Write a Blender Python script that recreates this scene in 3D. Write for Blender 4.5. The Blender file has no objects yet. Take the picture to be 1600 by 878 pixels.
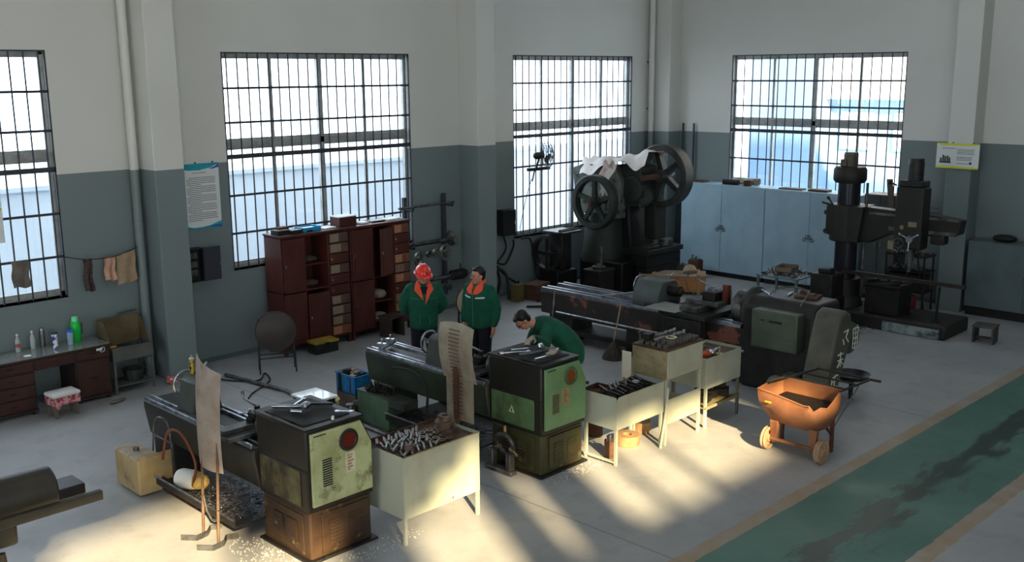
import bpy, bmesh, math, random
from mathutils import Vector, Matrix
random.seed(7)
PI = math.pi
C = bpy.context.scene.collection
scene = bpy.context.scene

# ------------------------------------------------------------------ camera
cam_d = bpy.data.cameras.new('camera')
cam = bpy.data.objects.new('camera', cam_d); C.objects.link(cam)
YAW, PITCH, ROLL = 0.7769, -0.2027, -0.0072
fw = Vector((math.cos(PITCH)*math.cos(YAW), math.cos(PITCH)*math.sin(YAW), math.sin(PITCH)))
rt = Vector((math.sin(YAW), -math.cos(YAW), 0)); upv = rt.cross(fw)
r2 = rt*math.cos(ROLL) + upv*math.sin(ROLL); u2 = upv*math.cos(ROLL) - rt*math.sin(ROLL)
M = Matrix((r2, u2, -fw)).transposed().to_4x4(); M.translation = (0, 0, 4.3)
cam.matrix_world = M
cam_d.sensor_width = 36; cam_d.lens = 1579.1/1600*36; cam_d.clip_end = 200
scene.camera = cam

# ------------------------------------------------------------------ light
w = bpy.data.worlds.new('sky'); scene.world = w; w.use_nodes = True
bg = w.node_tree.nodes['Background']; bg.inputs[0].default_value = (0.84, 0.92, 1.0, 1); bg.inputs[1].default_value = 5.6
SUN_AZ, SUN_EL = math.radians(63), math.radians(27)
sd = bpy.data.lights.new('sun', 'SUN'); sd.energy = 24; sd.color = (1.0, 0.77, 0.43); sd.angle = math.radians(1.3)
sun = bpy.data.objects.new('sun', sd); C.objects.link(sun)
sdir = Vector((math.cos(SUN_EL)*math.cos(SUN_AZ), math.cos(SUN_EL)*math.sin(SUN_AZ), -math.sin(SUN_EL)))
sun.rotation_euler = sdir.to_track_quat('-Z', 'Y').to_euler()
def area(name, loc, direction, sx, sy, energy, color):
    d = bpy.data.lights.new(name, 'AREA'); d.shape = 'RECTANGLE'; d.size = sx; d.size_y = sy
    d.energy = energy; d.color = color
    o = bpy.data.objects.new(name, d); C.objects.link(o); o.location = loc
    o.rotation_euler = Vector(direction).to_track_quat('-Z', 'Y').to_euler()
    return o
# added fill lamps, unseen: near wall, under the closed roof, at the end opening
area('fill_near_wall', (4, -5.7, 3.2), (-0.1, 1, -0.02), 11, 2.6, 165, (0.86, 0.93, 1.0))
area('fill_under_roof', (10.5, 6.2, 9.2), (0, 0, -1), 13, 1.6, 130, (0.80, 0.90, 1.0))
area('fill_far_end', (-8.6, 4.5, 3.0), (1, 0, -0.02), 5, 4.5, 60, (0.86, 0.93, 1.0))

scene.view_settings.view_transform = 'Standard'
scene.view_settings.look = 'None'
scene.view_settings.exposure = 0.0
scene.view_settings.gamma = 1.0
scene.view_settings.use_curve_mapping = False

# ------------------------------------------------------------------ materials
def lin(c): return tuple(((x/255)/12.92 if x/255 <= 0.04045 else ((x/255+0.055)/1.055)**2.4) for x in c)
_m = {}
def mat(name, c1, c2=None, scale=4.0, lo=0.4, hi=0.65, rough=0.6, metal=0.0, c3=None, lo3=0.6, hi3=0.7, s3=12.0, bump=0.0, coat=0.0, spec=0.32, detail=6, stretch=None):
    """principled surface; c2 / c3 are worn, rusty or dirty patches mixed in by noise"""
    if name in _m: return _m[name]
    m = bpy.data.materials.new(name); m.use_nodes = True; _m[name] = m
    n, l = m.node_tree.nodes, m.node_tree.links
    b = n['Principled BSDF']
    b.inputs['Roughness'].default_value = rough; b.inputs['Metallic'].default_value = metal
    b.inputs['Coat Weight'].default_value = coat; b.inputs['Specular IOR Level'].default_value = spec
    b.inputs['Base Color'].default_value = (*lin(c1), 1)
    if c2 is None and not bump: return m
    tc = n.new('ShaderNodeTexCoord'); src = tc.outputs['Object']
    if stretch:
        mp = n.new('ShaderNodeMapping'); mp.inputs['Scale'].default_value = stretch
        l.new(src, mp.inputs['Vector']); src = mp.outputs[0]
    def noise(s, a, z, d=detail):
        t = n.new('ShaderNodeTexNoise'); t.inputs['Scale'].default_value = s; t.inputs['Detail'].default_value = d
        t.inputs['Roughness'].default_value = 0.62
        l.new(src, t.inputs['Vector'])
        r = n.new('ShaderNodeMapRange'); r.inputs[1].default_value = a; r.inputs[2].default_value = z
        l.new(t.outputs[0], r.inputs[0]); return t, r
    prev = None
    if c2 is not None:
        t, r = noise(scale, lo, hi)
        mx = n.new('ShaderNodeMix'); mx.data_type = 'RGBA'
        mx.inputs[6].default_value = (*lin(c1), 1); mx.inputs[7].default_value = (*lin(c2), 1)
        l.new(r.outputs[0], mx.inputs[0]); prev = mx.outputs[2]
    if c3 is not None:
        t3, r3 = noise(s3, lo3, hi3)
        mx3 = n.new('ShaderNodeMix'); mx3.data_type = 'RGBA'
        l.new(prev, mx3.inputs[6]); mx3.inputs[7].default_value = (*lin(c3), 1)
        l.new(r3.outputs[0], mx3.inputs[0]); prev = mx3.outputs[2]
    if prev: l.new(prev, b.inputs['Base Color'])
    if bump:
        t4, r4 = noise(scale*6, 0.3, 0.7, 4)
        bp = n.new('ShaderNodeBump'); bp.inputs['Strength'].default_value = bump; bp.inputs['Distance'].default_value = 0.01
        l.new(r4.outputs[0], bp.inputs['Height']); l.new(bp.outputs[0], b.inputs['Normal'])
    return m

def wall_material():
    m = bpy.data.materials.new('two_tone_wall_paint'); m.use_nodes = True
    n, l = m.node_tree.nodes, m.node_tree.links; b = n['Principled BSDF']
    b.inputs['Roughness'].default_value = 0.55
    g = n.new('ShaderNodeNewGeometry'); sx = n.new('ShaderNodeSeparateXYZ'); l.new(g.outputs['Position'], sx.inputs[0])
    cmpn = n.new('ShaderNodeMath'); cmpn.operation = 'GREATER_THAN'; cmpn.inputs[1].default_value = 3.02
    l.new(sx.outputs[2], cmpn.inputs[0])
    t = n.new('ShaderNodeTexNoise'); t.inputs['Scale'].default_value = 0.8; t.inputs['Detail'].default_value = 6
    l.new(g.outputs['Position'], t.inputs['Vector'])
    def two(c1, c2):
        mx = n.new('ShaderNodeMix'); mx.data_type = 'RGBA'
        mx.inputs[6].default_value = (*lin(c1), 1); mx.inputs[7].default_value = (*lin(c2), 1)
        l.new(t.outputs[0], mx.inputs[0]); return mx.outputs[2]
    lowc = two((106, 117, 117), (118, 129, 130)); hic = two((198, 198, 191), (210, 210, 204))
    mx = n.new('ShaderNodeMix'); mx.data_type = 'RGBA'
    l.new(cmpn.outputs[0], mx.inputs[0]); l.new(lowc, mx.inputs[6]); l.new(hic, mx.inputs[7])
    l.new(mx.outputs[2], b.inputs['Base Color'])
    return m
WALL = wall_material()

def floor_material():
    m = bpy.data.materials.new('painted_concrete_floor'); m.use_nodes = True
    n, l = m.node_tree.nodes, m.node_tree.links; b = n['Principled BSDF']
    g = n.new('ShaderNodeNewGeometry'); P = g.outputs['Position']
    sx = n.new('ShaderNodeSeparateXYZ'); l.new(P, sx.inputs[0])
    def math_(op, a, bb=None):
        k = n.new('ShaderNodeMath'); k.operation = op
        for i, v in enumerate((a, bb)):
            if v is None: continue
            if isinstance(v, (int, float)): k.inputs[i].default_value = v
            else: l.new(v, k.inputs[i])
        return k.outputs[0]
    def noise(s, d=7, vec=P, r=0.6):
        t = n.new('ShaderNodeTexNoise'); t.inputs['Scale'].default_value = s; t.inputs['Detail'].default_value = d
        t.inputs['Roughness'].default_value = r; l.new(vec, t.inputs['Vector']); return t.outputs[0]
    def rng(v, a, z, c=0., d=1.):
        k = n.new('ShaderNodeMapRange'); l.new(v, k.inputs[0])
        for i, q in enumerate((a, z, c, d)): k.inputs[i+1].default_value = q
        return k.outputs[0]
    def mix(f, a, c):
        k = n.new('ShaderNodeMix'); k.data_type = 'RGBA'
        if isinstance(f, (int, float)): k.inputs[0].default_value = f
        else: l.new(f, k.inputs[0])
        for i, v in ((6, a), (7, c)):
            if isinstance(v, tuple): k.inputs[i].default_value = (*lin(v), 1)
            else: l.new(v, k.inputs[i])
        return k.outputs[2]
    base = mix(rng(noise(0.5), 0.35, 0.65), (141, 143, 145), (157, 157, 156))
    base = mix(rng(noise(3.0), 0.52, 0.75, 0, 0.5), base, (120, 119, 117))
    base = mix(rng(noise(22.0, 3), 0.62, 0.72, 0, 0.35), base, (98, 94, 88))
    # saw-cut joints every 5 m
    jx = math_('LESS_THAN', math_('ABSOLUTE', math_('SUBTRACT', math_('MODULO', math_('ADD', sx.outputs[0], 3.7), 5.35), 0.0)), 0.02)
    jy = math_('LESS_THAN', math_('ABSOLUTE', math_('SUBTRACT', sx.outputs[1], 6.15)), 0.010)
    base = mix(math_('MULTIPLY', jx, 0.45), base, (70, 68, 64))
    # green walkway, slightly skew to the wall, worn ochre edge lines
    ye = math_('ADD', sx.outputs[1], math_('MULTIPLY', sx.outputs[0], 0.020))
    wob = math_('MULTIPLY', math_('SUBTRACT', noise(5.0, 3), 0.5), 0.05)
    yw = math_('ADD', ye, wob)
    ing = math_('MULTIPLY', math_('LESS_THAN', yw, 4.86), math_('GREATER_THAN', yw, 3.52))
    edge = math_('MULTIPLY', math_('LESS_THAN', yw, 5.02), math_('GREATER_THAN', yw, 3.36))
    edgef = math_('MULTIPLY', edge, rng(noise(2.5), 0.35, 0.6, 0.3, 0.8))
    base = mix(edgef, base, (150, 122, 84))
    green = mix(rng(noise(1.2), 0.35, 0.65), (68, 104, 94), (82, 116, 106))
    mp = n.new('ShaderNodeMapping'); mp.inputs['Scale'].default_value = (0.55, 1.6, 1); mp.inputs['Rotation'].default_value = (0, 0, 0.1)
    l.new(P, mp.inputs['Vector'])
    cen = rng(math_('ABSOLUTE', math_('SUBTRACT', ye, 4.12)), 0.0, 0.42, 0.20, -0.10)
    wet = rng(math_('ADD', noise(2.2, 6, mp.outputs[0], 0.65), cen), 0.56, 0.64)
    green = mix(wet, green, (34, 58, 50))
    col = mix(ing, base, green)
    # oil stains
    l.new(col, b.inputs['Base Color'])
    rg = rng(noise(1.3), 0.3, 0.7, 0.42, 0.62)
    rgm = n.new('ShaderNodeMix'); l.new(math_('MULTIPLY', wet, ing), rgm.inputs[0]); l.new(rg, rgm.inputs[2]); rgm.inputs[3].default_value = 0.36
    l.new(rgm.outputs[0], b.inputs['Roughness'])
    return m
FLOOR = floor_material()

STEEL = mat('bright_steel', (190, 196, 205), (120, 122, 126), 9, rough=0.28, metal=0.95)
DULL = mat('dull_steel', (112, 112, 112), (62, 60, 58), 7, rough=0.45, metal=0.8)
DARK = mat('dark_oily_metal', (30, 29, 28), (44, 41, 36), 5, rough=0.5, metal=0.3, c3=(26, 24, 22))
BLACK = mat('black_paint', (24, 25, 27), (40, 39, 38), 6, rough=0.45)
RUBBER = mat('black_rubber', (26, 26, 27), rough=0.7)
RUST = mat('rust', (84, 54, 38), (56, 38, 30), 8, rough=0.8, c3=(104, 70, 46))
GREYPAINT = mat('grey_green_machine_paint', (60, 66, 60), (40, 42, 38), 4, rough=0.5, c3=(84, 82, 70), lo3=0.62, hi3=0.7, s3=6)
DKPAINT = mat('dark_machine_paint', (40, 40, 37), (28, 27, 25), 4, rough=0.5, c3=(54, 50, 43), lo3=0.6, hi3=0.75)
BARS = mat('dark_bar_paint', (46, 50, 58), (60, 66, 74), 9, rough=0.5)
ALU = mat('window_aluminium', (170, 172, 170), (140, 142, 140), 5, rough=0.45, metal=0.3)
TABLE = mat('cream_grey_sheet_steel', (164, 168, 152), (148, 150, 132), 3, 0.45, 0.7, rough=0.42, c3=(120, 102, 74), lo3=0.70, hi3=0.78, s3=5)
TABLEOLD = mat('stained_cream_steel', (140, 132, 102), (112, 100, 70), 4, rough=0.5, c3=(80, 68, 44), lo3=0.6, hi3=0.7)
TRAYRUST = mat('rusty_tray', (88, 62, 44), (62, 44, 34), 8, rough=0.7)
REDWOOD = mat('red_brown_varnished_wood', (80, 38, 30), (58, 29, 24), 3, rough=0.45, c3=(50, 24, 20), lo3=0.6, hi3=0.75, s3=7, stretch=(1, 1, 0.3))
BROWNWOOD = mat('dark_brown_wood', (58, 42, 36), (42, 31, 28), 3, rough=0.5)
INSIDE = mat('dark_wood_interior', (40, 26, 22), (30, 20, 17), 5, rough=0.8)
PLYWOOD = mat('plywood', (176, 122, 76), (150, 100, 60), 3, rough=0.65, stretch=(0.4, 1, 3))
TAN = mat('tan_card', (150, 124, 98), (128, 100, 76), 5, rough=0.8)
BLUECAB = mat('pale_blue_steel', (152, 178, 192), (140, 166, 180), 2, rough=0.42, c3=(92, 108, 112), lo3=0.68, hi3=0.78)
GREYCAB = mat('grey_green_steel', (90, 102, 104), (80, 92, 94), 2, rough=0.45)
PAPER = mat('white_paper', (226, 228, 226), rough=0.7)
WHITEP = mat('white_plastic', (220, 222, 220), rough=0.4)
GREENPL = mat('green_plastic', (30, 190, 70), rough=0.25)
BLUEPL = mat('blue_plastic', (30, 118, 178), (24, 100, 160), 4, rough=0.4)
SKIN = mat('skin', (196, 140, 112), (180, 122, 98), 20, rough=0.5)
HAIR = mat('black_hair', (20, 17, 17), rough=0.45)
JACKET = mat('green_work_jacket', (12, 84, 62), (8, 66, 50), 7, rough=0.8, bump=0.25)
COLLAR = mat('orange_red_collar', (226, 84, 54), rough=0.75)
TROUSERS = mat('dark_trousers', (22, 24, 32), rough=0.85)
GLOVE = mat('cotton_glove', (168, 158, 142), (120, 110, 96), 30, rough=0.9)
SHOE = mat('shoe_leather', (24, 22, 22), rough=0.5)

# ------------------------------------------------------------------ helpers
class MB:
    """collects shapes and links them as one mesh object"""
    def __init__(s): s.bm = bmesh.new()
    def box(s, x0, y0, z0, x1, y1, z1, rz=0.0, rot=None):
        c = Vector(((x0+x1)/2, (y0+y1)/2, (z0+z1)/2)); d = (abs(x1-x0), abs(y1-y0), abs(z1-z0))
        R = rot if rot is not None else Matrix.Rotation(rz, 4, 'Z')
        if not isinstance(R, Matrix): R = R.to_matrix().to_4x4()
        bmesh.ops.create_cube(s.bm, size=1, matrix=Matrix.Translation(c) @ R @ Matrix.Diagonal((*d, 1)))
        return s
    def cyl(s, p0, p1, r, r2=None, n=20, caps=True):
        p0, p1 = Vector(p0), Vector(p1); d = p1-p0; L = d.length
        if L < 1e-6: return s
        Mx = Matrix.Translation((p0+p1)/2) @ d.to_track_quat('Z', 'Y').to_matrix().to_4x4()
        bmesh.ops.create_cone(s.bm, cap_ends=caps, segments=n, radius1=r, radius2=r if r2 is None else r2, depth=L, matrix=Mx)
        return s
    def ball(s, c, r, sc=(1, 1, 1), n=14):
        bmesh.ops.create_uvsphere(s.bm, u_segments=n, v_segments=max(6, n//2+2), radius=r,
                                  matrix=Matrix.Translation(c) @ Matrix.Diagonal((*sc, 1)))
        return s
    def prism(s, poly, axis, a0, a1):
        """poly in the two other axes (in xyz order), extruded along axis from a0 to a1"""
        def mk(p, a):
            q = list(p); q.insert('xyz'.index(axis), a); return s.bm.verts.new(q)
        A = [mk(p, a0) for p in poly]; B = [mk(p, a1) for p in poly]; k = len(poly)
        s.bm.faces.new(A[::-1]); s.bm.faces.new(B)
        for i in range(k): s.bm.faces.new((A[i], A[(i+1) % k], B[(i+1) % k], B[i]))
        return s
    def tube(s, pts, r, n=8, closed=False):
        pts = [Vector(p) for p in pts]; k = len(pts); rings = []
        prevn = None
        for i, p in enumerate(pts):
            if closed: t = pts[(i+1) % k]-pts[i-1]
            else: t = pts[min(i+1, k-1)]-pts[max(i-1, 0)]
            t.normalize()
            if prevn is None:
                a = Vector((0, 0, 1)) if abs(t.z) < 0.9 else Vector((1, 0, 0))
                nn = (a - t*a.dot(t)).normalized()
            else: nn = (prevn - t*prevn.dot(t)).normalized()
            prevn = nn; bb = t.cross(nn); rr = r[i] if isinstance(r, (list, tuple)) else r
            rings.append([s.bm.verts.new(p+(nn*math.cos(2*PI*j/n)+bb*math.sin(2*PI*j/n))*rr) for j in range(n)])
        for i in range(k if closed else k-1):
            A, B = rings[i], rings[(i+1) % k]
            for j in range(n): s.bm.faces.new((A[j], A[(j+1) % n], B[(j+1) % n], B[j]))
        if not closed: s.bm.faces.new(rings[0][::-1]); s.bm.faces.new(rings[-1])
        return s
    def ring(s, c, axis, R, r, n=32, m=8):
        c = Vector(c); ax = Vector(axis).normalized(); a = ax.orthogonal().normalized(); b = ax.cross(a)
        return s.tube([c+(a*math.cos(2*PI*i/n)+b*math.sin(2*PI*i/n))*R for i in range(n)], r, m, True)
    def spin(s, c, axis, prof, n=28, closed=False):
        """prof: list of (radius, height along axis); closed = profile is a loop (a rim)"""
        c = Vector(c); ax = Vector(axis).normalized(); a = ax.orthogonal().normalized(); b = ax.cross(a)
        R = [[s.bm.verts.new(c+ax*h+(a*math.cos(2*PI*j/n)+b*math.sin(2*PI*j/n))*max(r, 1e-4)) for j in range(n)] for r, h in prof]
        k = len(prof)
        for i in range(k if closed else k-1):
            A, B = R[i], R[(i+1) % k]
            for j in range(n): s.bm.faces.new((A[j], A[(j+1) % n], B[(j+1) % n], B[j]))
        if not closed: s.bm.faces.new(R[0][::-1]); s.bm.faces.new(R[-1])
        return s
    def grid(s, f, nu, nv, thick=0.0):
        """sheet f(u, v) -> point, with real thickness along its normal when asked"""
        V = [[s.bm.verts.new(f(i/nu, j/nv)) for j in range(nv+1)] for i in range(nu+1)]
        F = [s.bm.faces.new((V[i][j], V[i+1][j], V[i+1][j+1], V[i][j+1])) for i in range(nu) for j in range(nv)]
        if thick:
            bmesh.ops.recalc_face_normals(s.bm, faces=F)
            bmesh.ops.solidify(s.bm, geom=F, thickness=thick)
        return s
    def build(s, name, m, parent=None, bevel=0.0, smooth=None, loc=None, rz=0.0, seg=2):
        bmesh.ops.recalc_face_normals(s.bm, faces=s.bm.faces)
        me = bpy.data.meshes.new(name); s.bm.to_mesh(me); s.bm.free()
        me.materials.append(m)
        o = bpy.data.objects.new(name, me); C.objects.link(o)
        if smooth is None: smooth = 35
        if smooth:
            me.polygons.foreach_set('use_smooth', [True]*len(me.polygons))
            me.set_sharp_from_angle(angle=math.radians(smooth))
        if bevel:
            b = o.modifiers.new('bevel', 'BEVEL'); b.width = bevel; b.segments = seg; b.limit_method = 'ANGLE'; b.angle_limit = math.radians(40)
        if parent is not None: o.parent = parent
        if loc is not None: o.location = loc
        o.rotation_euler.z += rz
        return o
def tag(o, label=None, cat=None, group=None, kind=None):
    if label: o['label'] = label
    if cat: o['category'] = cat
    if group: o['group'] = group
    if kind: o['kind'] = kind
    return o
def thing(name, label, cat, loc=(0, 0, 0), rz=0.0, group=None):
    o = bpy.data.objects.new(name, None); C.objects.link(o); o.empty_display_size = 0.1
    o.location = loc; o.rotation_euler.z = rz
    return tag(o, label, cat, group)
def struct(o): o['kind'] = 'structure'; return o
def dup(root, loc, rz=None, label=None, group=None, rot=None):
    def cp(o, par):
        c = o.copy(); C.objects.link(c)
        if par is not None: c.parent = par
        for ch in o.children: cp(ch, c)
        return c
    r = cp(root, None); r.location = loc
    if rz is not None: r.rotation_euler.z = rz
    if rot is not None: r.rotation_euler = rot
    if label: r['label'] = label
    if group: r['group'] = group
    return r

# ------------------------------------------------------------------ room shell
XB, YA, XL, YN, ZR = 18.82, 13.77, -9.0, -6.0, 9.5
TH = 0.24
def wall_holes(name, axis, at, out, lo, hi, z0, z1, holes):
    """wall slab in plane axis=at, running lo..hi, thickness towards `out`; holes = (a0, a1, z0, z1)"""
    us = sorted({lo, hi, *[h[0] for h in holes], *[h[1] for h in holes]})
    zs = sorted({z0, z1, *[h[2] for h in holes], *[h[3] for h in holes]})
    m = MB()
    a, b = sorted((at, at+out))
    # merge cells column-wise
    for i in range(len(us)-1):
        u0, u1 = us[i], us[i+1]; run = None
        for j in range(len(zs)-1):
            v0, v1 = zs[j], zs[j+1]; uc, vc = (u0+u1)/2, (v0+v1)/2
            hole = any(h[0] < uc < h[1] and h[2] < vc < h[3] for h in holes)
            if not hole:
                run = [run[0], v1] if run else [v0, v1]
            if (hole or j == len(zs)-2) and run:
                if axis == 'y': m.box(u0, a, run[0], u1, b, run[1])
                else: m.box(a, u0, run[0], b, u1, run[1])
                run = None
    return struct(m.build(name, WALL, smooth=0))
W1 = (1.70, 5.37, 1.37, 4.64); W2 = (7.90, 11.50, 1.37, 4.64); W3 = (14.07, 17.76, 1.12, 4.64); WB = (8.18, 11.94, 1.12, 4.64)
struct(MB().box(XL-0.3, YN-0.3, -0.2, XB+0.3, YA+0.3, 0).build('floor', FLOOR, smooth=0))
wall_holes('wall_left', 'y', YA, TH, XL-TH, XB+TH, 0, ZR, [W1, W2, W3])
wall_holes('wall_end', 'x', XB, TH, YN, YA, 0, ZR, [WB])
# near wall (behind the camera): window band, and unseen high openings cut to shape the sun patches
near = [(-6.5, -3.0, 1.2, 4.5), (-1.5, 2.0, 1.2, 4.5),
        (-4.6, -2.75, 7.25, 8.75), (-2.70, -1.75, 7.2, 7.95), (-0.98, -0.66, 5.9, 7.62), (-0.66, -0.32, 5.9, 7.88), (-0.32, -0.02, 5.9, 8.12), (0.50, 0.70, 6.66, 7.7),
        (1.42, 1.95, 6.62, 7.75), (2.03, 2.72, 6.58, 7.75), (2.80, 4.05, 6.62, 7.66), (4.05, 4.70, 6.95, 7.45)]
wall_holes('wall_near', 'y', YN, -0.15, XL-TH, XB+TH, 0, ZR, near)
wall_holes('wall_back', 'x', XL, -TH, YN, YA, 0, ZR, [(2.0, 7.0, 0, 5.2)])
struct(MB().box(XL-TH, YN-0.15, ZR, XB+TH, YA+TH, ZR+0.2).build('ceiling', mat('ceiling_paint', (196, 198, 196), rough=0.8), smooth=0))
def pillar(n, x0, y0, x1, y1):
    struct(MB().box(x0, y0, 0, x1, y1, ZR).build('trim_%d' % n, WALL, bevel=0.012))
pillar(1, 6.50, 13.27, 6.94, YA); pillar(2, 12.66, 13.27, 13.10, YA)
pillar(3, 18.42, 13.25, XB, YA); pillar(4, 18.37, 6.71, XB, 7.15)
# darker skirting line where the wall meets the floor
struct(MB().box(-2, YA-0.012, 0, XB, YA, 0.07).build('baseboard_left', mat('skirting', (84, 96, 96), rough=0.7), smooth=0))
struct(MB().box(XB-0.012, YN, 0, XB, YA, 0.07).build('baseboard_end', _m['skirting'], smooth=0))

GLASS = bpy.data.materials.new('window_glass'); GLASS.use_nodes = True
_n, _l = GLASS.node_tree.nodes, GLASS.node_tree.links
_n.remove(_n['Principled BSDF']); _o = _n['Material Output']
_t = _n.new('ShaderNodeBsdfTransparent'); _t.inputs[0].default_value = (0.93, 0.96, 0.98, 1)
_g = _n.new('ShaderNodeBsdfGlossy'); _g.inputs['Roughness'].default_value = 0.05
_x = _n.new('ShaderNodeMixShader'); _x.inputs[0].default_value = 0.06
_l.new(_t.outputs[0], _x.inputs[1]); _l.new(_g.outputs[0], _x.inputs[2]); _l.new(_x.outputs[0], _o.inputs[0])

def window(n, a0, a1, z0, z1, along, at, nbars):
    """aluminium sliding window set mid-wall with a dark security grille on the room side; local x runs along the wall, local y outwards"""
    w_ = a1-a0; h = z1-z0
    if along == 'x': root = thing('window_%d' % n, None, None, (a0, at, z0), 0)
    else: root = thing('window_%d' % n, None, None, (at, a1, z0), -PI/2)
    struct(root)
    zr = 3.22-z0
    f = MB(); d0, d1 = 0.10, 0.16
    for x in (0, w_-0.06): f.box(x, d0, 0, x+0.06, d1, h)
    for z in (0, h-0.06): f.box(0, d0, z, w_, d1, z+0.06)
    f.box(0, d0-0.01, zr, w_, d1, zr+0.10)
    f.box(w_/2-0.045, d0-0.01, 0, w_/2+0.045, d1, h)
    f.build('window_frame', ALU, root, bevel=0.004)
    s_ = MB()
    for q in (0.25, 0.75): s_.box(w_*q-0.025, d0+0.01, 0.05, w_*q+0.025, d1-0.01, h-0.05)
    for (xa, xb) in ((0.06, w_/2-0.045), (w_/2+0.045, w_-0.06)):
        for (za, zb) in ((0.06, zr), (zr+0.10, h-0.06)):
            s_.box(xa, d0+0.015, za, xb, d1-0.015, za+0.035); s_.box(xa, d0+0.015, zb-0.035, xb, d1-0.015, zb)
    s_.build('sash', ALU, root)
    MB().box(0.05, 0.128, 0.05, w_-0.05, 0.133, h-0.05).build('glass_pane', GLASS, root, smooth=0)
    g = MB()
    for i in range(nbars):
        x = w_*(i+0.5)/nbars; g.cyl((x, 0.012, 0.0), (x, 0.012, h), 0.0115, n=8)
    rows = [3.09, 3.60, 4.11, 2.50, 1.92]
    for z in rows:
        t = 0.034 if z == 3.09 else 0.017
        g.box(0, 0.0, z-z0-t, w_, 0.008, z-z0+t)
    g.box(0, 0.0, 0, 0.02, 0.03, h); g.box(w_-0.02, 0, 0, w_, 0.03, h); g.box(0, 0, h-0.02, w_, 0.03, h)
    g.build('security_grille', BARS, root)
    MB().box(0.0, 0.0, -0.02, w_, 0.10, 0.0).box(-0.0, 0.16, -0.02, w_, 0.26, 0.01).build('window_sill', mat('sill', (170, 172, 168), rough=0.6), root)
    return root
window(1, *W1[:2], *W1[2:], 'x', YA, 20); window(2, *W2[:2], *W2[2:], 'x', YA, 20)
window(3, *W3[:2], *W3[2:], 'x', YA, 20); window(4, *WB[:2], *WB[2:], 'y', XB, 19)

# outdoors beyond the windows
FENCEW = mat('pale_render', (220, 228, 236), (206, 216, 228), 0.7, rough=0.8)
struct(MB().box(-12, YA-0.5, -0.45, 40, 60, -0.3).build('outside_ground', mat('yard', (168, 172, 176), rough=0.9), smooth=0))
o = MB().box(-6, 17.6, -0.3, 24, 17.9, 2.42).box(-6, 17.55, 2.42, 24, 17.95, 2.50).build('boundary_wall', FENCEW)
tag(o, 'pale rendered boundary wall outside the left windows', 'wall')
bt = thing('building', 'pale blue neighbouring building seen through the end wall window', 'building', (25.5, 8, -0.3))
MB().box(0, 5.5, 0, 6, 7.55, 9.5).build('blue_wing', mat('blue_render', (120, 146, 178), (112, 138, 170), 0.5, rough=0.8), bt)['label'] = 'darker blue rendered wing'
MB().box(0.9, -8, 0, 7, 5.5, 9.5).build('wall', mat('bluish_render', (156, 182, 206), (148, 174, 200), 0.5, rough=0.8), bt)
MB().box(0.55, -8, 3.85, 0.9, 5.48, 9.6).build('white_band', mat('white_render', (236, 232, 232), rough=0.8), bt)['label'] = 'white upper cladding'
for k in range(4):
    MB().box(0.84, 4.3-1.5*k, 2.5, 0.9, 5.2-1.5*k, 3.5).build('building_window', mat('far_pane', (232, 238, 244), rough=0.4), bt)
for k in range(4):
    MB().cyl((0.3, 4.6-1.2*k, 0), (0.3, 4.6-1.2*k, 2.35), 0.10, n=14).build('column', _m['white_render'], bt)

# downpipes against the pillars
def downpipe(x, y, r, label, z0=0.0):
    t = thing('downpipe', label, 'pipe', (x, y, z0))
    MB().cyl((0, 0, 0), (0, 0, ZR-z0), r, n=20).build('pipe', WALL, t)
    for z in (0.35, 2.2, 3.75, 4.75, 6.5):
        MB().cyl((0, 0, z-z0), (0, 0, z-z0+0.07), r+0.006, n=20).build('coupling', WALL, t)
        MB().box(-0.015, r-0.01, z-z0-0.25, 0.015, YA-y, z-z0-0.22).build('clamp', DULL, t)
downpipe(6.385, YA-0.12, 0.062, 'thick painted downpipe left of the pillar beside the two hung towels')
downpipe(18.30, YA-0.12, 0.062, 'painted downpipe in the far corner behind the flywheel press')
cp = thing('conduit', 'pair of thin grey conduits in the far corner ending above the paint line', 'conduit', (18.6, 13.0, 0))
for dy in (0.0, -0.28):
    MB().cyl((0.16, 0.1+dy, 0.0), (0.16, 0.1+dy, 3.2), 0.022, n=10).build('pipe', BARS, cp)

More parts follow.
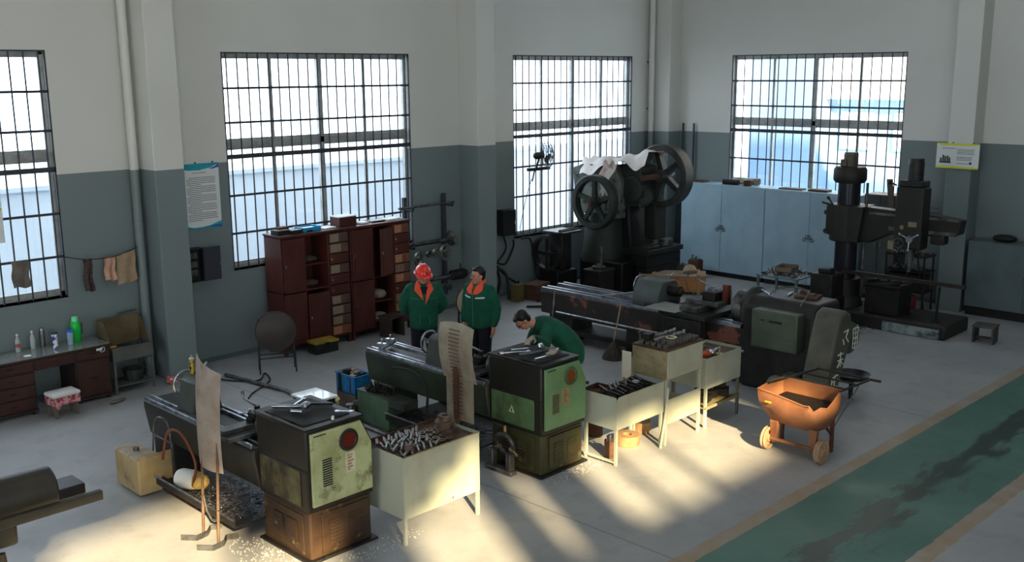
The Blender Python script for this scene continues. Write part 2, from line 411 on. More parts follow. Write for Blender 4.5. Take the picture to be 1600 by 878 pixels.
# ------------------------------------------------------------------ small lathes
def lathe(loc, label, PANEL, PANELLOW, BODY, BEDPAINT, SIDE, rz=0.0, door_style=0):
    t = thing('lathe', label, 'lathe', loc, rz)
    W, D = 0.72, 0.80
    MB().box(0.02, 0.02, 0.0, W-0.02, D-0.02, 0.47).build('base_cabinet', PANELLOW, t, bevel=0.02)
    MB().box(-0.03, -0.03, 0.0, W+0.02, D, 0.025).build('base_plate', DARK, t, bevel=0.006)
    # doors of the base cabinet with pressed louvres
    d = MB().box(0.01, 0.12, 0.05, 0.026, 0.70, 0.43).build('base_door', PANELLOW, t, bevel=0.004)
    for y0 in (0.22, 0.44):
        lv = MB().box(-0.002, y0-0.01, 0.11, 0.008, y0+0.15, 0.35)
        for k in range(7): lv.box(-0.006, y0, 0.12+0.034*k, 0.012, y0+0.14, 0.135+0.034*k, rot=Matrix.Rotation(0.5, 4, 'Y'))
        lv.build('louvres', PANELLOW, d)
    d = MB().box(0.14, 0.005, 0.05, W-0.06, 0.022, 0.43).build('base_door', PANELLOW, t, bevel=0.004)
    for x0 in (0.22, 0.44):
        lv = MB().box(x0-0.01, -0.001, 0.11, x0+0.15, 0.008, 0.35)
        for k in range(7): lv.box(x0, -0.006, 0.12+0.034*k, x0+0.14, 0.012, 0.135+0.034*k, rot=Matrix.Rotation(-0.5, 4, 'X'))
        lv.build('louvres', PANELLOW, d)
    # headstock: chamfered towards the operator side
    MB().prism([(0, 0.47), (W, 0.47), (W, 1.0), (W-0.12, 1.25), (0.0, 1.25)], 'y', 0.0, D).build('headstock', BODY, t, bevel=0.018)
    MB().box(-0.012, 0.10, 0.52, 0.004, D-0.05, 0.86).build('side_panel', SIDE, t, bevel=0.006)
    MB().box(-0.006, 0.0, 0.84, 0.02, D, 0.88).build('side_ledge', DARK, t, bevel=0.006)
    # warning triangle on the side panel
    wt = MB().prism([(0.385, 0.66), (0.475, 0.66), (0.43, 0.74)], 'x', -0.016, -0.011).build('warning_sign', mat('faded_yellow', (190, 184, 140), rough=0.6) if door_style else mat('sooty_yellow', (96, 84, 50), rough=0.6), t, smooth=0)
    MB().prism([(0.420, 0.672), (0.440, 0.672), (0.432, 0.70), (0.438, 0.70), (0.426, 0.728), (0.430, 0.704), (0.423, 0.704)], 'x', -0.018, -0.0155).build('flash_mark', BLACK, wt, smooth=0)
    # end door
    e = MB().prism([(0.04, 0.53), (W-0.02, 0.53), (W-0.02, 0.985), (W-0.135, 1.215), (0.04, 1.215)], 'y', -0.028, 0.002).build('end_door', PANEL, t, bevel=0.008)
    MB().spin((0.44, -0.028, 1.07), (0, -1, 0), [(0.070, 0), (0.100, 0.0), (0.105, 0.006), (0.100, 0.016), (0.080, 0.018), (0.070, 0.010)], 32, True).build('lens_ring', SIDE, e)
    MB().cyl((0.44, -0.026, 1.07), (0.44, -0.036, 1.07), 0.073, n=28).build('lens', mat('dark_red_lens' if door_style == 0 else 'brown_lens', (92, 26, 18) if door_style == 0 else (110, 60, 26), rough=0.25), e)
    lv = MB()
    nl = 12 if door_style == 0 else 10
    for k in range(nl): lv.box(0.15, -0.036, 0.70+0.022*k, 0.25, -0.022, 0.711+0.022*k, rot=Matrix.Rotation(-0.5, 4, 'X'))
    lv.build('louvres', BLACK if door_style == 0 else mat('brown_grime', (92, 70, 46), rough=0.7), e)
    lp = MB().box(0.40 if door_style == 0 else 0.30, -0.031, 0.76, 0.51 if door_style == 0 else 0.42, -0.027, 0.95).build('name_plate', mat('pale_plate', (200, 196, 172), (176, 166, 136), 20, rough=0.5) if door_style == 0 else mat('brown_plate', (128, 106, 70), (150, 140, 100), 20, rough=0.6), e)
    tx = MB()
    for zz, ln in ((0.925, 0.06), (0.90, 0.05), (0.868, 0.07), (0.84, 0.045), (0.81, 0.06), (0.79, 0.03)):
        x = 0.42 if door_style == 0 else 0.32
        for q in range(4): tx.box(x+q*ln/4, -0.0325, zz-0.006, x+q*ln/4+ln/6, -0.0308, zz+0.006)
    tx.build('plate_lettering', mat('faded_ink', (120, 84, 70), rough=0.7), lp, smooth=0)
    MB().ball((W-0.005, -0.035, 0.93), 0.022).cyl((W-0.005, -0.03, 0.93), (W-0.005, 0.0, 0.93), 0.010).build('knob', BLACK, e)
    MB().box(0.07, -0.034, 1.185, 0.20, -0.028, 1.193).build('slot', BLACK, e)
    # top cover with rubber mat
    MB().box(-0.01, -0.02, 1.25, W-0.10, D+0.01, 1.265).build('top_cover', DARK, t, bevel=0.005)
    MB().grid(lambda u, v: Vector((0.04+0.50*u, 0.08+0.62*v, 1.272+0.006*math.sin(9*u+4*v)*math.sin(7*v))), 14, 14, 0.006).build('rubber_mat', RUBBER, t)
    # bed with ground ways, tapering cast sides
    bl = 2.98
    MB().prism([(-0.06, 0.89), (0.40, 0.89), (0.40, 0.80), (0.36, 0.50), (-0.01, 0.50), (-0.06, 0.80)], 'y', D-0.02, bl).build('bed', BEDPAINT, t, bevel=0.02)
    wy = MB()
    for x in (-0.055, 0.02, 0.30, 0.365): wy.prism([(x, 0.89), (x+0.035, 0.89), (x+0.030, 0.925), (x+0.005, 0.925)], 'y', D+0.02, bl-0.02)
    wy.build('slideway', STEEL, t, bevel=0.002)
    MB().box(0.075, D+0.02, 0.891, 0.285, bl-0.05, 0.896).build('bed_gap', BLACK, t)
    MB().prism([(-0.02, 0.0), (0.38, 0.0), (0.38, 0.51), (-0.02, 0.51)], 'y', bl-0.50, bl-0.10).build('tail_pedestal', BEDPAINT, t, bevel=0.02)
    # chip tray under the bed
    tr = MB().box(-0.30, D-0.05, 0.20, 0.55, bl-0.70, 0.22).box(-0.31, D-0.05, 0.20, -0.30, bl-0.70, 0.29).box(0.55, D-0.05, 0.20, 0.56, bl-0.70, 0.29)
    tr.build('chip_tray', DARK, t)
    MB().cyl((-0.32, D-0.05, 0.29), (-0.32, bl-0.70, 0.29), 0.012).build('tray_rail', DULL, t)
    ch = MB(); R = random.Random(5)
    for i in range(420):
        x, y = R.uniform(-0.26, 0.3), R.uniform(D+0.05, D+0.95) if R.random() < 0.8 else R.uniform(D+0.9, bl-0.8)
        a = R.uniform(0, PI); l = R.uniform(0.01, 0.035); z = 0.222+R.uniform(0.0, 0.03)
        ch.box(x-l, y-0.003, z, x+l, y+0.003, z+0.004, rot=Matrix.Rotation(a, 4, 'Z') @ Matrix.Rotation(R.uniform(-0.5, 0.5), 4, 'Y'))
    tag(ch.build('swarf', mat('blue_grey_swarf', (120, 124, 136), (60, 60, 66), 30, rough=0.35, metal=0.7), t, smooth=0), kind='stuff')
    # leadscrew rods along the operator side
    MB().cyl((0.44, D, 0.66), (0.44, bl-0.1, 0.66), 0.016).cyl((0.45, D, 0.58), (0.45, bl-0.1, 0.58), 0.013).build('feed_rod', STEEL, t)
    # chuck
    MB().spin((0.20, D, 1.07), (0, 1, 0), [(0.10, 0), (0.155, 0.0), (0.16, 0.01), (0.16, 0.09), (0.15, 0.10), (0.03, 0.10)], 30).box(0.14, D+0.10, 1.05, 0.18, D+0.15, 1.09).box(0.22, D+0.10, 1.05, 0.26, D+0.15, 1.09).build('chuck', DULL, t, bevel=0.003)
    # carriage: wings, apron, cross slide, tool post, cranks
    cy_ = D+0.34
    c = MB().box(-0.17, cy_-0.13, 0.925, 0.46, cy_+0.22, 0.965).box(0.44, cy_-0.13, 0.62, 0.52, cy_+0.22, 0.93).build('carriage', DULL, t, bevel=0.006)
    MB().box(-0.16, cy_-0.02, 0.966, 0.50, cy_+0.12, 1.01).build('cross_slide', DULL, c, bevel=0.004)
    MB().box(0.16, cy_-0.01, 1.01, 0.36, cy_+0.11, 1.05).build('compound_rest', DARK, c, bevel=0.004)
    MB().box(0.18, cy_-0.03, 1.05, 0.32, cy_+0.11, 1.10).build('tool_post', DARK, c, bevel=0.006)
    bo = MB()
    for px in (0.20, 0.30):
        for py in (-0.01, 0.09): bo.cyl((px, cy_+py, 1.10), (px, cy_+py, 1.125), 0.011, n=8)
    bo.build('clamp_bolt', STEEL, c)
    MB().cyl((0.25, cy_+0.04, 1.10), (0.25, cy_+0.04, 1.16), 0.028).build('post_hub', BLACK, c)
    MB().cyl((0.25, cy_+0.04, 1.15), (0.20, cy_+0.20, 1.21), 0.012).cyl((0.20, cy_+0.20, 1.21), (0.20, cy_+0.215, 1.28), 0.010, 0.018).build('clamp_lever', STEEL, c)
    MB().cyl((0.50, cy_+0.05, 0.985), (0.58, cy_+0.05, 0.985), 0.012).box(0.57, cy_-0.03, 0.975, 0.585, cy_+0.13, 0.995).cyl((0.58, cy_-0.02, 0.985), (0.64, cy_-0.02, 0.985), 0.012, 0.016).cyl((0.58, cy_+0.12, 0.985), (0.63, cy_+0.12, 0.985), 0.012, 0.014).build('cross_crank', STEEL, c)
    MB().cyl((0.26, cy_+0.12, 1.03), (0.26, cy_+0.27, 1.03), 0.012).cyl((0.20, cy_+0.27, 1.03), (0.32, cy_+0.27, 1.03), 0.008).cyl((0.20, cy_+0.27, 1.03), (0.20, cy_+0.32, 1.03), 0.012, 0.016).build('compound_crank', STEEL, c)
    w_ = MB().ring((0.56, cy_+0.0, 0.78), (1, 0, 0), 0.10, 0.012, 28, 6)
    for k in range(3): w_.cyl((0.56, cy_, 0.78), (0.56, cy_+0.1*math.cos(k*2.09), 0.78+0.1*math.sin(k*2.09)), 0.008)
    w_.cyl((0.52, cy_, 0.78), (0.575, cy_, 0.78), 0.02).build('apron_wheel', STEEL, c)
    return t
OLIVE = mat('olive_enamel', (168, 176, 132), (140, 142, 98), 2.5, 0.45, 0.65, rough=0.4, c3=(66, 54, 34), lo3=0.555, hi3=0.70, s3=4)
RUSTPANEL = mat('rusty_brown_enamel', (66, 48, 32), (42, 30, 22), 3, rough=0.55, c3=(122, 100, 60), lo3=0.62, hi3=0.75, s3=6)
HEADDARK = mat('greasy_black_brown_enamel', (34, 30, 26), (26, 23, 20), 3, rough=0.45, c3=(66, 60, 38), lo3=0.64, hi3=0.76, s3=4)
BEDDARK = mat('greasy_bed', (40, 39, 38), (28, 27, 26), 3, rough=0.45)
GREENEN = mat('bright_green_enamel', (104, 138, 98), (88, 120, 82), 2.5, rough=0.4, c3=(54, 60, 34), lo3=0.62, hi3=0.74, s3=6)
GREENLOW = mat('oily_green_brown_enamel', (64, 66, 38), (48, 38, 26), 3, rough=0.5, c3=(92, 98, 60), lo3=0.62, hi3=0.74, s3=5)
HEADDARK2 = mat('greasy_black_green_enamel', (32, 33, 27), (25, 23, 20), 3, rough=0.45, c3=(70, 84, 56), lo3=0.64, hi3=0.76, s3=4)
BEDGREEN = mat('dirty_green_bed', (52, 62, 48), (34, 38, 31), 3, rough=0.5)
L1 = (4.69, 7.16, 0); L2 = (7.54, 6.99, 0)
lathe(L1, 'olive yellow lathe with a rusty base and dark red lens, nearest the camera', OLIVE, RUSTPANEL, HEADDARK, BEDDARK, mat('grimy_olive_side', (92, 90, 58), (36, 30, 23), 2.6, 0.34, 0.52, rough=0.45), door_style=0)
lathe(L2, 'bright green lathe with the three workers standing behind its bed', GREENEN, GREENLOW, HEADDARK2, BEDGREEN, mat('grimy_green_side', (84, 112, 76), (56, 68, 44), 2.6, 0.40, 0.64, rough=0.45), door_style=1)

# tailstocks ride on the beds
def tailstock(loc, label):
    t = thing('tailstock', label, 'tailstock', loc)
    MB().prism([(-0.17, 0.0), (0.17, 0.0), (0.15, 0.10), (0.10, 0.30), (0.04, 0.335), (-0.04, 0.335), (-0.10, 0.30), (-0.15, 0.10)], 'y', -0.20, 0.14).build('body', GREYPAINT, t, bevel=0.012)
    MB().cyl((0, -0.33, 0.21), (0, -0.18, 0.21), 0.05).cyl((0, -0.42, 0.21), (0, -0.33, 0.21), 0.008, 0.03).build('quill', STEEL, t)
    MB().cyl((0, 0.14, 0.21), (0, 0.20, 0.21), 0.05, 0.035).build('quill_nut', DULL, t)
    h = MB().ring((0, 0.24, 0.21), (0, 1, 0), 0.135, 0.013, 36, 8)
    for k in range(3): h.cyl((0, 0.24, 0.21), (0.135*math.cos(k*2.09+0.4), 0.24, 0.21+0.135*math.sin(k*2.09+0.4)), 0.010)
    h.cyl((0, 0.19, 0.21), (0, 0.27, 0.21), 0.026).cyl((0.09, 0.24, 0.12), (0.09, 0.32, 0.12), 0.012, 0.018)
    h.build('handwheel', STEEL, t)
    MB().cyl((0.05, 0.0, 0.33), (0.05, 0.0, 0.38), 0.012).cyl((0.05, 0.0, 0.375), (0.16, 0.06, 0.44), 0.010).build('lock_lever', STEEL, t)
    return t
tailstock((L1[0]+0.17, L1[1]+2.20, 0.925), 'dark tailstock with round handwheel on the olive lathe bed')
tailstock((L2[0]+0.17, L2[1]+1.75, 0.925), 'tailstock with round handwheel half hidden behind the louvred guard')

# upright chip guards standing beside the lathe beds
def fluted_guard():
    t = thing('chip_guard', 'tall plain grey sheet metal guard with a slanted top beside the olive lathe', 'guard', (4.36, 8.20, 0))
    def f(u, v):
        y = -0.17+0.43*u; z = 0.70+(1.0+0.12*u)*v
        if v > 0.999: z = 1.66+0.12*u
        return Vector((-0.045+0.05*(2*u-1)**2+0.10*(v-0.4)**2, y-0.05*(v-0.5), z))
    MB().grid(f, 10, 18, 0.004).build('sheet', mat('bare_brown_sheet', (156, 146, 138), (134, 120, 110), 4, rough=0.5, metal=0.1, c3=(112, 84, 66), lo3=0.62, hi3=0.76, s3=5), t)
    for y in (-0.11, 0.17):
        MB().tube([(0.0, y, 1.02), (-0.02, y+0.01, 0.6), (-0.04, y+0.03, 0.02)], 0.014).build('stand_rod', mat('brown_rod', (104, 84, 66), (84, 62, 48), 8, rough=0.7), t)
    MB().tube([(-0.03, -0.10, 0.35), (-0.02, -0.04, 0.22), (-0.02, 0.06, 0.20), (-0.02, 0.14, 0.26), (-0.03, 0.17, 0.42)], 0.012).build('cross_loop', DULL, t)
    for y in (-0.10, 0.20):
        m = MB(); base = Vector((-0.04, y, 0))
        for (a, b) in (((-0.20, 0.06), (-0.10, -0.06)), ((-0.10, -0.06), (0.02, -0.04)), ((0.02, -0.04), (0.10, 0.05)), ((0.10, 0.05), (0.20, 0.0))):
            p, q = Vector((*a, 0)), Vector((*b, 0)); d = q-p; L = d.length
            m.box(base.x+(p.x+q.x)/2-L/2, base.y+(p.y+q.y)/2-0.004, 0.0, base.x+(p.x+q.x)/2+L/2, base.y+(p.y+q.y)/2+0.004, 0.055, rz=math.atan2(d.y, d.x))
        m.build('bent_foot', DULL, t)
fluted_guard()
def louvred_guard():
    t = thing('chip_guard', 'tan louvred sheet metal guard on a rusty post before the green lathe', 'guard', (7.26, 7.93, 0))
    TANSH = mat('tan_sheet', (158, 148, 130), (132, 118, 100), 4, rough=0.45, metal=0.2, c3=(88, 58, 42), lo3=0.62, hi3=0.74, s3=6)
    def f(u, v): return Vector((-0.06*math.sin(PI*v*0.9)-0.02, -0.27+0.54*u+0.02*v, 0.98+0.66*v-0.04*(2*u-1)**2*v))
    s_ = MB().grid(f, 8, 12, 0.004).build('upper_sheet', TANSH, t)
    lo = MB().grid(lambda u, v: Vector((-0.03, -0.22+0.44*u, 0.52+0.47*v)), 4, 8, 0.004).build('lower_sheet', TANSH, t)
    for o_, z0, n_ in ((s_, 1.03, 13), (lo, 0.60, 9)):
        lv = MB()
        for k in range(n_):
            z = z0+0.043*k; v = (z-0.98)/0.66
            x = -0.06*math.sin(PI*max(v, 0)*0.9)-0.03 if o_ is s_ else -0.036
            lv.box(x-0.004, -0.05, z, x+0.004, 0.11, z+0.016, rot=Matrix.Rotation(0.4, 4, 'Y'))
        lv.build('louvres', mat('brown_louvre_metal', (96, 80, 66), rough=0.7), o_)  # louvre strips are a darker brown than the sheet around them
    MB().box(-0.075, 0.0, 0.0, -0.035, 0.06, 1.14).build('post', RUST, t, bevel=0.004)
    MB().box(-0.22, -0.15, 0.0, 0.12, 0.21, 0.02).build('foot_plate', RUST, t, bevel=0.004)
louvred_guard()

# coolant tank units at the tail of each lathe
t = thing('coolant_tank', 'dirty cream coolant tank box on the floor left of the olive lathe', 'tank', (4.30, 9.66, 0))
CREAMD = mat('dirty_cream_enamel', (170, 152, 112), (146, 122, 80), 3, rough=0.5, c3=(104, 74, 44), lo3=0.6, hi3=0.72, s3=5)
MB().prism([(0.0, 0.02), (0.0, 0.40), (0.04, 0.44), (0.50, 0.44), (0.54, 0.40), (0.54, 0.02)], 'y', 0.0, 0.02) .box(0.0, 0.02, 0.02, 0.24, 0.54, 0.40).build('tank_body', CREAMD, t, bevel=0.015)
MB().box(-0.01, -0.01, 0.40, 0.25, 0.55, 0.42).build('lid', mat('dusty_lid', (176, 160, 140), (140, 118, 96), 5, rough=0.6), t, bevel=0.006)
MB().cyl((0.12, 0.28, 0.42), (0.12, 0.28, 0.455), 0.03).build('filler_cap', DULL, t)
MB().box(0.25, -0.28, 0.02, 0.52, 0.02, 0.05).box(0.24, -0.7, 0.15, 0.26, 0.0, 0.17).box(0.24, -0.7, 0.02, 0.26, 0.0, 0.04).box(0.24, -0.72, 0.02, 0.26, -0.7, 0.17).build('side_frame', RUST, t, bevel=0.004)
o = MB().box(-0.09, -0.06, 0, 0.09, 0.06, 0.10).box(-0.07, -0.04, 0.10, 0.07, 0.04, 0.105).build('cardboard_box', TAN, loc=(4.52, 10.35, 0.0), rz=0.3, bevel=0.004); tag(o, 'small brown box on the floor behind the cream coolant tank', 'box')
t = thing('plastic_jug', 'white plastic jug with a yellow stained end beside the olive lathe tray', 'jug', (4.52, 9.05, 0.225), 0.4)
MB().spin((0, 0.0, 0.10), (0, 1, 0), [(0.02, -0.13), (0.09, -0.12), (0.10, -0.08), (0.10, 0.06), (0.085, 0.10)], 24).build('jug_body', WHITEP, t)
MB().spin((0, -0.13, 0.10), (0, -1, 0), [(0.085, -0.02), (0.09, 0.02), (0.07, 0.09), (0.03, 0.12)], 20).build('stained_end', mat('yellow_residue', (196, 168, 96), (150, 120, 60), 20, rough=0.6), t)
def hose(name, pts, r, m, label, cat='hose'):
    P = [Vector(p) for p in pts]; out = []
    for i in range(len(P)-1):
        p0, p1, p2, p3 = P[max(i-1, 0)], P[i], P[i+1], P[min(i+2, len(P)-1)]
        for k in range(6):
            s = k/6
            out.append(0.5*((2*p1)+(p2-p0)*s+(2*p0-5*p1+4*p2-p3)*s*s+(3*p1-p0-3*p2+p3)*s**3))
    out.append(P[-1])
    o = MB().tube(out, r, 8).build(name, m); return tag(o, label, cat)
hose('coolant_hose', [(4.52, 9.55, 0.40), (4.50, 9.35, 0.75), (4.50, 9.05, 0.80), (4.52, 8.85, 0.55), (4.50, 8.90, 0.30)], 0.014, mat('red_brown_hose', (112, 62, 44), rough=0.6), 'red-brown coolant hose looping beside the olive lathe bed')
hose('coolant_hose', [(4.54, 9.8, 0.42), (4.55, 9.72, 0.78), (4.57, 9.5, 0.80), (4.56, 9.42, 0.55)], 0.010, DULL, 'thin grey hose curving up the olive lathe bed above the tank')
t = thing('coolant_tank', 'green coolant tank heaped with scrap at the tail of the green lathe', 'tank', (7.30, 9.30, 0))
TG = mat('green_tank_enamel', (88, 118, 92), (70, 92, 70), 3, rough=0.5, c3=(60, 56, 44), lo3=0.62, hi3=0.76)
MB().box(0, 0, 0.02, 0.22, 0.62, 0.42).build('tank_body', TG, t, bevel=0.012)
MB().box(-0.01, -0.3, 0.42, 0.23, 0.63, 0.435).box(0.0, -0.3, 0.34, 0.22, 0.0, 0.42).build('lid', GREYPAINT, t, bevel=0.005)
m = MB(); R = random.Random(3)
for i in range(60):
    p = Vector((R.uniform(0.03, 0.2), R.uniform(0.05, 0.55), 0.45)); q = p+Vector((R.uniform(-.07, .07), R.uniform(-.07, .07), R.uniform(0.0, .07)))
    m.tube([p, (p+q)/2+Vector((0, 0, 0.03)), q], 0.008, 5)
o = m.build('metal_scrap', DARK, loc=(7.30, 9.30, -0.01)); tag(o, 'tangle of dark metal scrap heaped on the green coolant tank', 'scrap', kind='stuff')
hose('coolant_hose', [(7.42, 9.35, 0.80), (7.40, 8.95, 0.84), (7.34, 8.62, 0.72), (7.30, 8.60, 0.30), (7.20, 8.42, 0.06), (7.20, 8.15, 0.10), (7.3, 8.0, 0.45)], 0.016, RUBBER, 'black hose hanging in a loop under the green lathe bed')
# drain and cable pipes on the floor between the lathes
o = MB().tube([(7.16, 12.9, 0.03), (7.34, 11.6, 0.03), (7.22, 10.4, 0.03), (7.20, 9.1, 0.03), (7.26, 8.3, 0.03)], 0.028, 10).build('floor_conduit', DULL); tag(o, 'long grey conduit lying on the floor behind the olive lathe', 'pipe')
hose('cable', [(6.97, 13.25, 0.02), (7.05, 12.7, 0.015), (7.35, 12.35, 0.015), (7.62, 12.60, 0.015), (7.45, 12.2, 0.015), (7.0, 11.9, 0.015), (6.8, 11.7, 0.015)], 0.010, RUBBER, 'black cable snaking over the floor by the folded round table')

# tools lying on the lathe tops
def tool(kind, label, cat, loc, rz, L=0.2, group=None, m=None):
    mm = MB()
    if kind == 'spanner':
        mm.box(-L/2, -0.010, 0, L/2, 0.010, 0.010)
        for sx in (-1, 1):
            mm.prism([(sx*L/2-0.02, -0.024), (sx*L/2+0.02, -0.024), (sx*L/2+0.026, -0.010), (sx*L/2+0.005, -0.007), (sx*L/2+0.005, 0.007), (sx*L/2+0.026, 0.010), (sx*L/2+0.02, 0.024), (sx*L/2-0.02, 0.024)], 'z', -0.001, 0.012)
    elif kind == 'bar': mm.box(-L/2, -0.013, 0, L/2, 0.013, 0.024)
    elif kind == 'rod': mm.cyl((-L/2, 0, 0.013), (L/2, 0, 0.013), 0.013, n=14)
    elif kind == 'boring_bar': mm.cyl((-L/2, 0, 0.018), (L*0.3, 0, 0.018), 0.018, n=14).cyl((L*0.3, 0, 0.018), (L/2, 0, 0.018), 0.010, n=12).box(L/2-0.01, -0.02, 0.01, L/2, 0.01, 0.026)
    elif kind == 'chuck_key': mm.cyl((0, 0, 0.016), (L*0.6, 0, 0.016), 0.016, n=12).cyl((0.02, -L*0.45, 0.016), (0.02, L*0.45, 0.016), 0.008, n=10)
    elif kind == 'drill_chuck': mm.spin((-0.03, 0, 0.036), (1, 0, 0), [(0.02, -0.01), (0.034, 0), (0.036, 0.05), (0.022, 0.085), (0.008, 0.09)], 18)
    o = mm.build(kind, m or STEEL, loc=loc, rz=rz, bevel=0.0015 if kind in ('bar', 'spanner') else 0)
    return tag(o, label, cat, group)
z1 = 1.2865
for k, lab, cat, x, y, rz, L in [
    ('boring_bar', 'thick steel boring bar lying across the top of the olive lathe', 'tool', 0.22, 0.55, -0.85, 0.34),
    ('spanner', 'long spanner at the tail side of the olive lathe top', 'spanner', 0.34, 0.62, 0.5, 0.26),
    ('drill_chuck', 'round drill chuck among the tools on the olive lathe top', 'drill chuck', 0.30, 0.42, 0.3, 0.1),
    ('rod', 'short bright rod beside the drill chuck on the olive lathe', 'rod', 0.19, 0.40, -1.0, 0.11),
    ('bar', 'flat dark bar at the far side of the olive lathe top', 'bar', 0.46, 0.42, -0.8, 0.24),
    ('rod', 'white chalk-like stick near the door edge of the olive lathe top', 'rod', 0.34, 0.055, 0.9, 0.05),
    ('spanner', 'short spanner near the chamfered edge of the olive lathe top', 'spanner', 0.50, 0.10, -0.9, 0.13)]:
    tool(k, lab, cat, (L1[0]+x, L1[1]+y, 1.268 if (x > 0.55 or y < 0.08) else z1), rz, L, m=WHITEP if 'chalk' in lab else (DARK if k == 'bar' else STEEL))
for k, lab, cat, x, y, rz, L in [
    ('spanner', 'bright spanner nearest the glove on the green lathe top', 'spanner', 0.14, 0.52, -0.62, 0.30),
    ('rod', 'bright rod crossing beside the spanner on the green lathe', 'rod', 0.24, 0.545, -0.52, 0.2),
    ('boring_bar', 'long grey boring bar in the middle of the green lathe top', 'tool', 0.22, 0.32, -0.35, 0.36),
    ('spanner', 'long dull spanner right of the boring bar on the green lathe', 'spanner', 0.38, 0.29, -0.38, 0.26),
    ('bar', 'flat steel bar along the front edge of the green lathe top', 'bar', 0.20, 0.13, -0.05, 0.30),
    ('chuck_key', 'T-shaped chuck key at the far right of the green lathe top', 'chuck key', 0.44, 0.20, 0.4, 0.16),
    ('drill_chuck', 'round drill chuck at the right end of the green lathe top', 'drill chuck', 0.43, 0.40, 1.0, 0.1)]:
    tool(k, lab, cat, (L2[0]+x, L2[1]+y, 1.288), rz, L, m=DULL if 'dull' in lab or 'grey' in lab else STEEL)
o = MB().ball((0, 0, 0.03), 0.05, (1.5, 0.9, 0.6)).ball((0.05, 0.03, 0.025), 0.03, (1.5, 0.8, 0.7)).ball((-0.05, 0.03, 0.02), 0.025, (1.6, 0.8, 0.7)).build('work_glove', GLOVE, loc=(L2[0]+0.33, L2[1]+0.13, 1.30), rz=0.2)
tag(o, 'crumpled cotton glove lying on the right end of the green lathe top', 'glove')
# loose parts on the lathe bed ends
for nm, lab, loc in (('steady_rest', 'bright steel clamp lying on the tail end of the green lathe bed', (L2[0]+0.13, L2[1]+2.78, 0.93)),):
    t = thing(nm, lab, 'clamp', loc, 0.4)
    MB().box(-0.16, -0.03, 0, 0.16, 0.03, 0.04).box(-0.14, -0.06, 0.035, -0.08, 0.06, 0.08).box(0.06, -0.07, 0.035, 0.12, 0.05, 0.09).build('clamp_body', STEEL, t, bevel=0.006)
    MB().cyl((-0.11, 0, 0.06), (-0.11, 0.0, 0.13), 0.012).cyl((0.09, -0.01, 0.07), (0.09, -0.01, 0.14), 0.012).cyl((0.0, -0.05, 0.04), (0.2, -0.05, 0.04), 0.010).build('clamp_screw', STEEL, t)
t = thing('spray_can', 'gold spray can standing on the tailstock of the olive lathe', 'can', (L1[0]+0.19, L1[1]+2.31, 0.925+0.336))
MB().cyl((0, 0, 0), (0, 0, 0.16), 0.028, n=20).build('can_body', mat('gold_can', (176, 150, 70), (40, 34, 20), 28, 0.52, 0.56, rough=0.3, metal=0.6), t)
MB().cyl((0, 0, 0.16), (0, 0, 0.175), 0.028, 0.018, n=20).cyl((0, 0, 0.175), (0, 0, 0.20), 0.014, n=12).build('cap', STEEL, t)
o = MB().ring((L1[0]+0.10, L1[1]+1.87, 0.925+0.20), (0.0, 1, 0.0), 0.055, 0.018, 24, 8).build('tape_roll', WHITEP); tag(o, 'white tape roll hung between the tailstock and the tall guard', 'roll')
t = thing('steady_rest', 'cast iron steady rest leaning against the base of the green lathe', 'steady rest', (7.46, 7.46, 0.0), 0.0)
m = MB().spin((0.0, 0.0, 0.30), (1, 0, 0.25), [(0.105, -0.02), (0.15, -0.02), (0.15, 0.02), (0.105, 0.02)], 26, True)
m.box(-0.10, -0.17, 0.03, -0.02, -0.10, 0.24).box(-0.10, 0.10, 0.03, -0.02, 0.17, 0.24).box(-0.12, -0.20, 0.0, -0.02, 0.20, 0.05)
m.build('frame', DULL, t, bevel=0.008)
for a in (1.57, 3.6, 5.8):
    c_, s_ = math.cos(a), math.sin(a); MB().cyl((0.0, 0.08*c_, 0.30+0.08*s_), (0.0, 0.21*c_, 0.30+0.21*s_), 0.020).build('jaw_screw', mat('brassy_steel', (168, 150, 110), rough=0.35, metal=0.8), t)

# lathe-side items: crate, bucket, jars, square cover
t = thing('plastic_crate', 'blue plastic crate of scrap on a carton beside the green lathe tail', 'crate', (7.50, 10.22, 0.0))
MB().box(0, 0, 0, 0.26, 0.42, 0.22).build('carton', mat('grey_carton', (96, 88, 80), (78, 70, 62), 4, rough=0.85), t, bevel=0.006)
m = MB().box(0, 0, 0.22, 0.26, 0.42, 0.235)
for (a, b, c_, d_) in ((0, 0, 0.012, 0.42), (0.248, 0, 0.26, 0.42), (0, 0, 0.26, 0.012), (0, 0.408, 0.26, 0.42)): m.box(a, b, 0.22, c_, d_, 0.47)
for k in range(6): m.box(-0.006, 0.04+0.068*k, 0.23, 0.0, 0.052+0.068*k, 0.46)
for (a, b, c_, d_) in ((-0.012, -0.012, 0.0, 0.432), (0.26, -0.012, 0.272, 0.432), (-0.012, -0.012, 0.272, 0.0), (-0.012, 0.42, 0.272, 0.432)): m.box(a, b, 0.455, c_, d_, 0.475)
m.build('crate_walls', BLUEPL, t, bevel=0.003)
for k, (x, y, rz, mm, lab) in enumerate([(7.60, 10.33, 0.3, DULL, 'grey folded scrap piece in the blue crate'), (7.66, 10.46, 1.0, TAN, 'tan rag bundle on top of the blue crate'), (7.58, 10.53, -0.5, DARK, 'dark metal piece at the far end of the blue crate')]):
    o = MB().box(-0.10, -0.05, -0.22, 0.10, 0.05, 0.02).ball((0.02, 0, 0.03), 0.05, (1.4, 0.9, 0.5)).build('scrap_piece', mm, loc=(x, y, 0.46), rz=rz, bevel=0.01); tag(o, lab, 'scrap')
t = thing('bucket', 'pale yellow plastic bucket on the floor behind the olive lathe top', 'bucket', (7.10, 10.25, 0))
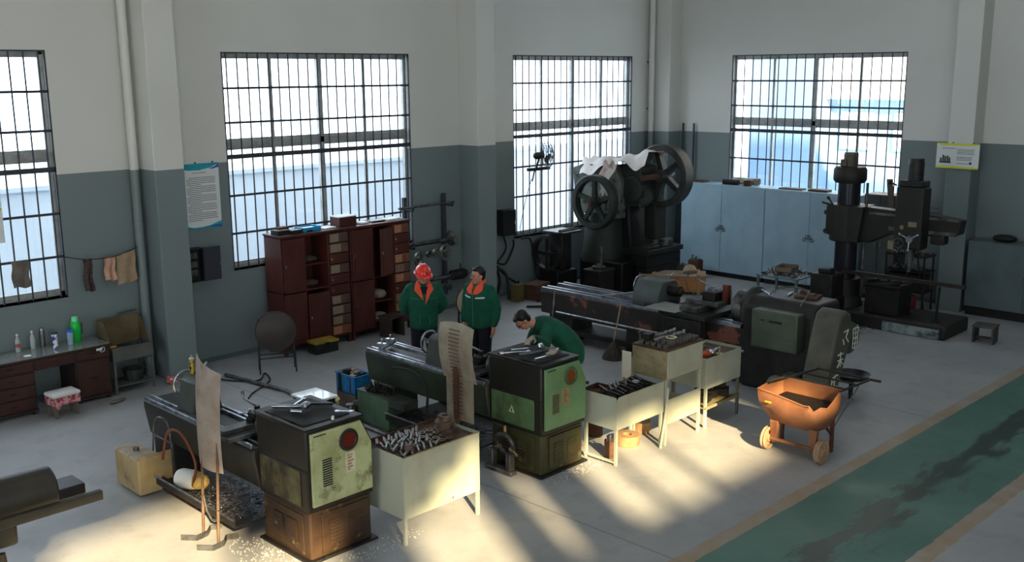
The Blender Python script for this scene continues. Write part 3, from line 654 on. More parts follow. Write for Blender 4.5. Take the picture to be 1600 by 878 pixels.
MB().spin((0, 0, 0), (0, 0, 1), [(0.10, 0.0), (0.13, 0.26), (0.136, 0.26), (0.136, 0.275), (0.124, 0.275), (0.095, 0.012), (0.0, 0.012)], 28).build('pail', mat('cream_plastic', (214, 196, 140), rough=0.5), t)
MB().tube([(0.0, -0.136, 0.26), (0.09, -0.11, 0.16), (0.13, 0.0, 0.12), (0.09, 0.11, 0.16), (0.0, 0.136, 0.26)], 0.004, 6).build('bail_handle', DULL, t)
for k, (x, y, m_, lab) in enumerate([(7.22, 9.98, DULL, 'grey capped steel jar on the floor next to the yellow bucket'), (7.36, 10.02, RUST, 'rusty round can on the floor below the blue crate')]):
    t = thing('can', lab, 'can', (x, y, 0))
    MB().cyl((0, 0, 0), (0, 0, 0.20), 0.055, n=20).build('can_body', m_, t); MB().cyl((0, 0, 0.20), (0, 0, 0.24), 0.062, 0.05, n=20).build('lid', DULL, t)
t = thing('floor_box', 'white topped flat box beyond the olive lathe top', 'box', (6.46, 9.62, 0))
MB().box(-0.16, -0.20, 0, 0.16, 0.20, 0.60).build('box_body', DKPAINT, t, bevel=0.01)
MB().box(-0.18, -0.22, 0.60, 0.18, 0.22, 0.625).build('lid', mat('glossy_white', (236, 238, 242), rough=0.15, coat=0.5), t, bevel=0.004)

# ------------------------------------------------------------------ sheet steel tool tables
def legs(m_, t, pts, z, s=0.034):
    for x, y in pts:
        MB().box(x-s/2, y-s/2, 0, x+s/2, y+s/2, z).build('leg', m_, t, bevel=0.003)
t = thing('tool_table', 'pale sheet steel table with a deep apron next to the olive lathe', 'table', (5.50, 6.82, 0))
Wt, Dt, Ht = 0.96, 0.62, 0.87
legs(TABLE, t, [(0.017, 0.017), (Wt-0.017, 0.017), (0.017, Dt-0.017), (Wt-0.017, Dt-0.017)], Ht-0.04)
MB().box(0, -0.004, 0.26, Wt, 0.0, Ht).build('front_apron', TABLE, t, bevel=0.002)
MB().box(-0.004, 0, 0.26, 0, Dt, Ht).build('side_apron', TABLE, t, bevel=0.002)
MB().box(Wt, 0, 0.26, Wt+0.004, Dt, Ht).build('side_apron', TABLE, t, bevel=0.002)
MB().box(0, 0, Ht-0.05, Wt, Dt, Ht-0.035).box(0, Dt-0.006, Ht-0.1, Wt, Dt, Ht).build('tray_top', TRAYRUST, t)
MB().box(-0.006, -0.007, Ht-0.008, Wt+0.006, 0.0, Ht+0.002).build('rim', TABLEOLD, t)
MB().box(Wt*0.62, -0.006, 0.285, Wt*0.62+0.012, -0.004, 0.31).build('rivet', RUST, t)

ORD = ['first', 'second', 'third', 'fourth', 'fifth', 'sixth', 'seventh', 'eighth', 'ninth', 'tenth', 'eleventh', 'twelfth', 'thirteenth', 'fourteenth', 'fifteenth', 'sixteenth', 'seventeenth', 'eighteenth', 'nineteenth', 'twentieth',
       'twenty-first', 'twenty-second', 'twenty-third', 'twenty-fourth', 'twenty-fifth', 'twenty-sixth']
def scatter(proto_fn, spots, ncol, what, group, cat):
    """copies of one small item laid in rows of ncol; each label counts from the left, rows from the front"""
    first = None; nrow = (len(spots)+ncol-1)//ncol
    for i, (x, y, z, rz) in enumerate(spots):
        if first is None: o_ = first = proto_fn()
        else: o_ = first.copy(); C.objects.link(o_)
        o_.location = (x, y, z); o_.rotation_euler = (0, 0, rz)
        lab = ORD[i % ncol]+' from left'+(', '+('front row' if i//ncol == 0 else 'back row' if i//ncol == nrow-1 else ORD[i//ncol]+' row') if nrow > 1 else '')+', '+what
        tag(o_, lab, cat, group)
        if cat == 'block' and nrow == 5: o_.scale = (0.85+0.25*((i*37) % 10)/10, 0.9+0.2*((i*53) % 10)/10, 0.7+0.6*((i*29) % 10)/10)
R = random.Random(11)
zt = Ht-0.035
# rows of square tool bits fanned over the tray
def bit(L, s, m_=STEEL): return lambda: MB().box(-L/2, -s/2, 0, L/2, s/2, s).prism([(L/2, -s/2), (L/2+0.02, -s/4), (L/2+0.02, s/4), (L/2, s/2)], 'z', s*0.3, s).build('tool_bit', m_, bevel=0.0015)
BRIGHTBIT = mat('ground_tool_steel', (104, 101, 96), (58, 54, 50), 14, rough=0.42, metal=0.4)
spots = [(5.50+0.10+0.052*(i % 9)+R.uniform(-.008, .008), 6.82+0.14+0.150*(i//9)+0.010*(i % 9), zt+0.012*(i % 2), 1.05+R.uniform(-.12, .12)) for i in range(27)]
scatter(bit(0.13, 0.020, BRIGHTBIT), spots, 9, 'square tool bit on the deep apron table', 'tool bits on the table by the olive lathe', 'tool bit')
spots = [(5.50+0.13+0.07*i, 6.82+0.53+R.uniform(-.02, .02), zt, 1.0+R.uniform(-.2, .2)) for i in range(8)]
scatter(bit(0.15, 0.026, BRIGHTBIT), spots, 8, 'thick tool bit at the far edge of the deep apron table', 'thicker tool bits on the table', 'tool bit')
spots = [(6.00+0.085*(i % 3)+R.uniform(-.01, .01), 6.93+0.10*(i//3)+R.uniform(-.01, .01), zt, 0) for i in range(12)]
scatter(lambda: MB().spin((0, 0, 0), (0, 0, 1), [(0.016, 0), (0.038, 0), (0.038, 0.028), (0.016, 0.028)], 20, True).build('collar_ring', mat('brown_steel_ring', (116, 100, 86), (84, 62, 48), 12, rough=0.45, metal=0.6)), spots, 3,
        'small steel ring on the deep apron table', 'steel rings on the table', 'ring')
spots = [(5.60+0.075*(i % 6)+R.uniform(-.01, .01), 6.90+0.14*(i//6)+R.uniform(-.02, .02), zt+0.034, 0.75+R.uniform(-.25, .25)) for i in range(18)]
scatter(bit(0.14, 0.018, mat('brighter_bit', (140, 138, 132), (84, 80, 74), 14, rough=0.38, metal=0.4)), spots, 6, 'upper tool bit resting across the others', 'upper tool bits on the deep apron table', 'tool bit')
o = MB().spin((0, 0, 0), (0, 0, 1), [(0.10, 0), (0.115, 0.0), (0.115, 0.03), (0.085, 0.03), (0.085, 0.07), (0.10, 0.07), (0.10, 0.10), (0.06, 0.10), (0.06, 0.135), (0.07, 0.135), (0.07, 0.155), (0.035, 0.155), (0.035, 0.10)], 28).build('flange', mat('rusty_flange', (104, 84, 72), (74, 52, 42), 10, rough=0.55, metal=0.4), loc=(6.33, 7.17, zt))
tag(o, 'stacked rusty round flange at the right rear corner of the table by the olive lathe', 'flange')
o = MB().spin((0, 0, 0), (0, 0, 1), [(0.05, 0), (0.055, 0.02), (0.045, 0.05), (0.03, 0.055)], 20).build('flange', _m['rusty_flange'], loc=(5.68, 6.94, zt+0.03)); tag(o, 'small rusty hub at the near left corner of the table by the olive lathe', 'flange')

# second bench: low open trough table, tall box on legs beside it
t = thing('tool_table', 'long low cream table heaped with dark flat bars beside the green lathe', 'table', (8.36, 6.62, 0))
legs(TABLE, t, [(0.02, 0.02), (0.02, 0.45)], 0.76); legs(TABLE, t, [(0.84, 0.45), (0.85, 0.02)], 0.735)
MB().prism([(0.0, 0.42), (0.87, 0.42), (0.87, 0.80), (0.035, 0.80), (0.0, 0.765)], 'y', -0.004, 0.0).build('front_apron', TABLE, t, bevel=0.002)
MB().prism([(0, 0.42), (0.47, 0.42), (0.47, 0.80), (0.0, 0.80)], 'x', -0.004, 0.0).build('side_apron', TABLE, t, bevel=0.002)
MB().box(0, 0, 0.735, 0.87, 0.47, 0.75).build('tray_top', TRAYRUST, t)
MB().box(0.0, 0.0, 0.03, 0.03, 0.47, 0.05).build('foot_rail', TABLE, t)
R = random.Random(21)
DARKBAR = mat('dark_flat_bar', (70, 64, 58), (44, 38, 34), 12, rough=0.45, metal=0.6)
spots = [(8.43+0.029*i, 6.82+R.uniform(-.02, .05), 0.75+0.02*(i % 3), 1.35+R.uniform(-.2, .2)) for i in range(26)]
scatter(lambda: MB().box(-0.15, -0.012, 0, 0.15, 0.012, 0.018).build('flat_bar', DARKBAR, bevel=0.002), spots, 26, 'dark flat bar on the low trough table', 'flat bars on the low table', 'bar')
spots = [(8.50+0.085*i, 6.90+R.uniform(-.03, .03), 0.812, 0.9+R.uniform(-.3, .3)) for i in range(8)]
scatter(lambda: MB().box(-0.10, -0.010, 0, 0.10, 0.010, 0.014).build('flat_bar', DULL, bevel=0.002), spots, 8, 'short bar lying on top of the dark flat bars', 'short bars on the low table', 'bar')
o = MB().ring((0, 0, 0.012), (0, 0, 1), 0.035, 0.010, 24, 8).build('steel_ring', STEEL, loc=(8.86, 6.74, 0.84)); tag(o, 'bright ring lying on the flat bar heap', 'ring')
o = MB().box(-0.12, -0.10, 0, 0.12, 0.10, 0.006).box(-0.12, -0.10, 0, -0.114, 0.10, 0.07).box(0.114, -0.10, 0, 0.12, 0.10, 0.07).box(-0.12, -0.10, 0, 0.12, -0.094, 0.07).box(-0.12, 0.094, 0, 0.12, 0.10, 0.07).build('parts_tray', RUST, loc=(8.50, 7.00, 0.752), rz=0.06, bevel=0.002); tag(o, 'rusty tray at the near end of the low table', 'tray')

t = thing('tool_cabinet', 'tall cream two-door tool cabinet on legs between the two lower tables', 'cabinet', (9.25, 6.60, 0))
MB().box(0, 0.0, 0.80, 0.72, 0.50, 1.15).build('cabinet_body', TABLEOLD, t, bevel=0.004)
for x0 in (0.005, 0.362):
    MB().box(x0, -0.012, 0.81, x0+0.353, -0.001, 1.14).build('door', TABLE, t, bevel=0.003)
MB().box(-0.005, -0.012, 1.15, 0.725, 0.505, 1.165).box(-0.005, -0.012, 1.14, 0.0, 0.505, 1.16).build('top_plate', TRAYRUST, t, bevel=0.002)
legs(TABLE, t, [(0.02, 0.02), (0.70, 0.02), (0.02, 0.48), (0.70, 0.48)], 0.80)
MB().box(0.03, -0.004, 0.26, 0.70, 0.0, 0.56).build('lower_apron', TABLE, t, bevel=0.003)
MB().box(0.02, 0.0, 0.40, 0.70, 0.48, 0.41).build('lower_shelf', TABLEOLD, t)
MB().box(-0.02, 0.505, 0.62, -0.008, 0.64, 1.05).build('open_door', mat('white_enamel_door', (214, 210, 190), rough=0.4), t, bevel=0.003)['label'] = 'white rear door swung open'
R = random.Random(31)
BLK = mat('small_steel_block', (104, 101, 96), (62, 58, 54), 14, rough=0.4, metal=0.35)
spots = [(9.31+0.066*(i % 10)+R.uniform(-.006, .006), 6.66+0.085*(i//10)+R.uniform(-.006, .006), 1.166, R.uniform(-.15, .15)) for i in range(50)]
scatter(lambda: MB().box(-0.026, -0.030, 0, 0.026, 0.030, 0.05).box(-0.015, -0.035, 0.05, 0.015, 0.035, 0.062).build('steel_block', BLK, bevel=0.003), spots, 10, 'tool block on the tall tool cabinet', 'tool holder blocks on the tall tool cabinet', 'block')
spots = [(9.36+0.10*(i % 6)+R.uniform(-.01, .01), 6.80+0.13*(i//6)+R.uniform(-.02, .02), 1.229, R.uniform(-.6, .6)) for i in range(12)]
scatter(lambda: MB().box(-0.05, -0.015, 0, 0.05, 0.015, 0.025).build('steel_block', mat('bright_block', (150, 148, 142), (110, 106, 100), 14, rough=0.35, metal=0.4), bevel=0.003), spots, 6, 'bright piece lying atop the cabinet blocks', 'bright pieces on the tall tool cabinet', 'block')
o = MB().ring((0, 0, 0.012), (0, 0, 1), 0.055, 0.011, 26, 8).build('steel_ring', mat('pale_ring', (200, 190, 150), rough=0.35, metal=0.5), loc=(9.52, 6.74, 1.23)); tag(o, 'pale open ring among the blocks on the tall tool cabinet', 'ring')
o = MB().cyl((0, 0, 0), (0, 0, 0.12), 0.012).box(-0.04, -0.012, 0.11, 0.05, 0.012, 0.13).build('small_clamp', DULL, loc=(9.33, 7.05, 1.166)); tag(o, 'thin upright T clamp at the rear left corner of the tall tool cabinet', 'clamp')
o = MB().box(-0.07, -0.05, 0, 0.07, 0.05, 0.07).build('steel_vee_block', DARK, loc=(9.33, 6.93, 1.229), rz=0.1, bevel=0.004); tag(o, 'dark chunky block at the left rear of the tall tool cabinet top', 'block')

t = thing('tool_table', 'cream table with a lower shelf, furthest right of the tool tables', 'table', (10.08, 6.60, 0))
DKLEG = mat('darker_leg_grey', (92, 92, 86), rough=0.5)  # darker grey for three legs, the front left one stays cream
legs(TABLE, t, [(0.02, 0.02)], 0.86); legs(DKLEG, t, [(0.74, 0.02), (0.02, 0.50), (0.74, 0.50)], 0.86)
MB().box(0, -0.004, 0.50, 0.76, 0.0, 0.89).build('front_apron', TABLE, t, bevel=0.002)
MB().box(-0.004, 0, 0.50, 0, 0.52, 0.89).box(0.76, 0, 0.50, 0.764, 0.52, 0.89).box(0, 0.516, 0.7, 0.76, 0.52, 0.89).build('side_apron', TABLE, t, bevel=0.002)
MB().box(0, 0, 0.84, 0.76, 0.52, 0.852).build('tray_top', TRAYRUST, t)
MB().box(0.0, 0.0, 0.24, 0.76, 0.52, 0.255).box(0, -0.004, 0.235, 0.76, 0.0, 0.275).build('lower_shelf', TABLEOLD, t)
o = MB().box(-0.13, -0.035, 0, 0.13, 0.035, 0.05).cyl((0.10, 0, 0.05), (0.10, 0, 0.07), 0.02).build('orange_tool_case', mat('orange_case', (190, 84, 44), rough=0.5), loc=(10.24, 6.80, 0.853), rz=-0.5, bevel=0.005); tag(o, 'orange long case on the furthest right tool table', 'case')
for k, (kd, x, y, rz, L, lab) in enumerate([('boring_bar', 10.20, 6.98, 0.9, 0.22, 'steel boring bar at the left rear of the furthest right tool table'), ('rod', 10.42, 6.95, 0.7, 0.20, 'thin bright rod at the middle of the furthest right tool table'), ('bar', 10.56, 6.80, 0.3, 0.2, 'dull flat bar at the right of the furthest right tool table'), ('spanner', 10.66, 6.95, 1.4, 0.2, 'spanner at the rear right of the furthest right tool table'), ('drill_chuck', 10.38, 6.72, 1.2, 0.1, 'drill chuck near the front edge of the furthest right tool table'), ('rod', 10.50, 7.04, 2.6, 0.24, 'rod along the far edge of the furthest right tool table')]):
    tool(kd, lab, 'tool', (x, y, 0.853), rz, L, m=DULL if k % 2 else STEEL)
o = MB().cyl((0, 0, 0), (0, 0, 0.012), 0.05, n=20).cyl((0, 0, 0.012), (0, 0, 0.08), 0.012, n=10).ball((0, 0, 0.085), 0.018).build('brass_stand', mat('dull_brass', (176, 160, 110), rough=0.4, metal=0.6), loc=(10.47, 6.68, 0.853)); tag(o, 'little pale brass stand on the furthest right tool table', 'stand')
for k, (x, y, rz, lab) in enumerate([(10.30, 6.80, 0.2, 'dark cast block at the left of the lower shelf of the furthest right table'), (10.50, 6.85, -0.3, 'dark cast block in the middle of the lower shelf of the furthest right table'), (10.69, 6.78, 0.5, 'dark cast block at the right of the lower shelf of the furthest right table')]):
    o = MB().box(-0.08, -0.10, 0, 0.08, 0.10, 0.10).box(-0.05, -0.06, 0.10, 0.02, 0.09, 0.17).build('casting', DARK, loc=(x, y, 0.256), rz=rz, bevel=0.01); tag(o, lab, 'casting')

# things on the floor under the tables
def drum(loc, r, h, lab, m_, name='round_casting'):
    o = MB().spin((0, 0, 0), (0, 0, 1), [(r, 0), (r, h), (r*0.35, h), (r*0.35, 0)], 28, True).build(name, m_, loc=loc, bevel=0.004); return tag(o, lab, 'casting')
drum((9.02, 6.98, 0), 0.15, 0.12, 'large tan round casting on the floor under the low table', mat('tan_casting', (150, 120, 84), (120, 92, 62), 6, rough=0.7))
drum((9.48, 7.14, 0), 0.13, 0.13, 'tan round casting on the floor under the tall tool cabinet', _m['tan_casting'])
t = thing('scrap_tin', 'small round tin with scrap sticking out under the low table', 'tin', (8.56, 6.86, 0))
MB().spin((0, 0, 0), (0, 0, 1), [(0.07, 0), (0.07, 0.20), (0.066, 0.20), (0.066, 0.01), (0, 0.01)], 22).build('tin_body', mat('brown_tin', (116, 84, 60), (84, 58, 44), 9, rough=0.6, metal=0.3), t)
MB().cyl((0.01, 0.0, 0.02), (0.03, 0.03, 0.25), 0.012).cyl((-0.02, 0.01, 0.02), (-0.05, -0.01, 0.27), 0.014).build('scrap_rod', DULL, t)
o = MB().box(-0.05, -0.09, 0, 0.05, 0.09, 0.16).box(-0.03, -0.06, 0.16, 0.03, 0.06, 0.20).build('casting', RUST, loc=(8.95, 7.42, 0), rz=0.4, bevel=0.008); tag(o, 'rusty block on the floor behind the legs of the low table', 'casting')
o = MB().cyl((0, 0, 0), (0, 0, 0.30), 0.045, n=18).build('round_bar', RUST, loc=(9.60, 7.55, 0)); tag(o, 'rusty round bar standing under the tall tool cabinet', 'bar')
o = MB().cyl((0, 0, 0), (0, 0, 0.02), 0.06, n=18).cyl((0, 0, 0.02), (0, 0, 0.16), 0.035, n=18).build('round_bar', _m['tan_casting'], loc=(8.56, 7.35, 0)); tag(o, 'tan stub of bar standing on the floor beside the green lathe base', 'bar')
o = MB().tube([(9.16, 6.60, 0.0), (9.24, 6.585, 0.45), (9.26, 6.58, 0.72)], 0.016, 8).build('wooden_lath', TABLE); tag(o, 'thin cream strip leaning on the tall tool cabinet leg', 'strip')

# broom
t = thing('broom', 'broom standing upright against the bed of the big lathe', 'broom', (11.74, 9.38, 0), 0.0)
MB().cyl((0.0, 0, 0.24), (0.10, -0.06, 0.86), 0.013, 0.011, n=10).build('handle', mat('pale_wood_stick', (150, 134, 112), rough=0.7), t)
MB().spin((0, 0, 0.0), (0.04, -0.02, 1), [(0.17, 0.0), (0.155, 0.06), (0.09, 0.17), (0.035, 0.26), (0.02, 0.30)], 18).build('bristles', mat('broom_bristles', (74, 66, 58), (50, 44, 40), 30, rough=0.9, bump=0.5, stretch=(1, 1, 0.2)), t)

# ------------------------------------------------------------------ hand cart
t = thing('hand_cart', 'rusty orange two-wheeled tipping cart with a torn rim', 'cart', (9.98, 5.06, 0))
CART = mat('rusty_orange_cart_paint', (140, 94, 64), (114, 70, 48), 3, rough=0.55, c3=(116, 78, 44), lo3=0.56, hi3=0.72, s3=5)
def bucket_mesh():
    m = MB(); bm = m.bm
    # rim and bottom outlines, slanted nose on the wheel side, dented near corner
    top = [(-0.06, 0.74, 0.80), (-0.08, 0.55, 0.79), (-0.06, 0.34, 0.74), (-0.05, 0.16, 0.70), (-0.07, 0.09, 0.72), (-0.03, 0.05, 0.64), (0.04, 0.00, 0.69), (0.14, -0.03, 0.66),
           (0.34, -0.02, 0.71), (0.56, 0.0, 0.77), (0.66, 0.02, 0.80), (0.68, 0.36, 0.80), (0.66, 0.74, 0.80), (0.40, 0.78, 0.80), (0.15, 0.78, 0.78)]
    bot = [(0.06, 0.62, 0.36), (0.05, 0.48, 0.34), (0.05, 0.34, 0.33), (0.05, 0.22, 0.33), (0.05, 0.14, 0.33), (0.09, 0.08, 0.33), (0.16, 0.05, 0.33), (0.24, 0.04, 0.33),
           (0.36, 0.04, 0.33), (0.48, 0.05, 0.34), (0.56, 0.08, 0.36), (0.57, 0.36, 0.36), (0.56, 0.64, 0.36), (0.38, 0.68, 0.36), (0.18, 0.68, 0.36)]
    top = [(x if x < 0.1 else 0.1+(x-0.1)*0.76, y, 0.33+(z-0.33)*0.85) for x, y, z in top]; bot = [(x if x < 0.1 else 0.1+(x-0.1)*0.80, y, z) for x, y, z in bot]
    rows = []
    for k in range(7):
        s = k/6; bul = 0.05*math.sin(PI*s)
        row = []
        for a, b in zip(bot, top):
            p = Vector(a).lerp(Vector(b), s); c = Vector((0.3, 0.36, p.z)); d = (p-c); d.z = 0; d.normalize()
            row.append(bm.verts.new(p+d*bul))
        rows.append(row)
    n_ = len(top)
    F = [bm.faces.new(rows[0][::-1])]
    for i in range(6):
        for j in range(n_): F.append(bm.faces.new((rows[i][j], rows[i][(j+1) % n_], rows[i+1][(j+1) % n_], rows[i+1][j])))
    bmesh.ops.recalc_face_normals(bm, faces=F)
    bmesh.ops.solidify(bm, geom=F, thickness=0.006)
    return m, top
m, top = bucket_mesh(); m.build('tipping_bucket', CART, t, smooth=50)
MB().tube([Vector(p) for p in top], 0.010, 6, True).build('rolled_rim', CART, t)
MB().box(0.02, 0.06, 0.57, 0.50, 0.68, 0.575).build('load', mat('black_sludge', (14, 12, 11), rough=0.6), t)
for y in (-0.03, 0.64):
    wr = MB().spin((0.04, y, 0.135), (0, 1, 0), [(0.095, -0.028), (0.128, -0.032), (0.135, -0.02), (0.127, 0.0), (0.135, 0.02), (0.128, 0.032), (0.095, 0.028)], 32, True).build('wheel', mat('dusty_tan_wheel', (168, 140, 112), (140, 112, 86), 8, rough=0.8), t)
    MB().spin((0.04, y, 0.135), (0, 1, 0), [(0.02, -0.035), (0.045, -0.03), (0.05, -0.012), (0.096, -0.012), (0.096, 0.012), (0.05, 0.012), (0.045, 0.03), (0.02, 0.035)], 28).build('wheel_disc', mat('tan_hub', (176, 140, 106), (140, 104, 74), 9, rough=0.6), wr)
MB().cyl((0.04, -0.01, 0.135), (0.04, 0.62, 0.135), 0.022, n=14).build('axle', mat('rusty_axle', (140, 96, 66), (104, 66, 46), 6, rough=0.6), t)
for y in (0.055, 0.545):
    MB().prism([(y-0.01, 0.10), (y+0.055, 0.10), (y+0.075, 0.36), (y-0.03, 0.36)], 'x', 0.03, 0.09).build('wheel_leg', CART, t, bevel=0.006)
for y in (0.03, 0.66):
    MB().box(0.42, y, 0.0, 0.46, y+0.04, 0.45).build('rear_leg', mat('dark_red_brown_steel', (96, 58, 44), (66, 42, 34), 6, rough=0.6), t, bevel=0.004)
MB().cyl((0.44, 0.05, 0.20), (0.28, 0.05, 0.34), 0.016).cyl((0.44, 0.68, 0.20), (0.28, 0.66, 0.34), 0.016).build('leg_brace', RUST, t)
for (y0, y1) in ((-0.01, -0.08), (0.75, 0.58)):
    MB().cyl((0.20 if y0 > 0 else 0.45, y0, 0.735), (1.08, y1, 0.75), 0.014, n=10).build('handle', DKPAINT, t)
MB().cyl((0.545, -0.03, 0.745), (0.535, 0.76, 0.745), 0.011).cyl((0.80, -0.06, 0.745), (0.80, 0.68, 0.745), 0.011).cyl((1.08, -0.20, 0.75), (1.08, 0.60, 0.75), 0.016).build('cross_bar', DKPAINT, t)
MB().cyl((0.86, -0.05, 0.74), (0.50, 0.05, 0.30), 0.007).build('stay_rod', DULL, t)
MB().box(-0.100, 0.54, 0.60, -0.090, 0.62, 0.62).build('yellow_smear', mat('yellow_smear', (170, 140, 50), rough=0.7), t)

# ------------------------------------------------------------------ long heavy lathe
t = thing('heavy_lathe', 'long heavy dark lathe with peeling paint running across the middle of the hall', 'lathe', (11.95, 6.0, 0))
BIGBED = mat('peeling_dark_bed', (50, 47, 44), (38, 35, 32), 2.5, rough=0.5, c3=(120, 74, 62), lo3=0.565, hi3=0.59, s3=2.2)
MB().prism([(0, 0.80), (0.62, 0.80), (0.60, 0.45), (0.02, 0.42)], 'y', 1.2, 5.10).build('bed', BIGBED, t, bevel=0.02)
m = MB()
for x in (0.0, 0.13, 0.40, 0.53): m.prism([(x, 0.80), (x+0.07, 0.80), (x+0.06, 0.85), (x+0.01, 0.85)], 'y', 1.3, 5.08)
m.build('slideway', mat('grey_oiled_way', (116, 120, 128), (84, 86, 92), 6, rough=0.3, metal=0.7), t, bevel=0.002)
MB().box(0.21, 1.3, 0.80, 0.39, 4.9, 0.804).build('bed_gap', BLACK, t)
for y0, y1 in ((1.0, 2.1), (3.0, 3.35), (4.45, 4.95)):
    MB().prism([(0.04, 0), (0.60, 0), (0.56, 0.46), (0.06, 0.46)], 'y', y0, y1).build('pedestal', DKPAINT, t, bevel=0.02)
MB().box(0.0, 1.6, 0.16, 0.7, 4.9, 0.18).box(-0.01, 1.6, 0.16, 0.0, 4.9, 0.24).build('chip_tray', DARK, t)
MB().cyl((-0.05, 1.2, 0.50), (-0.05, 4.7, 0.50), 0.016).build('lead_screw', STEEL, t)
MB().prism([(-0.04, 0.0), (0.74, 0.0), (0.74, 1.08), (0.66, 1.28), (0.10, 1.28), (-0.02, 1.16), (-0.04, 0.80)], 'y', 0.18, 1.25).build('headstock', DKPAINT, t, bevel=0.05, seg=4)
MB().spin((0.33, 1.25, 1.02), (0, 1, 0), [(0.30, -0.02), (0.33, 0.0), (0.33, 0.05), (0.22, 0.09), (0.22, 0.14)], 36).build('face_plate_guard', GREYPAINT, t)
MB().spin((0.33, 1.36, 1.02), (0, 1, 0), [(0.05, 0), (0.24, 0.0), (0.25, 0.01), (0.25, 0.15), (0.24, 0.16), (0.04, 0.16)], 36).box(0.27, 1.52, 0.85, 0.39, 1.58, 0.95).box(0.27, 1.52, 1.09, 0.39, 1.58, 1.19).build('chuck', DULL, t, bevel=0.004)
# grey-green control box hung on the headstock side
c_ = MB().box(-0.26, 0.30, 0.66, -0.04, 0.98, 1.18).build('control_box', mat('grey_green_box', (74, 82, 70), (62, 70, 60), 3, rough=0.45), t, bevel=0.02)
MB().box(-0.268, 0.33, 0.69, -0.258, 0.95, 1.15).build('box_door', _m['grey_green_box'], c_, bevel=0.006)
MB().box(-0.278, 0.52, 1.035, -0.268, 0.70, 1.065).box(-0.276, 0.78, 1.045, -0.268, 0.83, 1.06).build('switch_strip', BLACK, c_)
MB().box(-0.282, 0.40, 0.83, -0.268, 0.45, 0.845).build('latch', STEEL, c_)
# leaning belt guard with painted characters, motor below
bg_ = MB().prism([(-0.56, 0.12), (-0.22, 0.12), (0.14, 0.90), (0.16, 1.10), (0.10, 1.25), (-0.02, 1.31), (-0.16, 1.27), (-0.24, 1.12)], 'y', -0.26, 0.10)
bg_ = bg_.build('belt_guard', mat('dusty_grey_green_guard', (80, 78, 68), (62, 64, 56), 3, rough=0.5, c3=(58, 70, 60), lo3=0.6, hi3=0.72), t, bevel=0.04, seg=3)
MB().spin((0.40, -0.08, 0.84), (0, 1, 0), [(0.02, -0.10), (0.16, -0.09), (0.21, -0.05), (0.22, 0.0), (0.22, 0.16)], 30).build('end_cover', mat('green_grey_cover', (66, 74, 64), (54, 60, 54), 3, rough=0.5), t)
def strokes(m, segs, f, w_=0.008):
    for (a, b, c2, d) in segs: m.tube([f(a, b), f((a+c2)/2, (b+d)/2), f(c2, d)], w_, 5)
WHITEMARK = mat('chalk_white_paint', (206, 204, 192), rough=0.8)
m = MB()
for k, (cx_, cz_) in enumerate(((-0.26, 0.42), (-0.14, 0.68), (-0.02, 0.96))):
    segs = [[(-.05, .04, .05, .05), (-.05, 0, .05, .01), (0, .06, -.01, -.07), (-.04, -.06, .05, -.05), (-.05, .04, -.06, -.03)],
            [(-.05, .05, .05, .05), (0, .07, 0, -.06), (-.05, 0, .05, 0), (0, 0, -.05, -.06), (0, 0, .05, -.05)],
            [(-.04, .05, .04, .06), (.04, .06, .0, 0), (0, 0, .05, -.05), (-.05, -.01, -.03, -.06)]][k]
    strokes(m, segs, lambda a, b, cx_=cx_, cz_=cz_: Vector((cx_+a*1.5, -0.262, cz_+b*1.5)))
m.build('painted_characters', WHITEMARK, bg_)
m = MB()
for cz_ in (0.90, 0.76):
    strokes(m, [(-.05, .05, .05, .05), (-.05, .05, -.05, -.05), (.05, .05, .05, -.05), (-.05, 0, .05, 0), (0, .06, 0, -.06), (-.05, -.05, .05, -.05)], lambda a, b, cz_=cz_: Vector((0.42+a*1.3, -0.18, cz_+0.02+b*1.3)), 0.007)
m.build('painted_characters', WHITEMARK, t)
mo = MB().cyl((-0.46, 0.08, 0.21), (-0.46, 0.36, 0.21), 0.15, n=26)
for k in range(14):
    a = k*2*PI/14; mo.box(-0.46+0.157*math.cos(a)-0.012, 0.10, 0.21+0.157*math.sin(a)-0.004, -0.46+0.157*math.cos(a)+0.012, 0.34, 0.21+0.157*math.sin(a)+0.004, rot=Matrix.Rotation(-a, 4, 'Y'))
mo = mo.box(-0.60, 0.10, 0.0, -0.32, 0.34, 0.07).build('motor', GREYPAINT, t)
MB().spin((-0.46, 0.36, 0.21), (0, 1, 0), [(0.17, 0.0), (0.185, 0.02), (0.185, 0.13), (0.16, 0.17), (0.03, 0.18)], 30).build('fan_cowl', mat('grey_cowl', (104, 106, 100), (88, 90, 86), 4, rough=0.45), mo)
MB().box(-0.54, 0.14, 0.36, -0.36, 0.32, 0.46).build('terminal_box', GREYPAINT, mo, bevel=0.01)
MB().box(-0.65, 0.40, 0.17, -0.644, 0.44, 0.25).build('motor_label', WHITEP, mo)
MB().spin((0.45, -0.15, 0.30), (0, 0, 1), [(0.03, -0.04), (0.18, -0.02), (0.24, 0.05), (0.235, 0.05), (0.17, 0.0), (0.03, -0.02)], 26).cyl((0.45, -0.15, 0.0), (0.45, -0.15, 0.27), 0.03).build('oil_pan', BLACK, t)
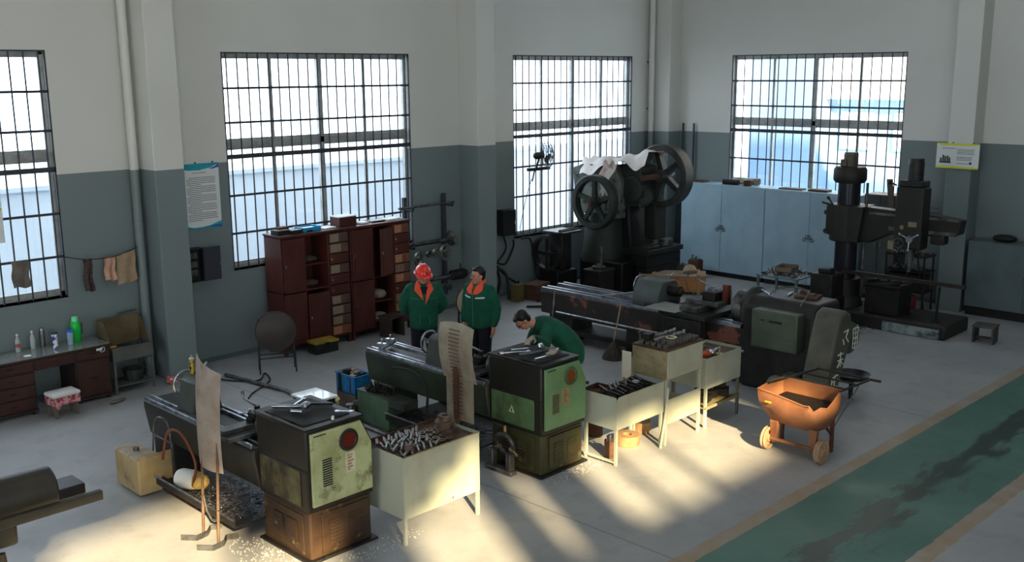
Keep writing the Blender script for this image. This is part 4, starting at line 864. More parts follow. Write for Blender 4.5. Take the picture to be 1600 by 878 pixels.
# carriage with compound slide near the chuck
c_ = MB().prism([(-0.22, 0.84), (0.70, 0.84), (0.70, 0.92), (-0.22, 0.92)], 'y', 1.75, 2.55).box(-0.24, 1.8, 0.46, -0.10, 2.45, 0.84).build('carriage', DKPAINT, t, bevel=0.015)
MB().box(-0.12, 1.95, 0.92, 0.62, 2.25, 1.0).build('cross_slide', DULL, c_, bevel=0.008)
MB().box(0.10, 1.75, 1.0, 0.38, 2.30, 1.07).build('compound_rest', DULL, c_, bevel=0.008)
MB().box(0.14, 1.82, 1.07, 0.36, 2.04, 1.20).build('tool_post', DARK, c_, bevel=0.008)
m = MB()
for x in (0.18, 0.25, 0.32):
    for y in (1.86, 2.0): m.cyl((x, y, 1.20), (x, y, 1.25), 0.014, n=8)
m.build('clamp_bolt', STEEL, c_)
MB().cyl((0.25, 1.93, 1.2), (0.25, 1.93, 1.27), 0.03).cyl((0.25, 1.93, 1.26), (0.30, 2.25, 1.33), 0.012).build('clamp_lever', STEEL, c_)
MB().box(0.30, 1.72, 1.07, 0.34, 1.80, 1.30).box(0.40, 1.74, 1.0, 0.44, 1.82, 1.28).build('red_plate', mat('dull_red_plate', (104, 52, 42), (80, 42, 36), 6, rough=0.6), c_)
MB().box(-0.30, 2.20, 0.925, 0.20, 2.75, 0.932).build('splash_sheet', mat('pale_sheet_zinc', (158, 158, 154), (138, 138, 134), 4, rough=0.4, metal=0.0), c_)
for x, y in ((-0.245, 2.2), (-0.245, 1.95)):
    m = MB().ring((x-0.05, y, 0.66), (1, 0, 0), 0.09, 0.011, 26, 6).cyl((x, y, 0.66), (x-0.06, y, 0.66), 0.018)
    for k in range(3): m.cyl((x-0.05, y, 0.66), (x-0.05, y+0.09*math.cos(k*2.09), 0.66+0.09*math.sin(k*2.09)), 0.007)
    m.build('apron_wheel', DARK, c_)
MB().box(-0.05, 2.60, 0.86, 0.10, 2.95, 0.93).build('way_wiper', DKPAINT, c_, bevel=0.01)
# junk on the headstock roof
for k, (kd, x, y, rz, L, lab) in enumerate([('spanner', 12.25, 7.10, 0.9, 0.32, 'long spanner crossing others on the heavy lathe headstock roof'), ('spanner', 12.30, 7.02, 0.35, 0.30, 'second spanner under the crossed pair on the heavy lathe headstock'), ('rod', 12.38, 6.80, 0.2, 0.22, 'short rod in the middle of the heavy lathe headstock roof')]):
    tool(kd, lab, 'tool', (x, y, 1.283+0.012*(k == 0)), rz, L)
hose('bent_rod', [(12.12, 6.96, 1.30), (12.16, 6.86, 1.40), (12.30, 6.66, 1.42), (12.28, 6.48, 1.38), (12.08, 6.42, 1.32), (11.99, 6.46, 1.18)], 0.012, DULL, 'pale bent rod looped over the heavy lathe headstock', 'rod')
o = MB().box(-0.12, -0.16, 0, 0.12, 0.16, 0.03).box(-0.10, -0.1, 0.03, -0.02, 0.0, 0.06).box(0.02, 0.02, 0.03, 0.09, 0.12, 0.07).cyl((0, -0.12, 0.045), (0.05, 0.1, 0.045), 0.014).build('parts_tray', TRAYRUST, loc=(12.42, 6.55, 1.283), rz=0.2, bevel=0.003); tag(o, 'tray of small parts on the heavy lathe headstock roof', 'tray')
# big tailstock
t = thing('tailstock', 'big rounded grey tailstock with handwheel on the heavy lathe bed', 'tailstock', (12.26, 8.95, 0.85))
MB().prism([(-0.30, 0), (0.30, 0), (0.29, 0.16), (0.20, 0.34), (0.14, 0.38), (-0.14, 0.38), (-0.20, 0.34), (-0.29, 0.16)], 'y', -0.22, 0.26).build('body', mat('grey_green_tailstock', (72, 80, 78), (56, 60, 58), 3, rough=0.45), t, bevel=0.02, seg=3)
MB().cyl((0, -0.42, 0.24), (0, -0.20, 0.24), 0.08, n=22).cyl((0, -0.46, 0.24), (0, -0.42, 0.24), 0.04, 0.06).build('quill', DARK, t)
m = MB().ring((0, 0.34, 0.24), (0, 1, 0), 0.145, 0.014, 32, 8).cyl((0, 0.26, 0.24), (0, 0.37, 0.24), 0.03)
for k in range(3): m.cyl((0, 0.34, 0.24), (0.145*math.cos(k*2.09), 0.34, 0.24+0.145*math.sin(k*2.09)), 0.010)
m.build('handwheel', STEEL, t)
MB().cyl((0.12, -0.12, 0.36), (0.12, -0.12, 0.43), 0.016).cyl((0.12, -0.12, 0.42), (0.30, -0.08, 0.44), 0.011).ball((0.10, -0.12, 0.44), 0.022).build('lock_lever', STEEL, t)
o = MB().cyl((11.93, 10.85, 0.0), (11.96, 10.78, 0.86), 0.016, n=10).build('steel_rod', STEEL); tag(o, 'thin bright rod propped upright at the tail end of the heavy lathe', 'rod')
o = MB().cyl((12.02, 9.85, 0.87), (12.36, 9.15, 1.0), 0.014, n=10).build('steel_rod', STEEL); tag(o, 'bright rod lying slantwise from the big tailstock over the heavy bed', 'rod')
t = thing('work_lamp', 'tan dish work lamp on a thin curved arm rising from the heavy lathe', 'lamp', (12.45, 8.33, 0.921))
MB().cyl((0, 0, 0), (0, 0, 0.02), 0.05).build('lamp_base', DARK, t)
MB().tube([(0, 0, 0.02), (-0.02, 0.04, 0.10), (-0.06, 0.16, 0.22), (-0.08, 0.20, 0.34), (-0.05, 0.15, 0.44)], 0.010, 8).build('lamp_arm', DULL, t)
MB().spin((-0.05, 0.14, 0.47), (0.35, 0.3, 0.9), [(0.02, 0.10), (0.07, 0.08), (0.11, 0.0), (0.105, -0.02), (0.05, -0.02)], 22).build('lamp_shade', mat('tan_lamp_shade', (136, 118, 96), rough=0.5), t)

def floor_swarf(cx_, cy_, rx, ry, n_, lab, seed):
    m = MB(); R = random.Random(seed)
    for i in range(n_):
        a = R.uniform(0, 2*PI); q = R.random()**0.7; x, y = cx_+rx*q*math.cos(a), cy_+ry*q*math.sin(a); l_ = R.uniform(0.003, 0.008)
        m.box(x-l_, y-0.002, 0.001, x+l_, y+0.002, 0.006, rz=R.uniform(0, PI))
    tag(m.build('swarf', mat('pale_swarf', (206, 204, 192), rough=0.3), smooth=0), lab, 'swarf', kind='stuff')
floor_swarf(4.50, 7.62, 0.22, 0.50, 260, 'bright swarf scattered on the sunlit floor left of the olive lathe base', 1)
floor_swarf(5.35, 6.98, 0.5, 0.14, 130, 'swarf scattered on the floor before the olive lathe base', 2)
floor_swarf(7.95, 6.85, 0.5, 0.12, 130, 'swarf scattered on the floor before the green lathe base', 3)

# ------------------------------------------------------------------ geared press by the third window
t = thing('flywheel_press', 'dark geared press with two spoked flywheels and a cloth over its top', 'press', (15.35, 11.95, 0))
PRESS = mat('worn_grey_green_press', (42, 50, 44), (28, 32, 28), 2.5, rough=0.5, c3=(70, 70, 62), lo3=0.66, hi3=0.72, s3=5)
PRESSLOW = mat('dark_press_base', (20, 20, 21), (14, 14, 14), 3, rough=0.5)
MB().box(0.10, 0.20, 0, 1.60, 1.30, 0.62).build('base_block', PRESSLOW, t, bevel=0.03)
MB().box(0.55, -0.10, 0.0, 1.55, 0.25, 0.50).box(0.50, -0.12, 0.50, 1.60, 0.30, 0.76).build('bolster_pedestal', PRESSLOW, t, bevel=0.02)
MB().box(0.45, -0.18, 0.76, 1.62, 0.45, 0.86).build('table_plate', DARK, t, bevel=0.01)
MB().cyl((1.30, 0.05, 0.86), (1.30, 0.05, 1.00), 0.16, n=24).box(0.70, 0.0, 0.86, 1.05, 0.2, 0.90).build('die_block', DULL, t, bevel=0.006)
MB().spin((0.52, 0.98, 0.55), (0, 0, 1), [(0.50, 0), (0.46, 0.25), (0.42, 0.55), (0.40, 0.85), (0.38, 1.0)], 32).build('column', PRESS, t)
MB().prism([(0.30, 0.62), (1.25, 0.62), (1.25, 1.5), (1.20, 2.30), (0.45, 2.30), (0.40, 1.5)], 'x', 0.55, 1.30).build('frame', PRESSLOW, t, bevel=0.04)
MB().prism([(0.45, 1.45), (1.45, 1.50), (1.62, 1.95), (1.66, 2.42), (1.40, 2.50), (0.60, 2.52), (0.42, 2.2)], 'x', 0.28, 0.52).build('side_casting', mat('peeling_white_green_paint', (104, 108, 100), (70, 76, 68), 3, rough=0.5, c3=(40, 38, 34), lo3=0.58, hi3=0.62, s3=6), t, bevel=0.03)
MB().box(0.45, 0.05, 1.70, 1.25, 0.75, 2.50).cyl((0.55, 0.25, 2.05), (0.40, 0.25, 2.05), 0.26, n=26).build('crank_head', PRESS, t, bevel=0.03)
MB().box(0.72, -0.12, 1.05, 1.10, 0.15, 1.75).build('ram', DARK, t, bevel=0.02)
MB().cyl((0.9, 0.0, 0.95), (0.9, 0.0, 1.2), 0.07).build('plunger', DULL, t)
def flywheel(c, R, wd, spokes, m_, name='flywheel', a0=0.3, par=t):
    o_ = MB().spin(c, (1, 0, 0), [(R*0.80, -wd/2), (R*0.97, -wd/2), (R, -wd/2+0.02), (R, wd/2-0.02), (R*0.97, wd/2), (R*0.80, wd/2)], 48, True)
    o_.spin(c, (1, 0, 0), [(0.02, -wd*0.7), (R*0.18, -wd*0.7), (R*0.20, -wd*0.6), (R*0.20, wd*0.6), (R*0.18, wd*0.7), (0.02, wd*0.7)], 24)
    for k in range(spokes):
        a = a0+k*2*PI/spokes; u = Vector((0, math.cos(a), math.sin(a))); v = Vector((0, -math.sin(a), math.cos(a)))
        p0, p1 = Vector(c)+u*R*0.15, Vector(c)+u*R*0.83
        bm = o_.bm; q = []
        for (p, hw) in ((p0, R*0.10), (p1, R*0.075)):
            for sx in (-1, 1):
                for sv in (-1, 1): q.append(bm.verts.new(p+Vector((sx*wd*0.22, 0, 0))+v*sv*hw))
        for f_ in ((0, 1, 3, 2), (4, 6, 7, 5), (0, 4, 5, 1), (2, 3, 7, 6), (0, 2, 6, 4), (1, 5, 7, 3)): bm.faces.new([q[i] for i in f_])
    return o_.build(name, m_, par, bevel=0.004)
flywheel((-0.06, 0.78, 1.80), 0.54, 0.16, 5, PRESS)['label'] = 'smaller grey five-spoked flywheel'
flywheel((1.0, -0.10, 2.30), 0.62, 0.30, 5, mat('dark_flywheel', (50, 52, 50), (38, 38, 36), 4, rough=0.45), a0=0.0)['label'] = 'larger dark five-spoked flywheel'
MB().cyl((-0.22, 0.78, 1.80), (0.55, 0.78, 1.80), 0.055, n=20).cyl((0.30, -0.10, 2.30), (1.2, -0.10, 2.30), 0.06, n=20).build('shaft', RUST, t)
def cloth(u, v):
    x = 0.25+0.85*u; y = 1.45-1.62*v
    z = 2.545+0.05*math.sin(PI*u)+0.040*math.sin(13*u+5*v)*math.cos(8*v)+0.038*math.sin(21*v+5*u)+0.24*v*v
    if u < 0.15: z -= (0.15-u)*1.0*(1+0.8*math.sin(7*v+1))
    return Vector((x-0.08*math.sin(6*v)*(1-u), y, z))
o = MB().grid(cloth, 34, 44, 0.008).build('dust_cloth', mat('pinkish_white_cloth', (222, 216, 212), (188, 156, 150), 2.4, 0.52, 0.62, rough=0.9), loc=(15.35, 11.95, 0.0)); tag(o, 'crumpled whitish cloth thrown over the top of the flywheel press', 'cloth')
o = MB().grid(lambda u, v: Vector((0.05*math.sin(9*v)+0.05*u-0.10*v, 0.72-0.30*u*(1-0.45*v)+0.08*v+0.04*math.sin(5*v), 0.08-0.62*v+0.05*math.sin(12*u))), 16, 22, 0.008).build('dust_cloth', _m['pinkish_white_cloth'], loc=(15.48, 11.95, 2.50)); tag(o, 'hanging end of whitish cloth between the two flywheels', 'cloth')
# machine and junk left of the press
t = thing('drive_unit', 'dark belt drive unit with a slatted top left of the flywheel press', 'machine', (14.55, 13.0, 0))
MB().box(0.0, 0.05, 0.0, 0.60, 0.55, 0.45).build('base_block', PRESSLOW, t, bevel=0.02)
MB().box(0.25, 0.15, 0.45, 0.55, 0.5, 1.20).build('standard', DKPAINT, t, bevel=0.03)
MB().spin((0.02, 0.35, 0.80), (1, 0, 0), [(0.30, -0.06), (0.36, -0.05), (0.36, 0.05), (0.30, 0.06)], 32, True).cyl((-0.05, 0.35, 0.8), (0.3, 0.35, 0.8), 0.05).box(-0.0, 0.32, 0.5, 0.03, 0.38, 1.12).box(-0.0, 0.05, 0.77, 0.03, 0.65, 0.83).build('belt_pulley', BLACK, t)
MB().box(0.05, -0.05, 1.20, 0.62, 0.5, 1.24).cyl((0.0, -0.05, 1.27), (0.6, -0.02, 1.27), 0.02).cyl((0.1, 0.1, 1.26), (0.62, 0.16, 1.26), 0.02).build('slatted_top', DULL, t, bevel=0.004)
t = thing('grinder_stand', 'low dark bench with a round plate in front of the flywheel press', 'bench', (14.75, 12.15, 0))
MB().box(0, 0, 0.52, 0.50, 0.42, 0.56).box(0.02, 0.02, 0.1, 0.48, 0.40, 0.52).build('bench_body', DARK, t, bevel=0.01)
MB().spin((0.22, 0.2, 0.56), (0, 0, 1), [(0.12, 0), (0.13, 0.05), (0.05, 0.06), (0.04, 0.10)], 24).cyl((0.42, 0.3, 0.56), (0.42, 0.3, 0.95), 0.04).build('round_plate', DULL, t)
for k, (a, b, r, lab) in enumerate([((17.72, 12.55, 0), (17.35, 13.70, 2.2), 0.04, 'pale pipe leaning on the wall behind the larger flywheel'), ((17.95, 12.75, 0), (17.70, 13.73, 2.0), 0.025, 'thin pipe leaning beside the thicker one behind the press')]):
    tag(MB().cyl(a, b, r, n=14).build('leaning_pipe', GREYPAINT), lab, 'pipe')
for k, (x, y, w_, d, h, m_, lab) in enumerate([(17.35, 12.0, 0.36, 0.30, 0.28, mat('brown_box_wood', (92, 62, 46), (70, 48, 38), 4, rough=0.8), 'brown wooden box of steel pieces right of the press'),
                                              (17.85, 12.0, 0.20, 0.25, 0.36, _m['brown_box_wood'], 'narrow brown box at the foot of the blue cabinets')]):
    t = thing('wooden_box', lab, 'box', (x, y, 0))
    MB().box(0, 0, 0, w_, d, h).build('box_body', m_, t, bevel=0.006)
    MB().box(0.03, 0.03, h, w_-0.03, d-0.03, h+0.02).cyl((0.05, 0.1, h+0.03), (0.2, 0.18, h+0.05), 0.02).cyl((0.08, 0.2, h), (0.1, 0.2, h+0.10), 0.018).build('steel_pieces', DULL, t)
# plywood packing crate with battens
t = thing('packing_crate', 'long low plywood packing crate behind the heavy lathe tailstock', 'crate', (16.48, 10.88, 0), 0.62)
MB().box(0, 0, 0.05, 0.55, 1.30, 0.36).build('crate_body', PLYWOOD, t, bevel=0.004)
MB().box(-0.01, -0.01, 0.36, 0.56, 1.31, 0.38).build('lid', mat('dusty_pale_lid', (150, 136, 120), (128, 112, 96), 3, rough=0.8), t, bevel=0.003)
m = MB()
for y in (0.10, 0.98): m.box(-0.025, y, 0.0, 0.0, y+0.07, 0.38).box(-0.025, y, 0.38, 0.58, y+0.07, 0.405).box(0.0, y, 0.0, 0.55, y+0.07, 0.05)
m.build('batten', mat('pine_batten', (168, 128, 90), rough=0.7), t, bevel=0.003)
t = thing('wire_coil', 'pale coil of strip lying on the floor right of the packing crate', 'coil', (16.05, 10.30, 0))
m = MB()
for k in range(7): m.ring((0.01*k, 0, 0.03+0.028*k), (0.05*math.sin(k), 0.04*math.cos(k*2), 1), 0.30-0.012*k, 0.014, 36, 6)
m.build('coil_turns', mat('pale_strip', (150, 150, 148), (110, 110, 108), 12, rough=0.45, metal=0.4), t)
MB().cyl((0, 0, 0), (0, 0, 0.06), 0.12, n=20).build('coil_core', DARK, t)
# near the second pillar: can, box, hoses
t = thing('can', 'dull yellow square can on the floor right of the second pillar', 'can', (13.62, 13.25, 0))
MB().box(-0.11, -0.09, 0, 0.11, 0.09, 0.34).build('can_body', mat('dull_yellow_can', (98, 92, 52), (76, 70, 44), 5, rough=0.5), t, bevel=0.01)
MB().tube([(-0.06, 0, 0.34), (-0.04, 0, 0.39), (0.04, 0, 0.39), (0.06, 0, 0.34)], 0.008, 6).cyl((0.07, 0.04, 0.34), (0.07, 0.04, 0.37), 0.02).build('can_handle', DARK, t)
o = MB().box(-0.26, -0.16, 0, 0.26, 0.16, 0.30).box(-0.27, -0.17, 0.13, 0.27, 0.17, 0.15).build('wooden_box', _m['brown_box_wood'], loc=(14.08, 13.18, 0), rz=0.2, bevel=0.008); tag(o, 'brown slatted box on the floor under the third window', 'box')
hose('hose', [(13.20, 13.45, 0.02), (13.25, 13.35, 0.40), (13.35, 13.5, 0.62), (13.48, 13.4, 0.50), (13.44, 13.3, 0.05)], 0.03, RUBBER, 'thick black hose bunched upright by the second pillar')
hose('hose', [(13.3, 12.7, 0.03), (13.6, 12.45, 0.03), (13.95, 12.5, 0.03), (14.1, 12.8, 0.03), (13.8, 12.9, 0.03)], 0.022, RUBBER, 'flat coil of black hose on the floor before the yellow can')

# electrical boxes, fan, cables
t = thing('electrical_box', 'open dark electrical box on the wall between pillar and second window', 'electrical box', (7.06, YA, 1.30))
MB().box(0, -0.05, 0, 0.26, 0.0, 0.50).box(0, -0.16, 0, 0.012, -0.05, 0.50).box(0.248, -0.16, 0, 0.26, -0.05, 0.50).box(0, -0.16, 0.488, 0.26, -0.05, 0.50).box(0, -0.16, 0, 0.26, -0.05, 0.012).build('box_case', BLACK, t)
d = MB().box(0.262, -0.178, 0.0, 0.53, -0.162, 0.50, rz=0.0).build('door', mat('dark_grey_door', (54, 56, 66), rough=0.4), t, bevel=0.004)
MB().box(0.50, -0.19, 0.22, 0.52, -0.178, 0.27).build('latch', STEEL, d)
m = MB()
for k in range(3): m.box(0.05, -0.09, 0.08+0.13*k, 0.20, -0.05, 0.17+0.13*k)
m.build('breaker', DULL, t, bevel=0.004)
t = thing('electrical_box', 'closed black electrical box right of the second pillar by the third window', 'electrical box', (13.60, YA, 1.22))
MB().box(0, -0.18, 0, 0.34, 0, 0.50).build('box_case', BLACK, t, bevel=0.006)
d = MB().box(0.006, -0.192, 0.006, 0.334, -0.18, 0.494).build('door', BLACK, t, bevel=0.004)
MB().box(0.30, -0.20, 0.22, 0.32, -0.192, 0.27).build('latch', STEEL, d)
hose('cable', [(13.70, 13.70, 1.22), (13.75, 13.68, 0.95), (13.45, 13.68, 0.70), (13.25, 13.70, 0.80), (13.15, 13.72, 1.0)], 0.016, RUBBER, 'short black cable curving below the closed electrical box')
hose('cable', [(13.98, 13.70, 1.10), (13.95, 13.68, 0.95), (13.70, 13.66, 0.66), (13.40, 13.66, 0.75), (13.80, 13.6, 0.35), (14.35, 13.55, 0.16), (14.85, 13.5, 0.42)], 0.020, RUBBER, 'heavy black cable sagging from the third window to the drive unit')
hose('cable', [(14.20, 13.70, 1.10), (14.45, 13.68, 1.05), (14.55, 13.66, 0.6), (14.60, 13.6, 0.25), (14.95, 13.5, 0.2)], 0.018, RUBBER, 'second black cable dropping from the window sill beside the sagging one')
t = thing('wall_fan', 'black caged wall fan clamped to the grille of the third window', 'fan', (14.52, 13.62, 2.72))
m = MB(); nrm = Vector((0.45, -0.85, 0.12)).normalized(); cc = Vector((0.12, -0.22, 0.02))
for R_, off in ((0.26, 0), (0.24, 0.05), (0.20, 0.08), (0.24, -0.05), (0.20, -0.08), (0.10, 0.10), (0.10, -0.10)): m.ring(cc+nrm*off, nrm, R_, 0.004 if R_ < 0.26 else 0.007, 40, 5)
aa = nrm.orthogonal().normalized(); bb = nrm.cross(aa)
for k in range(24):
    e = aa*math.cos(k*PI/12)+bb*math.sin(k*PI/12)
    for sg in (-1, 1): m.tube([cc+nrm*sg*0.10+e*0.03, cc+nrm*sg*0.08+e*0.20, cc+e*0.26], 0.003, 4)
m.build('fan_cage', BLACK, t)
m = MB()
for k in range(3):
    e = aa*math.cos(k*2.094)+bb*math.sin(k*2.094); f_ = nrm.cross(e)
    m.grid(lambda u, v: cc+e*(0.03+0.19*u)+f_*(v-0.5)*(0.05+0.10*u)+nrm*0.03*(v-0.5), 6, 5, 0.003)
m.build('blade', DARK, t)
MB().cyl(cc-nrm*0.22, cc-nrm*0.07, 0.075, 0.06, n=20).ball(cc-nrm*0.22, 0.072).build('motor_housing', BLACK, t)
MB().box(-0.18, -0.03, -0.30, 0.42, 0.05, -0.24).cyl(cc-nrm*0.15, (0.02, -0.01, -0.26), 0.02).cyl((0.0, 0, -0.26), (-0.10, -0.02, -0.50), 0.014).build('wall_bracket', BLACK, t)
MB().tube([(-0.1, 0.0, -0.45), (-0.22, 0.06, -0.9), (-0.36, 0.07, -1.4), (-0.30, 0.08, -1.6)], 0.006, 6).build('cord', BLACK, t)

# posters
def poster(label, loc, rz, w_, h, head, foot, photo, rows, tcols):
    t = thing('poster', label, 'poster', loc, rz)
    MB().box(0, -0.012, 0, w_, 0.0, h).build('board', mat('poster_paper', (214, 218, 216), rough=0.45), t)
    for nm, pts, m_ in (('header_band', head[0], head[1]), ('footer_band', foot[0], foot[1])):
        MB().prism(pts, 'y', -0.0145, -0.012).build(nm, m_, t, smooth=0)
    m = MB(); R = random.Random(9)
    for (x0, x1, z) in rows:
        x = x0
        while x < x1-0.01:
            l_ = R.uniform(0.012, 0.03); m.box(x, -0.0135, z, min(x+l_, x1), -0.012, z+tcols); x += l_+0.005
    m.build('text_lines', mat('print_ink', (70, 74, 82), rough=0.6), t, smooth=0)
    m = MB()
    for x in (w_*0.38, w_*0.85): m.cyl((x, -0.02, h+0.012), (x, 0, h+0.012), 0.012)
    m.build('hook', DULL, t)
    return t
TEAL = mat('teal_print', (28, 132, 150), (40, 160, 176), 3, rough=0.4); YG = mat('yellow_green_print', (206, 214, 50), rough=0.4)
rows = [(0.17, 0.40, 0.83)]+[(0.07+(0.04 if k % 5 == 0 else 0), (0.54 if k % 5 != 4 else 0.30), 0.76-0.0265*k) for k in range(25)]
t = poster('tall white notice board with teal waves and dense text left of the second window', (7.14, YA-0.001, 2.06), 0, 0.60, 0.97,
       ([(0, 0.97), (0, 0.90), (0.10, 0.875), (0.28, 0.87), (0.46, 0.90), (0.60, 0.955), (0.60, 0.97)], TEAL), ([(0, 0), (0, 0.06), (0.15, 0.025), (0.38, 0.03), (0.60, 0.10), (0.60, 0)], TEAL), None, rows, 0.009)
MB().prism([(0.60, 0.955), (0.60, 0.90), (0.50, 0.88), (0.44, 0.886), (0.54, 0.915)], 'y', -0.0147, -0.012).prism([(0.30, 0.03), (0.6, 0.0), (0.6, 0.05)], 'y', -0.0147, -0.012).build('blue_wave', mat('blue_print', (40, 96, 160), rough=0.4), t, smooth=0)
rows = [(0.10, 0.34, 0.345)]+[(0.36, 0.66, 0.33-0.026*k) for k in range(4)]+[(0.36, 0.62, 0.20-0.026*k) for k in range(3)]+[(0.36, 0.58, 0.085)]
t = poster('landscape notice board with yellow-green edges and a small photo on the end pillar', (18.34, 7.32, 2.59), -PI/2, 0.74, 0.44,
       ([(0, 0.44), (0, 0.425), (0.10, 0.40), (0.60, 0.405), (0.74, 0.42), (0.74, 0.44)], YG), ([(0, 0), (0, 0.03), (0.3, 0.035), (0.74, 0.03), (0.74, 0)], YG), None, rows, 0.010)
m = MB().box(0.06, -0.0145, 0.09, 0.26, -0.012, 0.12)
for k, (x, hh) in enumerate([(0.07, 0.06), (0.11, 0.11), (0.145, 0.09), (0.185, 0.10), (0.22, 0.07)]): m.box(x, -0.0145, 0.12, x+0.03, -0.012, 0.12+hh)
m.build('photo_print', mat('dark_photo', (48, 52, 54), (70, 74, 74), 30, rough=0.5), t, smooth=0)
MB().spin((0.60, -0.0145, 0.10), (0, 1, 0), [(0.024, 0), (0.024, 0.002)], 20).build('round_seal', mat('navy_print', (40, 56, 110), rough=0.5), t)
t = poster('long narrow yellow and white notice hung on the bars of the first window', (4.32, YA-0.03, 2.20), 0, 0.30, 0.82,
       ([(0, 0.82), (0, 0.74), (0.30, 0.74), (0.30, 0.82)], YG), ([(0, 0.42), (0, 0.45), (0.30, 0.45), (0.30, 0.42)], YG), None, [(0.06, 0.24, 0.70-0.05*k) for k in range(5)]+[(0.10, 0.22, 0.08)], 0.02)
o = MB().box(0, 0, 0, 0.012, 0.42, 0.006).box(0, 0, 0.09, 0.012, 0.42, 0.096).build('wall_shelf_outline', BARS, loc=(18.805, 7.38, 1.70)); tag(o, 'thin pencil-like dark rail pair on the end wall right of the last window', 'rail')

# clothes line
hose('clothes_line', [(5.33, 13.70, 1.92), (5.6, 13.60, 1.86), (6.0, 13.58, 1.86), (6.39, 13.64, 1.96)], 0.006, RUBBER, 'thin black clothes line from the first window to the downpipe', 'line')
def hang(name, label, cat, x0, x1, ztop, zbot, m_, wav, slant=0.0, y=13.585):
    f = lambda u, v: Vector((x0+(x1-x0)*u+0.01*math.sin(8*v), y+wav*math.sin(9*u+2*v)*(0.3+v), ztop+slant*u-(ztop-zbot)*v+0.015*math.sin(7*u)*v))
    return tag(MB().grid(f, 14, 16, 0.006).build(name, m_), label, cat)
hang('scarf', 'narrow dark patterned scarf hanging on the clothes line', 'scarf', 5.53, 5.65, 1.87, 1.42, mat('dark_check_cloth', (84, 62, 56), (48, 44, 44), 40, 0.46, 0.54, rough=0.9), 0.02)
hang('glove', 'peach coloured cloth hanging left of the tan towel', 'cloth', 5.82, 5.97, 1.86, 1.53, mat('peach_cloth', (192, 150, 126), (176, 134, 110), 8, rough=0.9), 0.015)
hang('towel', 'tan towel hanging on the line right against the downpipe', 'towel', 5.99, 6.26, 1.86, 1.44, mat('tan_towel', (158, 134, 108), (144, 120, 96), 10, rough=0.95), 0.015, 0.05)
hang('cloth', 'grey rag hanging on the bars of the first window', 'cloth', 4.66, 4.88, 1.94, 1.58, mat('grey_rag', (112, 104, 96), (92, 84, 78), 8, rough=0.95), 0.01, 0, 13.735)

# ------------------------------------------------------------------ pedestal desk with glass top and things on it
t = thing('desk', 'dark brown pedestal desk with a glass top under the first window', 'desk', (4.00, 13.16, 0))
DW, DD = 1.64, 0.60
MB().box(0, 0, 0.73, DW, DD, 0.755).build('desk_top', BROWNWOOD, t, bevel=0.004)
MB().box(0.015, 0.015, 0.7555, DW-0.015, DD-0.015, 0.762).build('glass_top', mat('grey_glass_top', (122, 126, 122), (104, 108, 106), 3, rough=0.12, coat=0.6), t, bevel=0.001)
for x0, x1 in ((0.03, 0.62), (1.14, DW-0.03)):
    MB().box(x0, 0.04, 0.06, x1, DD-0.03, 0.58).build('pedestal', BROWNWOOD, t, bevel=0.004)
    MB().box(x0-0.01, 0.02, 0.04, x1+0.01, DD-0.02, 0.075).build('plinth', BROWNWOOD, t, bevel=0.004)
    for (xx, yy) in ((x0+0.02, 0.06), (x1-0.06, 0.06), (x0+0.02, DD-0.1), (x1-0.06, DD-0.1)): MB().box(xx, yy, 0, xx+0.04, yy+0.04, 0.05).build('foot', BROWNWOOD, t)
MB().box(0.02, 0.03, 0.58, DW-0.02, DD-0.03, 0.73).build('drawer_rail', BROWNWOOD, t, bevel=0.003)
MAHOG = mat('mahogany_front', (68, 42, 36), (50, 33, 29), 3, rough=0.4)
for x0, x1, z0, z1, nm in ((0.04, 0.60, 0.60, 0.72, 'drawer'), (0.64, 1.12, 0.60, 0.72, 'drawer'), (1.16, 1.60, 0.60, 0.72, 'drawer'), (0.05, 0.60, 0.43, 0.57, 'drawer'), (0.05, 0.60, 0.26, 0.41, 'drawer'), (0.05, 0.60, 0.09, 0.24, 'drawer'), (1.16, 1.59, 0.09, 0.57, 'door')):
    d = MB().box(x0, 0.012, z0, x1, 0.032, z1).build(nm, MAHOG, t, bevel=0.004)
    MB().box((x0+x1)/2-0.04, 0.0, (z0+z1)/2-0.008, (x0+x1)/2+0.04, 0.012, (z0+z1)/2+0.008).build('handle', DARK, d, bevel=0.003)
MB().box(0.13, 0.009, 0.655, 0.17, 0.012, 0.665).build('paper_tag', PAPER, t)
ZD = 0.7625
CLEAR = bpy.data.materials.new('clear_plastic'); CLEAR.use_nodes = True
_b = CLEAR.node_tree.nodes['Principled BSDF']; _b.inputs['Base Color'].default_value = (*lin((214, 222, 220)), 1); _b.inputs['Roughness'].default_value = 0.15; _b.inputs['Alpha'].default_value = 0.45
def bottle(name, loc, prof, m_, label, capm=None, capz=0, capr=0.02, caph=0.03, cat='bottle'):
    t = thing(name, label, cat, loc)
    MB().spin((0, 0, 0), (0, 0, 1), prof, 22).build('bottle_body', m_, t)
    if capm: MB().cyl((0, 0, capz), (0, 0, capz+caph), capr, capr*0.92, n=18).build('cap', capm, t)
    return t
pet = [(0.030, 0), (0.033, 0.02), (0.033, 0.14), (0.014, 0.19), (0.013, 0.215)]
b1 = bottle('water_bottle', (4.60, 13.63, ZD), pet, CLEAR, 'clear plastic bottle with a reddish label at the left end of the desk', WHITEP, 0.215, 0.015, 0.02)
MB().spin((0, 0, 0.06), (0, 0, 1), [(0.0335, 0), (0.0335, 0.05)], 22).build('bottle_label', mat('reddish_label', (170, 90, 80), rough=0.5), b1)
bottle('water_bottle', (4.80, 13.66, ZD), pet, CLEAR, 'second clear plastic bottle, between the reddish one and the steel flask', WHITEP, 0.215, 0.015, 0.02)
